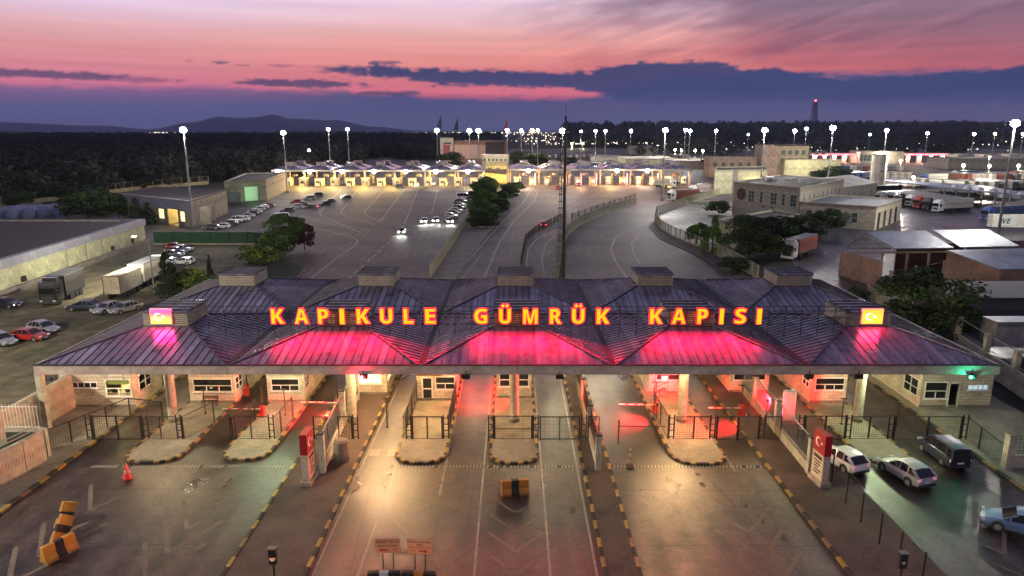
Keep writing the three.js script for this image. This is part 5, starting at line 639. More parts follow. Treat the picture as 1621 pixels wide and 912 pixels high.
function tree(name, label, px, py, h, w, kind, leaf, group, lift = .18) {
  const [x, z] = Array.isArray(px) ? px : at(px, py), o = thing(name, label, name.includes('bush') ? 'bush' : 'tree', [x, 0, z], rr(0, 6), group);
  const t = mesh('trunk', trunkGeo, M.bark, o); t.scale.set(h * .022 + .05, h * .62, h * .022 + .05);
  for (let k = 0; k < 4; k++) { const l = mesh('limb', limbGeo, M.bark, o); l.position.y = h * rr(.25, .45); l.scale.set(h * .009, h * .32, h * .009); l.rotation.set(rr(.4, .8), k * 1.6, 0, 'YXZ'); }
  const c = mesh('crown', pick(crowns[kind]), leafM[leaf], o); c.position.y = h * lift; c.scale.set(w * 1.35, h * (1 - lift) * 1.08, w * 1.35); return o;
}
tree('broadleaf_tree', 'tall green tree at the end of the median lawn by the plaza', 455, 398, 7.6, 7.6, 'big', 'mid', null, .06); tree('broadleaf_tree', 'small plum coloured tree on the median lawn beside the green tree', 482, 396, 5.6, 4.4, 'round', 'plum', null, .05);
tree('bush', 'yellow green bush behind the leftmost rear cupola', 412, 421, 4.0, 6.4, 'round', 'lime', null, .02); tree('bush', 'low green bush at the yard side of the median lawn', 432, 408, 4.4, 6, 'round', 'mid', null, .02);
tree('conifer', 'slim dark conifer between the white lorry and the canopy corner', 268, 470, 6.6, 3.6, 'cone', 'pine', null, .04); tree('bush', 'bright green bushy tree beside the dark conifer', 300, 464, 3.8, 4.6, 'round', 'lime', null, .02); tree('bush', 'small light green bush beside the rear left canopy edge', 318, 462, 2.9, 4, 'round', 'mid', null, .02);
tree('conifer', 'thin young conifer alone in the yard near the rear left cupola', 333, 440, 4.0, 1.0, 'cone', 'pine', null, .04);
tree('conifer', 'left of the two dark conifers before the workshop', 216, 352, 6.4, 4.0, 'cone', 'pine', null, .03); tree('conifer', 'right of the two dark conifers before the workshop', 235, 355, 5.6, 3.8, 'cone', 'pine', null, .03);
for (const [px, py, h, w, l] of [[140, 350, 9, 12, 'wide dark tree behind the tank row'], [168, 348, 8, 12, 'dark tree mass left of the workshop'], [188, 346, 6, 8, 'small dark tree touching the workshop corner'], [75, 318, 7, 13, 'dark round tree before the boundary fence'], [25, 328, 5, 10, 'dark low tree at the left edge behind the tanks'], [128, 322, 6, 14, 'dark tree in the gap of the boundary fence']]) tree('broadleaf_tree', l, px, py, h, w, 'round', 'dark', null, .05);
{ const word = ['first', 'second', 'third', 'fourth', 'fifth', 'sixth', 'seventh', 'eighth'];
  [[757, 362, 6, 7], [760, 350, 8, 8], [763, 338, 9, 9], [765, 326, 9.5, 10], [767, 316, 9.5, 11], [769, 308, 9, 11]].forEach(([px, py, h, w], i) => tree('hedge_tree', 'dense tree on the parked car side of the hedge row, ' + word[i] + ' from the near end', px, py, h * .78, w * .82, 'big', i % 3 ? 'mid' : 'dark', null, .0));
  [[772, 362, 3.6, 6], [779, 351, 5, 7], [787, 340, 6, 8], [795, 328, 6.5, 8], [803, 318, 6.5, 9], [810, 309, 6, 9], [818, 302, 4.6, 8]].forEach(([px, py, h, w], i) => tree('hedge_tree', 'leafy bush on the road side of the hedge row, ' + word[i] + ' from the near end', px, py, h * .8, w * .85, 'big', i % 2 ? 'mid' : 'dark', null, .0)); }
for (const [px, py, h, w, l, k, d] of [[1103, 386, 4.8, 4.2, 'small round tree on the lawn inside the freight road fence', 'mid', 'round'], [1127, 402, 7.4, 4.4, 'tall narrow dark tree in front of the cream gatehouse', 'mid', 'cone'], [1138, 340, 4.4, 6.6, 'round tree by the left end of the stone office', 'mid', 'round'], [1185, 412, 8.6, 9, 'large dark tree in front of the gatehouse', 'dark', 'big'], [1215, 410, 8.2, 10, 'broad dark tree left of the red lorry', 'dark', 'big'], [1258, 388, 6.4, 10, 'dark tree before the office wing', 'dark', 'big'], [1308, 372, 6.2, 8, 'dark round tree at the corner of the office wing', 'dark', 'big'], [1235, 385, 6, 9, 'dark tree half hidden between gatehouse and office', 'dark', 'round'], [1165, 432, 3, 5, 'low dark bush behind the freight road fence', 'dark', 'round']]) tree(h < 3.5 ? 'bush' : 'broadleaf_tree', l, px, py, h, w, d, k, null, .04);
tree('broadleaf_tree', 'big black green tree between the canopy corner and the sheds', 1462, 535, 8.6, 9.5, 'big', 'dark', null, .05); tree('broadleaf_tree', 'lower dark tree at the right side of the big black tree', 1500, 545, 5.2, 6, 'big', 'dark', null, .03); tree('bush', 'small dark bush left of the concrete post fence', 1357, 482, 2.6, 3, 'round', 'dark', null, .02);
for (const [px, py, h, w, l] of [[828, 268, 12, 18, 'large dark tree behind the right hand far canopy'], [850, 266, 10, 20, 'tree among lorries behind the far canopy'], [712, 268, 11, 16, 'dark tree left of the brick headquarters'], [1140, 268, 10, 22, 'dark tree left of the old office block'], [1165, 270, 8, 18, 'low dark tree before the old office block'], [1258, 276, 9, 8, 'dark conifer before the old office block'], [1325, 285, 7, 14, 'round dark tree behind the gabled hall'], [1300, 288, 6, 12, 'small dark tree behind the gabled hall'], [1468, 318, 3, 40, 'dark hedge line behind the silver lorries'], [900, 262, 6, 22, 'bush mass behind the tall pole']]) tree('broadleaf_tree', l, px, py, h, w, h > 8 && w < 10 ? 'cone' : 'round', 'dark', null, .03);
// ================================================================ cars in the yards and on the plaza
const YARD = 'cars parked in the dirt yard', SHOPROW = 'cars parked along the workshop side', HEDGE = 'cars parked beside the hedge row', QUEUE = 'cars parked on the plaza corner';
for (const [px, py, t, k, c, l, g] of [
  [47, 538, 1.45, 'sedan', 'red', 'red saloon parked in the dirt yard at the left', YARD], [70, 526, 1.2, 'hatch', 'silver', 'silver and dark hatchback parked behind the red saloon', YARD], [2, 545, 1.1, 'sedan', 'silver', 'silver car cut by the left edge beside the red saloon', YARD], [8, 487, 1.5, 'sedan', 'black', 'black car at the left edge below the warehouse wall', YARD], [134, 491, -1.5, 'sedan', 'navy', 'dark blue saloon parked side on in front of the white lorry', YARD], [172, 494, -.35, 'sedan', 'silver', 'silver saloon facing the camera, left of the pair by the dark blue saloon', YARD], [199, 494, -.45, 'sedan', 'champ', 'champagne saloon facing the camera, nearest the leftmost cupola', YARD],
  [262, 414, 1.5, 'hatch', 'black', 'black hatchback at the near end of the yard row under the green fence', YARD], [276, 407, 1.5, 'hatch', 'grey', 'grey hatchback second in the yard row', YARD], [280, 402, 1.5, 'sedan', 'navy', 'dark blue saloon third in the yard row', YARD], [289, 398, 1.5, 'sedan', 'silver', 'silver saloon fourth in the yard row', YARD], [280, 395, 1.5, 'hatch', 'red', 'dark red car at the back of the yard row', YARD], [290, 419, -1.6, 'hatch', 'silver', 'small silver hatchback standing apart at the front of the yard row', YARD],
  [335, 364, -1.4, 'hatch', 'black', 'black car at the near end of the workshop row', SHOPROW], [352, 362, -1.4, 'hatch', 'white', 'white car second in the workshop row', SHOPROW], [363, 357, -1.4, 'sedan', 'navy', 'dark saloon third in the workshop row', SHOPROW], [373, 352, -1.4, 'van', 'white', 'white van in the middle of the workshop row', SHOPROW], [385, 350, -1.4, 'hatch', 'white', 'white hatchback beside the white van in the workshop row', SHOPROW], [391, 345, -1.4, 'sedan', 'silver', 'silver saloon in the workshop row', SHOPROW], [398, 341, -1.4, 'hatch', 'black', 'black hatchback in the far half of the workshop row', SHOPROW], [404, 338, -1.4, 'sedan', 'white', 'white saloon in the far half of the workshop row', SHOPROW], [410, 334, -1.4, 'hatch', 'silver', 'silver hatchback near the far end of the workshop row', SHOPROW], [416, 331, -1.4, 'hatch', 'white', 'white hatchback last but one of the workshop row', SHOPROW], [424, 328, -1.4, 'sedan', 'red', 'dark red saloon at the far end of the workshop row', SHOPROW],
  [442, 350, -1.1, 'minibus', 'white', 'large white minibus in front of the plaza corner cars', QUEUE], [432, 353, -1.1, 'sedan', 'black', 'black saloon in front of the white minibus', QUEUE], [455, 336, -1.3, 'sedan', 'navy', 'dark saloon behind the white minibus', QUEUE], [470, 330, -1.3, 'hatch', 'silver', 'silver hatchback in the middle of the plaza corner cars', QUEUE], [492, 331, -1.5, 'sedan', 'black', 'black saloon with red glowing tail lights on the plaza corner', QUEUE], [468, 322, -1.2, 'hatch', 'red', 'dark red hatchback at the back of the plaza corner cars', QUEUE], [490, 317, -1.2, 'van', 'silver', 'silver van behind the plaza corner cars', QUEUE], [502, 312, -1.2, 'van', 'black', 'dark van at the far end of the plaza corner cars', QUEUE], [515, 325, -.9, 'hatch', 'black', 'black hatchback first of two dark cars right of the red tail lights', QUEUE], [521, 321, -.9, 'sedan', 'navy', 'dark saloon second of two dark cars right of the red tail lights', QUEUE], [478, 326, -1.3, 'sedan', 'grey', 'grey saloon among the plaza corner cars', QUEUE],
  [735, 315, 1.5, 'minibus', 'white', 'white minibus at the far end of the row by the hedge', HEDGE], [729, 321, 1.5, 'sedan', 'black', 'black saloon next to the white minibus', HEDGE], [728, 327, 1.5, 'hatch', 'navy', 'dark blue hatchback in the row by the hedge', HEDGE], [727, 331, 1.5, 'sedan', 'black', 'black saloon in the middle of the row by the hedge', HEDGE], [722, 336, 1.5, 'sedan', 'silver', 'silver saloon in the row by the hedge', HEDGE], [718, 340, 1.5, 'sedan', 'grey', 'grey saloon in the near half of the row by the hedge', HEDGE], [715, 345, 1.5, 'hatch', 'silver', 'silver hatchback at the near end of the row by the hedge', HEDGE],
  [548, 315, -1.3, 'hatch', 'black', 'dark hatchback with headlights on crossing the plaza alone', null, { lights: 1 }], [634, 298, 1.5, 'van', 'silver', 'silver van standing before the lit toll booths', null], [637, 370, 0, 'hatch', 'navy', 'dark hatchback with bright headlights driving down the plaza', null, { lights: 1 }], [672, 353, 0, 'hatch', 'white', 'white car with glaring headlights, left of the three below the parked row', null, { lights: 1 }], [690, 352, .05, 'hatch', 'silver', 'silver car with headlights, middle of the three below the parked row', null, { lights: 1 }], [710, 353, .3, 'sedan', 'champ', 'car with yellowish headlights nearest the panel fence', null, { lights: 1 }],
  [860, 359, Math.PI, 'hatch', 'red', 'red car with lit tail lights leaving on the exit road', null, { brake: 1 }], [882, 300, Math.PI, 'hatch', 'black', 'dark car with red tail lights behind the tall pole', null, { brake: 1 }], [916, 294, Math.PI, 'hatch', 'red', 'red car in the first lane right of the tall pole', null, { brake: 1 }], [962, 293, Math.PI, 'hatch', 'white', 'car with pink tail lights at the middle right toll lanes', null, { brake: 1 }], [985, 293, Math.PI, 'sedan', 'red', 'red saloon at the right toll booths', null, { brake: 1 }], [871, 293, Math.PI, 'sedan', 'black', 'black saloon entering the second right toll lane', null], [660, 294, .1, 'hatch', 'silver', 'car with white headlights in the toll lane right of the silver van', null, { lights: 1 }], [686, 293, 0, 'van', 'white', 'van with dazzling headlights in the toll lane left of the hedge', null, { lights: 1 }], [706, 292, 0, 'van', 'silver', 'van with dazzling headlights in the last toll lane by the hedge', null, { lights: 1 }]]) carAt(px, py, t, k, c, l, g, lampsOf(px)); 
function lampsOf(px) { return [548, 637, 672, 690, 710, 660, 686, 706].includes(px) ? { lights: 1 } : [860, 882, 916, 962, 985, 492].includes(px) ? { brake: 1 } : {}; }

// ================================================================ lorries
const cabCol = { white: [.62, .62, .6], black: [.02, .02, .022], blue: [.05, .10, .30], red: [.36, .03, .025], silver: [.32, .33, .34], orange: [.40, .14, .05] };
const trailCol = { white: [.60, .58, .53], grey: [.24, .235, .24], red: [.40, .055, .035], brown: [.20, .06, .035], dark: [.05, .045, .045], blue: [.06, .09, .22], cream: [.56, .52, .42], pink: [.50, .42, .42] };
for (const k in cabCol) paint('lorry' + k, cabCol[k], .1); const trailM = {}; for (const k in trailCol) trailM[k] = mat('trail' + k, trailCol[k], .65, { map: T.rust });
const LG = {};
{ const b = mb(); b.add(loft([[1.05, .55], [1.2, .9], [1.24, 2.2], [1.2, 3.0], [1.02, 3.55]].map(([zf, y]) => [[-1.22, y, -1.1], [-1.22, y, zf - .18], [-1.05, y, zf], [1.05, y, zf], [1.22, y, zf - .18], [1.22, y, -1.1]]))); LG.cab = b.geo(); LG.screen = new THREE.BoxGeometry(2.1, .85, .08); LG.side = new THREE.BoxGeometry(.06, .8, .9); LG.grille = new THREE.BoxGeometry(1.7, .75, .08); LG.bump = new THREE.BoxGeometry(2.4, .5, .4); LG.lamp = new THREE.BoxGeometry(.36, .2, .1); LG.wheel = new THREE.CylinderGeometry(.5, .5, .34, 14).rotateZ(Math.PI / 2); LG.chassis = mb().box(0, .75, -4.2, 1.0, .3, 9.4).geo(); LG.box = metric(new THREE.BoxGeometry(2.5, 2.75, 1).toNonIndexed()); LG.visor = new THREE.BoxGeometry(2.2, .18, .35); LG.rail = new THREE.BoxGeometry(2.54, .1, 1.002); LG.dist = new THREE.BoxGeometry(1.9, .55, .9); }
function lorry(label, p, turn, cab, tr, len = 10.5, opt = {}) {
  const o = thing('lorry', label, 'lorry', p, turn, opt.group), m = paintC['lorry' + cab];
  if (!opt.nocab) { mesh('cab', LG.cab, m, o); let q = mesh('windscreen', LG.screen, M.cglass, o); q.position.set(0, 2.25, 1.22); q = mesh('grille', LG.grille, M.trimk, o); q.position.set(0, 1.2, 1.2); q = mesh('bumper', LG.bump, opt.bumper ?? m, o); q.position.set(0, .6, 1.12); q = mesh('sun_visor', LG.visor, M.trimk, o); q.position.set(0, 2.78, 1.25); q = mesh('wind_deflector', LG.dist, m, o); q.position.set(0, 3.7, -.3); for (const s of [-1, 1]) { q = mesh('side_window', LG.side, M.cglass, o); q.position.set(s * 1.22, 2.2, .45); q = mesh('headlight', LG.lamp, opt.lights ? M.headon : M.hlens, o); q.position.set(s * .9, .78, 1.3); q = mesh('mirror', LG.lamp, M.trimk, o); q.position.set(s * 1.45, 2.3, 1.05); } mesh('chassis', LG.chassis, M.trimk, o); for (const s of [-1, 1]) for (const z of [.3, -3.2]) { const w = mesh('wheel', LG.wheel, M.tyre, o); w.position.set(s * 1.02, .5, z); } }
  if (tr) { const b = mesh('trailer', LG.box, trailM[tr], o); b.scale.z = len; b.position.set(0, 2.52, -1.6 - len / 2); const rl = mesh('roof_rail', LG.rail, M.steel, o); rl.scale.z = len; rl.position.set(0, 3.94, -1.6 - len / 2); const u = mb().box(0, 1.08, -1.58 - len, 2.3, 2.7, .06).build('rear_doors', trailM[tr], o); mb().box(0, 1.1, -1.62 - len, .05, 2.6, .05).box(.4, 1.2, -1.62 - len, .04, 2.4, .05).box(-.4, 1.2, -1.62 - len, .04, 2.4, .05).build('lock_bar', M.steel, u); for (const s of [-1, 1]) for (let k = 0; k < 3; k++) { const w = mesh('wheel', LG.wheel, M.tyre, o); w.position.set(s * 1.02, .5, -len - .2 + k * 1.25); } mb().box(0, .85, -1.6 - len / 2, 2.3, .2, len - .4).build('underframe', M.trimk, o); }
  return o;
}
const lorryAt = (px, py, t, cab, tr, len, label, opt) => { const [x, z] = at(px, py); return lorry(label, [x, .03, z], t, cab, tr, len, opt); };
lorryAt(84, 482, .12, 'black', 'dark', 6, 'black lorry with a sagging dark tarpaulin body below the warehouse wall', { bumper: M.trimk });
{ // white lorry with drawbar trailer seen from behind
  const [x, z] = at(180, 476), t = Math.PI + .08; lorry('white lorry with two box bodies seen from behind in the dirt yard', [x - 1.4, .03, z - 17.3], t, 'white', 'cream', 7.5); const q = thing('box_trailer', 'white box trailer with rusty rear frame coupled behind the white lorry', 'trailer', [x, .03, z], t); mb().box(0, 1.0, 3.6, 2.5, 2.7, 7.4).build('box', trailM.cream, q); const fr = mb().box(-1.2, 1, -.12, .12, 2.75, .08).box(1.2, 1, -.12, .12, 2.75, .08).box(0, 3.66, -.12, 2.5, .1, .1).build('rear_frame', mat('rusty', [.16, .06, .03], .8), q); for (const s of [-1, 1]) mb().box(s * .58, 1.05, -.12, 1.1, 2.55, .06).build('rear_door', trailM.cream, q); for (const s of [-1, 1]) for (const zz of [1.2, 2.5, 6]) { const w = mesh('wheel', LG.wheel, M.tyre, q); w.position.set(s * 1, .5, zz); }
}
lorryAt(1249, 411, -.74, 'white', 'red', 10, 'white lorry with a red curtain trailer between dark trees and sheds');
lorryAt(1370, 357, -.62, 'white', 'white', 8.5, 'white lorry parked alone before the office wing');
const PARK = 'lorries parked in the right hand lorry park', LINE = 'lorries waiting behind the pale fence';
for (const [px, py, t, c, tr, l] of [[1063, 318, -1.15, 'white', 'brown', 'brown trailer lorry first in the line behind the pale fence'], [1096, 309, -.95, 'white', 'pink', 'lorry with a glinting roof lamp second in the line behind the pale fence'], [1106, 306, -.9, 'white', 'cream', 'white lorry third in the line behind the pale fence'], [1118, 305, -.9, 'silver', 'grey', 'grey lorry fourth in the line behind the pale fence'], [1131, 303, -.9, 'white', 'red', 'lorry with red front trailer near the end of the fence line'], [1142, 302, -.9, 'white', 'cream', 'last white lorry in the line beside the cargo hall']]) lorryAt(px, py, t, c, tr, 10, l, { group: LINE });
lorryAt(1066, 297, 1.3, 'white', 'cream', 7, 'white lorry standing by the right end of the far canopy');
lorryAt(1082, 292, 1.2, 'white', null, 0, 'small white lorry cab beside the far canopy end');
for (const [px, py, c, tr, l, t] of [[1391, 322, 'white', 'white', 'white lorry at the far left of the parked fan', -1.05], [1401, 321, 'silver', 'grey', 'silver lorry second in the parked fan', -1.05], [1412, 322, 'white', 'white', 'white lorry third in the parked fan', -1.05], [1424, 325, 'black', 'white', 'dark cab lorry fourth in the parked fan', -1.1], [1440, 327, 'white', 'pink', 'white lorry fifth in the parked fan', -1.1], [1453, 330, 'red', 'white', 'red cab lorry in the middle of the parked fan', -1.12], [1468, 333, 'black', 'white', 'black cab lorry next to the red cab lorry', -1.15], [1484, 336, 'white', 'white', 'white lorry with a long pale trailer at the front of the fan', -1.2], [1562, 349, 'blue', 'blue', 'blue cab lorry with dark trailer in front of the pale fan', -1.25]]) lorryAt(px, py, t, c, tr, 12.5, l, { group: PARK });
lorryAt(1385, 310, -1.2, 'black', 'dark', 11, 'dark lorry at the back of the lorry park by the silo');
{ const [x, z] = at(1600, 368), q = thing('parked_trailer', 'white trailer lettered WE at the right edge behind the sheds', 'trailer', [x + 3, .03, z - 2], -.12); mb().box(0, 1.1, 0, 13.4, 3.1, 2.5).build('box', trailM.white, q); const t = canvasTex(256, 128, (g, w, h) => { g.fillStyle = '#cfd4ce'; g.fillRect(0, 0, w, h); g.fillStyle = '#20303a'; g.font = 'italic bold 104px sans-serif'; g.fillText('WE', 26, 100); }); const f = mesh('lettering', panelGeo(4.6, 2.3), mat('welet', [.7, .7, .68], .6, { map: t }), q); f.position.set(-3.6, 2.7, 1.262); for (let k = 0; k < 3; k++) mb().add(new THREE.CylinderGeometry(.5, .5, .3, 14).rotateX(Math.PI / 2), M4().makeTranslation(3.4 + k * 1.3, .5, 1)).build('wheel', M.tyre, q); mb().box(0, .85, 0, 13, .25, 1.6).build('underframe', M.trimk, q); }

// ================================================================ far toll canopies
mat('fsoffit', [.26, .23, .19], .7); lamp('postlamp', [1, .96, .92], 70); lamp('postwarm', [1, .82, .55], 60); mat('fbooth', [.62, .52, .30], .8);
function farCanopy(label, x0, x1, z, bays, opt = {}) {
  const o = thing('toll_canopy', label, 'canopy'), w = (x1 - x0) / bays, D = 30, H = 7.7;
  for (let b = 0; b < bays; b++) for (let r = 0; r < 2; r++) { const a = x0 + b * w, c = a + w, z0 = z - r * D / 2, z1 = z0 - D / 2, cx = (a + c) / 2, cz = (z0 + z1) / 2, t = 2.1, k = mb(); const P = [[a, H, z0], [c, H, z0], [c, H, z1], [a, H, z1]], Q = [[cx - t, H + 1.7, cz + t], [cx + t, H + 1.7, cz + t], [cx + t, H + 1.7, cz - t], [cx - t, H + 1.7, cz - t]]; for (let i = 0; i < 4; i++) k.poly([P[i], P[(i + 1) % 4], Q[(i + 1) % 4], Q[i]]); k.build('roof_panel', pannedM[(b + r) % 3], o); const cu = mb().box(cx, H + 1.5, cz, 3.6, 1.5, 3.6).build('cupola', M.louvre, o); mb().box(cx, H + 3, cz, 4, .16, 4).build('cupola_roof', pannedM[0], cu); }
  for (let b = 0; b < bays; b++) mb().box(x0 + (b + .5) * w, H - .7, z + .1, w - .05, .7, .2).build('fascia_panel', M.fsoffit, o); mb().box((x0 + x1) / 2, H - .8, z - D / 2, x1 - x0, .1, D).build('soffit', M.fsoffit, o);
  for (let b = 0; b <= bays; b++) for (const q of [4, 24]) mb().cyl(Math.min(x1 - .6, Math.max(x0 + .6, x0 + b * w)), 0, z - q, .5, H - .8, 10).build('column', M.cream, o);
  return o;
}
farCanopy('left far toll canopy with glowing yellow booths and a row of bright lamps', -109, -12.5, -319, 7);
farCanopy('right far toll canopy with red and yellow lit booths', -1.5, 84, -326, 6);
const fb = (label, x, z, m, o2 = {}) => { const o = thing('toll_booth', label, 'booth', [x, 0, z], 0, o2.group); mb().box(0, 0, 0, 3.4, .16, 11).build('island', M.concrete, o); mb().box(0, .16, 0, 3.2, 3.2, 5).build('wall', m, o); mb().box(0, 3.36, 0, 3.7, .3, 5.8).build('roof', M.cream, o); mb().box(3.4, 4.3, 1.2, 2.6, 1.1, .3).build('lane_sign', o2.sign ?? M.gutter, o); mb().box(3.4, 5.4, 1.2, .2, 1.4, .2).build('sign_hanger', M.iron, o); const w = mb().box(-.3, 1.3, 2.5, 1.5, 1.1, .08).build('window', o2.win ?? M.cglass, o); mb().box(-.3, 1.82, 2.55, 1.5, .07, .06).box(-.3, 1.3, 2.55, .07, 1.1, .06).build('glazing_bar', M.frame, w); mb().box(.9, .2, 2.5, .6, 2, .08).build('door', M.gutter, o); if (o2.panel) mb().box(1.1, .2, 3.6, .5, 5.4, .4).build('pillar', o2.panel, o); return o; };
for (let k = 0; k < 13; k++) { const x = -104 + k * 7.2; fb('yellow lit toll booth under the left far canopy, ' + ['first', 'second', 'third', 'fourth', 'fifth', 'sixth', 'seventh', 'eighth', 'ninth', 'tenth', 'eleventh', 'twelfth', 'last'][k] + ' from the left', x, -327, M.fbooth, { group: 'toll booths under the left far canopy' }); }
lamp('redsig', [1, .05, .05], 2.2); lamp('greensig', [.4, 1, .6], 1.2);
for (let k = 0; k < 11; k++) { const x = 2.5 + k * 7.2; fb('toll booth under the right far canopy, ' + ['first', 'second', 'third', 'fourth', 'fifth', 'sixth', 'seventh', 'eighth', 'ninth', 'tenth', 'last'][k] + ' from the left', x, -333, M.fbooth, { group: 'toll booths under the right far canopy', win: k % 3 ? M.greensig : M.litwin, panel: k % 2 || k === 4 ? M.redsig : M.orange }); }
for (let k = 0; k < 7; k++) { const x = -104 + k * 14.15; pointLamp([x + 7, 5.9, -324], [1, .62, .15], 1500, 12); } for (let k = 0; k < 6; k++) pointLamp([4 + k * 14, 6.0, -331], k % 2 ? [1, .58, .20] : [1, .46, .26], 1250, 12);
function edgeLamp(label, x, z, y, warm) { const o = thing('canopy_lamp', label, 'lamp', [x, y, z], 0, 'bright lamps along the far canopies'); mb().box(0, .45, -.5, .2, .2, 1.4).build('bracket', M.iron, o); mb().ball(0, 0, 0, .85, 12).build('globe', warm ? M.postwarm : M.postlamp, o); const l = pointLamp([x, y - 1.3, z + 2.6], warm ? [1, .84, .6] : [1, .80, .58], 190, 20); return o; }
['first', 'second', 'third', 'fourth', 'fifth', 'sixth', 'seventh'].forEach((w, k) => edgeLamp('bright lamp on the left far canopy edge, ' + w + ' from the left', (([449, 498, 548, 597, 646, 693, 742][k]) - 810.5) / 3.42, -317.6, 7.0, k > 4 ? 0 : 0));
[['bright warm lamp at the left end of the right far canopy', 836, 1], ['bright lamp on the right far canopy above the red saloon', 973, 1], ['bright lamp on the right far canopy near its right end', 1020, 0]].forEach(([l, px, w]) => edgeLamp(l, (px - 810.5) / 3.36, -324.4, 7.0, w));

// ================================================================ tower, headquarters and far buildings
{ const a = at(764, 290), b = at(804, 291), o = house('toll_house', 'pale two storey house with dark pitched canopy between the two far canopies', 'house', [a, b, [b[0] + .5, b[1] - 12], [a[0], a[1] - 12]], 9, M.wcream, M.roofd); mb().box((a[0] + b[0]) / 2, 9, a[1] - 6, 13, 4.6, 11).build('upper_storey', M.plast, o); for (const t of [.3, .62]) wallWin(o, a, b, t, 6.2, 2, 1.4, 2, 1); for (let k = 0; k < 6; k++) wallWin(o, a, b, .1 + k * .16, 10.6, 1.3, 1.3, 1, 1); mb().poly([[a[0] - 1, 5.6, a[1] + 4], [b[0] - 1, 4.6, b[1] + 4], [b[0], 7, b[1]], [a[0], 7, a[1]]]).build('porch_roof', M.roofd, o); }
{ const a = at(700, 262), b = at(802, 262), o = house('headquarters', 'wide brick coloured headquarters block behind the far canopies', 'building', [a, b, [b[0], b[1] - 40], [a[0], a[1] - 40]], 17.5, mat('brickw', [.24, .13, .10], .85, { map: T.conc }), M.roofd); wallBox('tower', o, a, b, .08, 0, 9.5, 20, 6, M.plast, .1); wallBox('sign_board', o, a, b, .08, 9, 5, 6, .3, mat('maroon', [.18, .02, .03], .6), 3.2); wallBox('curtain_wall', o, a, b, .45, 5, 24, 10, .5, mat('brickl', [.33, .21, .17], .8), .2); for (let k = 0; k < 5; k++) wallBox('mullion', o, a, b, .28 + k * .09, 5, .3, 10.4, .8, M.plastd, .3); wallBox('dark_block', o, a, b, .82, 0, 14, 17, 1, M.roofd, .2); for (let k = 0; k < 4; k++) wallBox('window', o, a, b, .05 + k * .03, 15.6, 1.4, 1, .3, M.cglass, 3.2); pointLamp([(a[0] + b[0]) / 2 - 8, 12, a[1] + 14], [1, .8, .6], 260, 20); }
{ const o = thing('old_office_block', 'stepped three storey old office block beyond the stone office', 'office building'), a = at(1212, 282), b = at(1270, 282), c = at(1286, 284); mb().box(a[0] + 2, 0, a[1] - 8, 8, 17.5, 14).build('stair_tower', M.pink, o); mb().box((a[0] + b[0]) / 2 + 4, 0, a[1] - 9, b[0] - a[0] - 2, 17, 15).build('wall', mat('oldp', [.42, .35, .26], .85, { map: T.conc }), o); mb().box((a[0] + b[0]) / 2 + 14, 0, a[1] - 3, 30, 10, 10).build('annex', M.wcream, o); mb().box(a[0] - 16, 0, a[1] - 12, 26, 11, 12).build('low_wing', M.pink, o); mb().box((a[0] + b[0]) / 2 + 4, 17, a[1] - 9, b[0] - a[0], .6, 16).build('roof', M.roofd, o); for (let r = 0; r < 2; r++) for (let k = 0; k < 7; k++) { const w = mb().box(a[0] + 9 + k * 3.6, 8.2 + r * 4.2, a[1] - 1.3, 1.8, 2.2, .3).build('window', M.wing, o); } for (let k = 0; k < 5; k++) mb().box(a[0] - 26 + k * 4.6, 6, a[1] - 5.9, 2, 2, .3).build('window', M.wing, o); pointLamp([a[0] + 18, 8, a[1] + 14], [1, .85, .6], 700, 20); }
{ const o = thing('silo', 'pale cylindrical silo tower beside the lorry park', 'silo', [151, 0, -290]); mb().cyl(0, 0, 0, 2.9, 15.2, 24).build('shaft', mat('siloc', [.62, .57, .50], .7, { map: T.conc }), o); mb().cyl(0, 15.2, 0, 3.0, .4, 24).build('cap', M.concrete, o); mb().box(0, 8.5, 2.85, 1.4, .5, .2).build('plaque', M.wing, o); }
{ // fuel station with a red edged canopy
  lamp('redband', [1, .06, .12], 3); const put = (label, pa, pb, py, n, cat = 'canopy') => { const a = at(pa, py), b = at(pb, py), L = b[0] - a[0], o = thing('fuel_canopy', label, cat); mb().box((a[0] + b[0]) / 2, 6, a[1] - 9, L, 1.4, 18).build('roof', M.white, o); mb().box((a[0] + b[0]) / 2, 6.0, a[1] + .15, L, 1.1, .2).build('red_band_lamp', M.redband, o); for (let k = 0; k < n; k++) { const x = lerp(a[0], b[0], (k + .5) / n); mb().box(x, 0, a[1] - 3, 3.2, 6, 1.6).build('pump_pillar', mat('pp' + pa + k, [.6, .35, .25], .7), o); pointLamp([x, 5.2, a[1] - .5], [1, .5, .42], 420, 12); } return o; };
  put('fuel station canopy with glowing red edge left of the silo', 1283, 1362, 258, 5); put('fuel station canopy with glowing red edge right of the silo', 1430, 1503, 258, 4);
  const a = at(1362, 259), b = at(1430, 260), o = house('station_shop', 'pale station shop between the red edged fuel canopies', 'shop', [a, b, [b[0], b[1] - 20], [a[0], a[1] - 20]], 9.4, M.cream, M.roofd); for (let k = 0; k < 4; k++) wallWin(o, a, b, .06 + k * .09, 2, 5, 5, 2, 2); pointLamp([a[0] + 12, 7, a[1] + 9], [1, .9, .75], 900, 14);
}
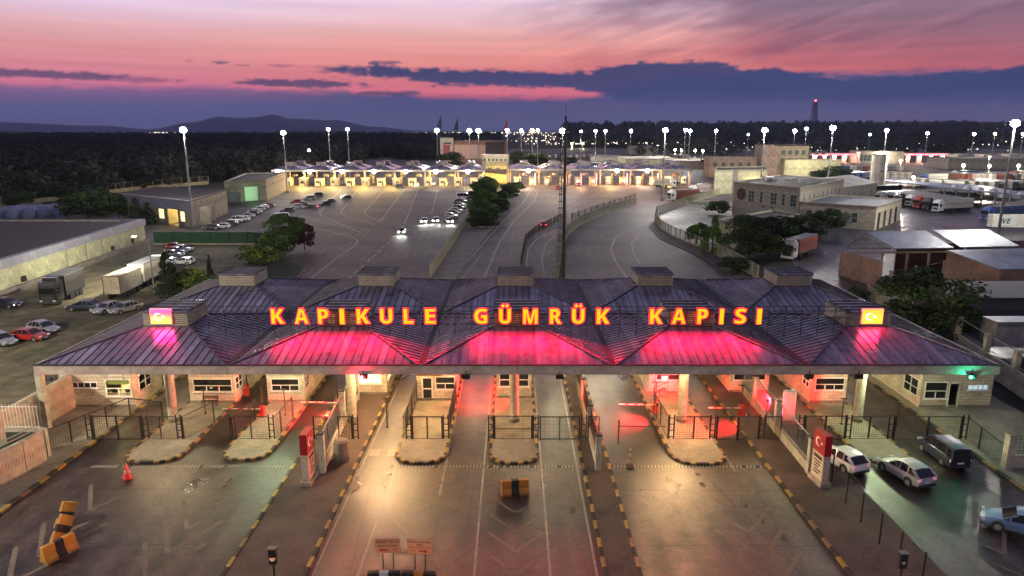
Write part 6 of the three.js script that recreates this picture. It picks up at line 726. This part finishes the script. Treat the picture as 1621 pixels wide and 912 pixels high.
// warehouses and trailer rows of the far lot
const lowB = (label, pa, pb, py, h, d, m, r) => { const a = at(pa, py), b = at(pb, py); return house('storage_warehouse', label, 'warehouse', [a, b, [b[0] + 3, b[1] - d], [a[0] + 3, a[1] - d]], h, m, r, { cop: r }); };
mat('loft1', [.46, .42, .33], .8, { map: T.metal }); mat('loft2', [.30, .30, .30], .8, { map: T.metal });
lowB('long pale warehouse roof at the far lot behind the right far canopy', 990, 1075, 262, 4.6, 60, M.wcream, M.loft1); lowB('low grey warehouse at the far lot right of the tall pole', 935, 985, 256, 4, 40, M.plast, M.loft2); lowB('wide cream warehouse roof near the cargo hall', 1060, 1150, 268, 5.4, 45, M.plast, M.loft1); lowB('grey hall at the far end of the lot below the ridge', 1085, 1150, 243, 9, 60, M.plast, M.loft2); lowB('pale hall at the far end of the lot left of the grey hall', 1000, 1040, 244, 8, 50, M.wcream, M.loft1); lowB('dark long hall far right with lit windows', 1500, 1640, 268, 7, 30, M.plast, M.loft2);
{ // blue grey covered lorry shelter on the right
  const o = thing('lorry_shelter', 'wide blue grey shelter roof with a bright white edge behind the parked fan', 'shelter'), A = at(1495, 318), B = at(1700, 345), C = at(1700, 308), D = at(1480, 300); mb().prism([A, B, [B[0] + 12, B[1] - 60], [A[0] - 6, A[1] - 46]], 4.6, 5.0).build('roof', mat('shelt', [.16, .20, .30], .5, { map: T.metal }), o); for (let k = 0; k < 10; k++) { const x = lerp(A[0], B[0], k / 9), z = lerp(A[1], B[1], k / 9); mb().box(x, 0, z - .4, .4, 4.6, .4).build('column', M.steel, o); const d = mb().ball(x + 2.5, 4.8, z + 1.2, 1.3, 10).build('white_cowl', M.white, o); } }
const TR = 'trailers parked in the far lot', tcs = ['white', 'cream', 'pink', 'grey', 'white', 'brown', 'blue']; let trailProto = {};
function trailer(x, z, t, c, label) { const o = thing('parked_trailer', label, 'trailer', [x, .03, z], t, TR); const b = mesh('box', LG.box, trailM[c], o); b.scale.z = 13; b.position.y = 2.5; const r = mesh('roof_rail', LG.rail, M.steel, o); r.scale.z = 13; r.position.y = 3.9; const u = mesh('underframe', LG.box, M.trimk, o); u.scale.set(.8, .3, 12.4); u.position.y = .7; return o; }
{ const rows = [[838, 900, 263, 8, 'in the row behind the right far canopy'], [905, 985, 268, 9, 'in the row right of the tall pole'], [850, 980, 252, 12, 'in the second far row behind the canopy'], [1000, 1090, 252, 9, 'in the far row below the ridge'], [1290, 1430, 284, 12, 'in the row below the fuel station'], [1300, 1420, 272, 10, 'in the upper row below the fuel station'], [1500, 1610, 286, 9, 'in the row below the far right lamps']]; for (const [pa, pb, py, n, w] of rows) for (let k = 0; k < n; k++) { const [x, z] = at(lerp(pa, pb, (k + .5) / n), py + rr(-1, 1)); const c = pick(tcs); trailer(x, z, rr(-.06, .06) + .25, c, c + ' trailer ' + w + ', ' + NTH[k] + ' from the left'); } }
lorryAt(1462, 288, -1.3, 'blue', 'white', 12, 'blue lorry with glowing red lamps below the fuel station', { group: TR }); pointLamp([...[at(1462, 287)[0]], 2, at(1462, 287)[1] + 4], [1, .03, .03], 90, 8);
for (const [px, py, c, tr, l] of [[1510, 282, 'white', 'blue', 'white lorry with blue trailer in the upper right row'], [1600, 283, 'red', 'red', 'red lorry in the upper right row'], [846, 256, 'red', 'red', 'red lorry glimpsed behind the far canopy'], [880, 260, 'red', 'brown', 'dark red lorry behind the tall pole']]) lorryAt(px, py, -1.4, c, tr, 12, l, { group: TR });
for (const [px, l] of [[1528, 'first'], [1569, 'second'], [1612, 'third']]) { const a = at(px - 13, 262), b = at(px + 13, 262), o = house('lit_kiosk', 'small white building with lit windows in the far right lot, ' + l + ' from the left', 'building', [a, b, [b[0], b[1] - 14], [a[0], a[1] - 14]], 8, M.white, M.roofd); for (let k = 0; k < 4; k++) wallWin(o, a, b, .14 + k * .24, 2, 3.2, 3.4, 2, 1, M.litwin); }
for (const [px, py, cd] of [[1355, 280, 5000], [1560, 292, 5200], [1420, 305, 2600], [905, 258, 4000], [1040, 256, 4000]]) { const [x, z] = at(px, py), o = thing('added_lot_lamp', 'added lamp post lighting the parked trailers, at ' + (px < 950 ? 'the row behind the right far canopy' : px < 1100 ? 'the far warehouses' : px < 1400 ? 'the rows below the fuel station' : px < 1500 ? 'the back of the lorry park' : 'the far right rows'), 'lamp post', [x, 0, z]); mb().cyl(0, 0, 0, .18, 13, 6, .1).build('pole', M.steel, o); mb().box(0, 13, 0, 1.3, .3, .6).build('lamp_head', M.floodface, o); pointLamp([x, 12.6, z], [1, .93, .82], cd, 20); }  // lamp posts added to brighten the dark trailer rows
for (const [pa, pb, py, n, w] of [[1500, 1621, 300, 8, 'in the row in front of the lit kiosks'], [1400, 1480, 296, 6, 'in the row behind the lorry park'], [1090, 1200, 258, 8, 'in the row left of the old office block']]) for (let k = 0; k < n; k++) { const [x, z] = at(lerp(pa, pb, (k + .5) / n), py + rr(-1, 1)); const c = pick(['white', 'white', 'cream', 'pink', 'grey']); trailer(x, z, .3 + rr(-.06, .06), c, c + ' trailer ' + w + ', ' + NTH[k] + ' from the left'); }
// ================================================================ high mast floodlights
lamp('floodhead', [1, .97, .93], 240); lamp('floodsodium', [1, .55, .16], 150); lamp('floodyellow', [1, .93, .62], 120); lamp('floodmint', [.55, 1, .75], 25);
const mastHeadGeo = new THREE.BoxGeometry(.85, .7, .5);
function mast(label, px, py, top, R0, cd, m = M.floodhead, col = [1, .95, .88], r0 = .34) {
  const R = R0 * .54, [x, z] = at(px, py), o = thing('high_mast_lamp', label, 'floodlight mast', [x, 0, z], 0, 'floodlight masts'); mb().cyl(0, 0, 0, r0, top, 10, r0 * .5).build('pole', M.steel, o); mb().cyl(0, 0, 0, r0 * 1.8, .6, 10).build('base', M.concrete, o);
  mb().add(new THREE.TorusGeometry(R * .8, .07, 6, 20).rotateX(Math.PI / 2), M4().makeTranslation(0, top - .2, 0)).rod([-R, top - .2, 0], [R, top - .2, 0], .06).rod([0, top - .2, -R], [0, top - .2, R], .06).build('ring', M.steel, o);
  for (const [n, y, q] of [[4, -.62, .42], [7, -.22, .74], [7, .22, .74], [4, .62, .42]]) for (let k = 0; k < n; k++) { const a = (k + (y > 0 ? .5 : 0)) / n * 2 * Math.PI, f = mesh('flood_lamp', mastHeadGeo, m, o); f.scale.set(R * .62, R * .55, R * .6); f.position.set(Math.cos(a) * R * q, top + R * y * .85 + .2, Math.sin(a) * R * q); f.rotation.y = -a + Math.PI / 2; }
  pointLamp([x, top - .9 - R * .4, z], col, cd * (x > 60 ? .95 : .6), 30); return o;
}
for (const [l, px, py, t, R, cd, m, c] of [['tall floodlight mast beside the workshop, leftmost bright one', 306, 362, 25, 1.5, 3000], ['floodlight mast by the left end of the far canopy', 455, 305, 24, 1.7, 2600], ['left of the pair of floodlight masts behind the left canopy', 524, 283, 25.5, 1.5, 1600], ['right of the pair of floodlight masts behind the left canopy', 554, 283, 25.6, 1.5, 1600], ['floodlight mast at the left of the brick headquarters', 693, 266, 25, 2.6, 2600], ['first of the dazzling pair of masts above the headquarters', 744, 280, 24.8, 2.3, 2600], ['second of the dazzling pair of masts above the headquarters', 758, 284, 24.8, 2.3, 2600], ['floodlight mast by the far right corner of the headquarters', 803, 292, 25, 1.6, 2600], ['small floodlight mast right of the headquarters', 825, 268, 25, 1.8, 1200], ['orange sodium floodlight mast beyond the headquarters', 842, 266, 25, 2.4, 1400, M.floodsodium, [1, .6, .25]], ['yellowish floodlight mast beside the orange one', 851, 270, 25, 1.8, 1200, M.floodyellow, [1, .85, .5]], ['floodlight mast seen just left of the tall pole', 889, 300, 24.8, 2.3, 2800], ['left of a pair of small masts right of the tall pole', 942, 256, 24.6, 2.0, 1500], ['right of a pair of small masts right of the tall pole', 957, 262, 24.6, 2.0, 1500], ['small floodlight mast before the far warehouses', 997, 258, 24.6, 2.2, 1500], ['floodlight mast at the right end of the right far canopy', 1048, 318, 25, 1.7, 8500], ['left of the two close masts before the dark ridge', 1082, 262, 25.5, 2.0, 1500], ['right of the two close masts before the dark ridge', 1089, 266, 24.6, 2.4, 1800], ['floodlight mast beyond the cargo hall', 1130, 264, 24.8, 2.0, 1600], ['floodlight mast standing over the stone office', 1202, 318, 25, 1.9, 4500], ['left of the two masts above the old office block', 1253, 270, 24.8, 2.0, 1600], ['right of the two masts above the old office block', 1271, 268, 26, 2.1, 1600], ['floodlight mast over the gabled hall', 1309, 300, 26, 2.2, 5500], ['pinkish floodlight mast behind the silo', 1393, 300, 25, 1.5, 4500], ['yellowish mast right of the fuel station', 1462, 262, 23, 2.0, 1500, M.floodyellow, [1, .93, .65]], ['yellowish mast further right of the fuel station', 1535, 262, 22.5, 1.9, 1300, M.floodyellow, [1, .93, .65]], ['dim yellow mast left of the rightmost dazzling mast', 1568, 260, 22.5, 1.7, 1000, M.floodyellow, [1, .93, .65]], ['yellow mast at the right edge of the picture', 1612, 262, 22.5, 1.9, 1300, M.floodyellow, [1, .93, .65]], ['tall dazzling floodlight mast at the right, biggest of all', 1578, 385, 26.4, 1.7, 7000]]) mast(l, px, py, t, R, cd, m, c);
{ // dark lattice pole right behind the canopy
  const [x, z] = at(889, 444), o = thing('camera_pole', 'tall dark pole with ladder cage standing right behind the canopy', 'pole', [x, 0, z]); mb().cyl(.25, 0, 0, .34, 27.4, 12, .18).build('pole', M.iron, o); mb().cyl(.25, 27.4, 0, .03, 2, 5).build('antenna', M.iron, o); const l = mb(); for (const s of [-.55, -.2]) l.bar([s - .25, .3, .35], [s + .05, 24, .2], .06); for (let y = 1; y < 24; y += .55) l.bar([-.8 + y * .012, y, .35], [-.4 + y * .012, y, .35], .05); l.build('ladder', M.iron, o); const h = mb(); for (let y = 2.5; y < 24; y += 1.1) h.add(new THREE.TorusGeometry(.5, .03, 4, 10).rotateX(Math.PI / 2), M4().makeTranslation(-.5 + y * .008, y, .45)); tag(h.build('safety_hoop', M.iron, o), null, null, null, 'stuff'); }
{ const [x, z] = at(1295, 214), o = thing('radio_mast', 'red lit lattice radio mast on the ridge', 'mast', [x * .18, 40, z * .18 ]); void x; o.position.set(1540, 52, -3650); const h = 118, b = mb(); for (const [sx, sz] of [[-1, -1], [1, -1], [1, 1], [-1, 1]]) b.bar([sx * 13, 0, sz * 13], [sx * 7, h, sz * 7], 3); for (let k = 0; k < 12; k++) { const y = k / 12 * h, w = lerp(13, 7, k / 12), w2 = lerp(13, 7, (k + 1) / 12), y2 = (k + 1) / 12 * h; b.bar([-w, y, w], [w2, y2, w2], 1.6).bar([w, y, w], [-w2, y2, w2], 1.6).bar([-w, y, w], [w, y, w], 1.6); } b.build('lattice', mat('mastred', [.20, .07, .08], .8), o); mb().ball(0, h + 4, 0, 6, 10).build('warning_lamp', lamp('warnred', [1, .08, .15], 5), o); }
for (const [px, py, h, l, m] of [[700, 240, 44, 'left of the dark furled flags above the headquarters', 0], [726, 240, 40, 'middle dark furled flag above the headquarters', 0], [803, 240, 40, 'red furled flag above the headquarters right end', 1]]) { const [x, z] = at(px, 258), o = thing('flagpole', l, 'flag', [x, 0, z]); const top = 25 + (207 - (px === 700 ? 183 : px === 726 ? 187 : 190)) / 1101 * Math.abs(z); mb().rod([0, 0, 0], [0, top, 0], .22, 6).build('pole', M.iron, o); const f = mb(); f.poly([[0, top, 0], [-1.2, top - 4, .4], [-3.6, top - 9.5, .9], [-1.4, top - 9.8, .2], [0, top - 9.4, 0]]).poly([[0, top, .3], [-1.0, top - 4, .9], [-2.4, top - 9.3, 1.3], [0, top - 9.4, .3]]); f.build('flag', m ? mat('flagr', [.3, .03, .04], .8) : mat('flagd', [.02, .05, .05], .8), o); }
// small street lamps of the dark wood road
for (const [px, py, t, l] of [[128, 290, 262, 'small street lamp glowing before the dark wood at the left'], [280, 275, 254, 'small street lamp before the wood above the workshop'], [394, 268, 250, 'small street lamp at the wood edge left of the far canopy'], [490, 258, 238, 'small lamp above the left far canopy at the wood edge'], [918, 300, 208, 'small greenish lamp beside the tall pole'], [1181, 262, 213, 'small mint lamp on the slope between two masts'], [1372, 262, 213, 'mint green lamp left of the pinkish mast'], [1444, 300, 281, 'small lamp post beside the lorry shelter']]) { const [x, z] = at(px, py), d = Math.hypot(x, z), h = 25 - Math.abs(z) * Math.tan(PITCH + Math.atan((t - 456) / FOCAL)), o = thing('street_lamp', l, 'street lamp', [x, 0, z]); mb().cyl(0, 0, 0, .14, h, 6).build('pole', M.steel, o); mb().ball(0, h, 0, d * .0015, 8).build('lamp', l.includes('mint') ? M.floodmint : M.floodyellow, o); if (px < 500) pointLamp([x, h - 1.2 - d * .003, z], [.95, 1, .62], 1300, 14); }
for (const [px, py, l] of [[1523, 267, 'first'], [1564, 268, 'second'], [1610, 268, 'third']]) { const [x, z] = at(px, py + 12), h = 6, o = thing('yard_lamp', 'bright yard lamp in the upper right lot, ' + l + ' from the left', 'lamp', [x, 0, z]); mb().cyl(0, 0, 0, .16, h, 6).build('pole', M.steel, o); mb().ball(0, h, 0, .7, 10).build('lamp', M.floodyellow, o); pointLamp([x, h - .5, z + 2], [1, .93, .7], 700, 14); }
for (const [px, py, w] of [[1068, 242, 'third'], [1078, 243, 'fourth'], [1100, 243, 'fifth'], [1112, 244, 'last'], [905, 228, 'first'], [922, 228, 'second'], [700, 232, 'lone one left']]) { const [x, z] = at(px, py + 7), o = thing('yard_lamp', 'warm yard lamp among the far warehouses, ' + w + (px === 700 ? ' of the headquarters' : ' from the left'), 'lamp', [x, 0, z], 0, 'warm lamps of the far warehouses'); mb().cyl(0, 0, 0, .2, 7, 6).build('pole', M.steel, o); mb().ball(0, 7, 0, .9, 10).build('lamp', M.floodyellow, o); pointLamp([x, 6, z + 3.2], [1, .85, .55], 1400, 20); }

// ================================================================ town lights, woods, hills
{ const g = new THREE.SphereGeometry(1, 6, 4), n = 620, im = new THREE.InstancedMesh(g, lamp('townlight', [1, .86, .62], 3), n), m = M4(), c = new THREE.Color(); im.name = 'town_lights'; seed = 41; for (let i = 0; i < n; i++) { const k = rnd(); let px, py; if (k < .55) { px = 640 + rnd() ** .8 * 420; py = 209 + rnd() * rnd() * 24; } else if (k < .8) { px = 830 + rnd() * 270; py = 222 + rnd() * 14; } else if (k < .86) { px = 225 + rnd() * 55; py = 208 + rnd() * 2; } else { px = 1140 + rnd() * 480; py = 222 + rnd() * 26; } const z = -Math.min(4200, 25 / Math.tan(PITCH + Math.atan((py - 456) / FOCAL)) * .93), dd = Math.abs(z); const xx = (px - 810.5) / 1142 * dd, s = dd * rr(.0003, .0008); m.makeScale(s, s, s).setPosition(xx, dd * .002 + 6, z); im.setMatrixAt(i, m); im.setColorAt(i, c.setRGB(1, rr(.6, 1), rr(.35, 1))); } tag(im, 'scattered small lights of the distant town along the horizon', 'lights', null, 'stuff'); scene.add(im); }
const hillM = mat('hillm', [.016, .021, .015], 1, { map: T.grass }), mountM = mat('mountm', [.03, .055, .12], 1);  // mountain blue carries the colour of distant haze
function ridge(name, dist, depth, a0, a1, prof, m, rough) { const N = 260, K = 14, p = [], idx = []; for (let i = 0; i <= N; i++) { const a = lerp(a0, a1, i / N) * Math.PI / 180; for (let k = 0; k <= K; k++) { const t = k / K, d = dist + depth * (t - .5), h = prof(lerp(a0, a1, i / N)) * Math.sin(Math.min(1, t * 1.25) * Math.PI * .5) * (t > .8 ? 1 - (t - .8) * 3 : 1) * (1 + (fbm(i * .12, k * .35 + dist * .001, 4) - .5) * rough); p.push(Math.sin(a) * d / Math.cos(a) * 1, h - 2, -d); } } for (let i = 0; i < N; i++) for (let k = 0; k < K; k++) { const q = i * (K + 1) + k; idx.push(q, q + K + 1, q + 1, q + 1, q + K + 1, q + K + 2); } const g = new THREE.BufferGeometry(); g.setAttribute('position', new THREE.Float32BufferAttribute(p, 3)); g.setIndex(idx); g.computeVertexNormals(); const uv = new Float32Array(p.length / 3 * 2); for (let i = 0; i < p.length / 3; i++) { uv[i * 2] = p[i * 3] / 20; uv[i * 2 + 1] = p[i * 3 + 2] / 20; } g.setAttribute('uv', new THREE.BufferAttribute(uv, 2)); const o = mesh(name, g, m); o.userData.kind = 'structure'; return o; }
ridge('mountains', 11000, 5000, -50, 8, (a) => Math.max(0, curve([[-40, 190], [-36, 175], [-30, 110], [-27, 55], [-24, 170], [-22.5, 250], [-20.5, 225], [-18.5, 285], [-17, 215], [-14, 205], [-11, 95], [-7, 20], [-3, 0]], a)), mountM, .25);
ridge('hills', 3600, 2600, 3, 55, (a) => curve([[3, 0], [5, 42], [8, 56], [13, 64], [20, 74], [28, 78], [36, 76], [50, 70]], a) + (fbm(a * .8, 1, 3) - .5) * 14, hillM, .12);
ridge('hills', 2600, 1500, -60, 4, (a) => curve([[-60, 40], [-36, 24], [-28, 14], [-22, 22], [-15, 26], [-9, 10], [-4, 5], [4, 8]], a) + (fbm(a * .9, 4, 3) - .5) * 12, hillM, .2);
// woods: one mass of crowns
{ seed = 99; const mk = (n) => { const a = []; for (let i = 0; i < n; i++) { const t = rr(0, 6.3), u = rr(-.9, 1), r = Math.sqrt(1 - u * u) * rr(.5, 1) * .5, x = Math.cos(t) * r, y = .52 + u * .46, z = Math.sin(t) * r, s = .16; for (let j = 0; j < 3; j++) a.push(x + rr(-s, s), y + rr(-s, s), z + rr(-s, s)); } const g = new THREE.BufferGeometry(); g.setAttribute('position', new THREE.Float32BufferAttribute(a, 3)); g.computeVertexNormals(); return g; };
  const wm = mat('woodm', [.034, .041, .030], .95), spots = []; let tries = 0;  // wood colour lightened to paint in the haze of distance
  while (spots.length < 7000 && tries++ < 60000) { const d = 235 + rnd() ** 1.6 * 2300, az = rr(-44, -1) * Math.PI / 180, x = Math.tan(az) * d; const edge = -172 - Math.max(0, d - 250) * -.18; if (d < 360 ? x > -176 + (d - 235) * .25 : d < 620 ? x > -120 - (d < 420 ? 0 : 0) : x > -60 - (d > 900 ? -30 : 0)) continue; if (fbm(x * .004 + 5, d * .004, 3) < .36 && d < 900) continue; spots.push([x, -d, rr(6, 12) * (1 + d / 3000)]); }
  for (let i = 0; i < 5200; i++) { const d = 760 + rnd() ** 1.3 * 2400, az = rr(4, 44) * Math.PI / 180; const x = Math.tan(az) * d; if (d < 1100 && fbm(x * .003, d * .006, 3) < .5) continue; const hgt = d > 2300 ? (d - 2300) * .05 : 0; spots.push([x, -d, rr(6, 13) * (1 + d / 2600), hgt]); }
  const im = new THREE.InstancedMesh(mk(110), wm, spots.length), m = M4(), c = new THREE.Color(); im.name = 'distant_wood'; spots.forEach(([x, z, h, y0], i) => { m.makeRotationY(rnd() * 6).scale(V(h * rr(.9, 1.5), h, h * rr(.9, 1.5))).setPosition(x, (y0 ?? 0) - .5, z); im.setMatrixAt(i, m); const k = rr(.55, 1.3); im.setColorAt(i, c.setRGB(k, k * rr(.85, 1.05), k * rr(.8, 1.1))); }); tag(im, 'dark far-off wood filling the plain and slopes to the horizon', 'wood', null, 'stuff'); scene.add(im); }
// evening haze
scene.fog = new THREE.FogExp2(new THREE.Color(.62, .68, 1), .00004);
renderer.render(scene, camera);
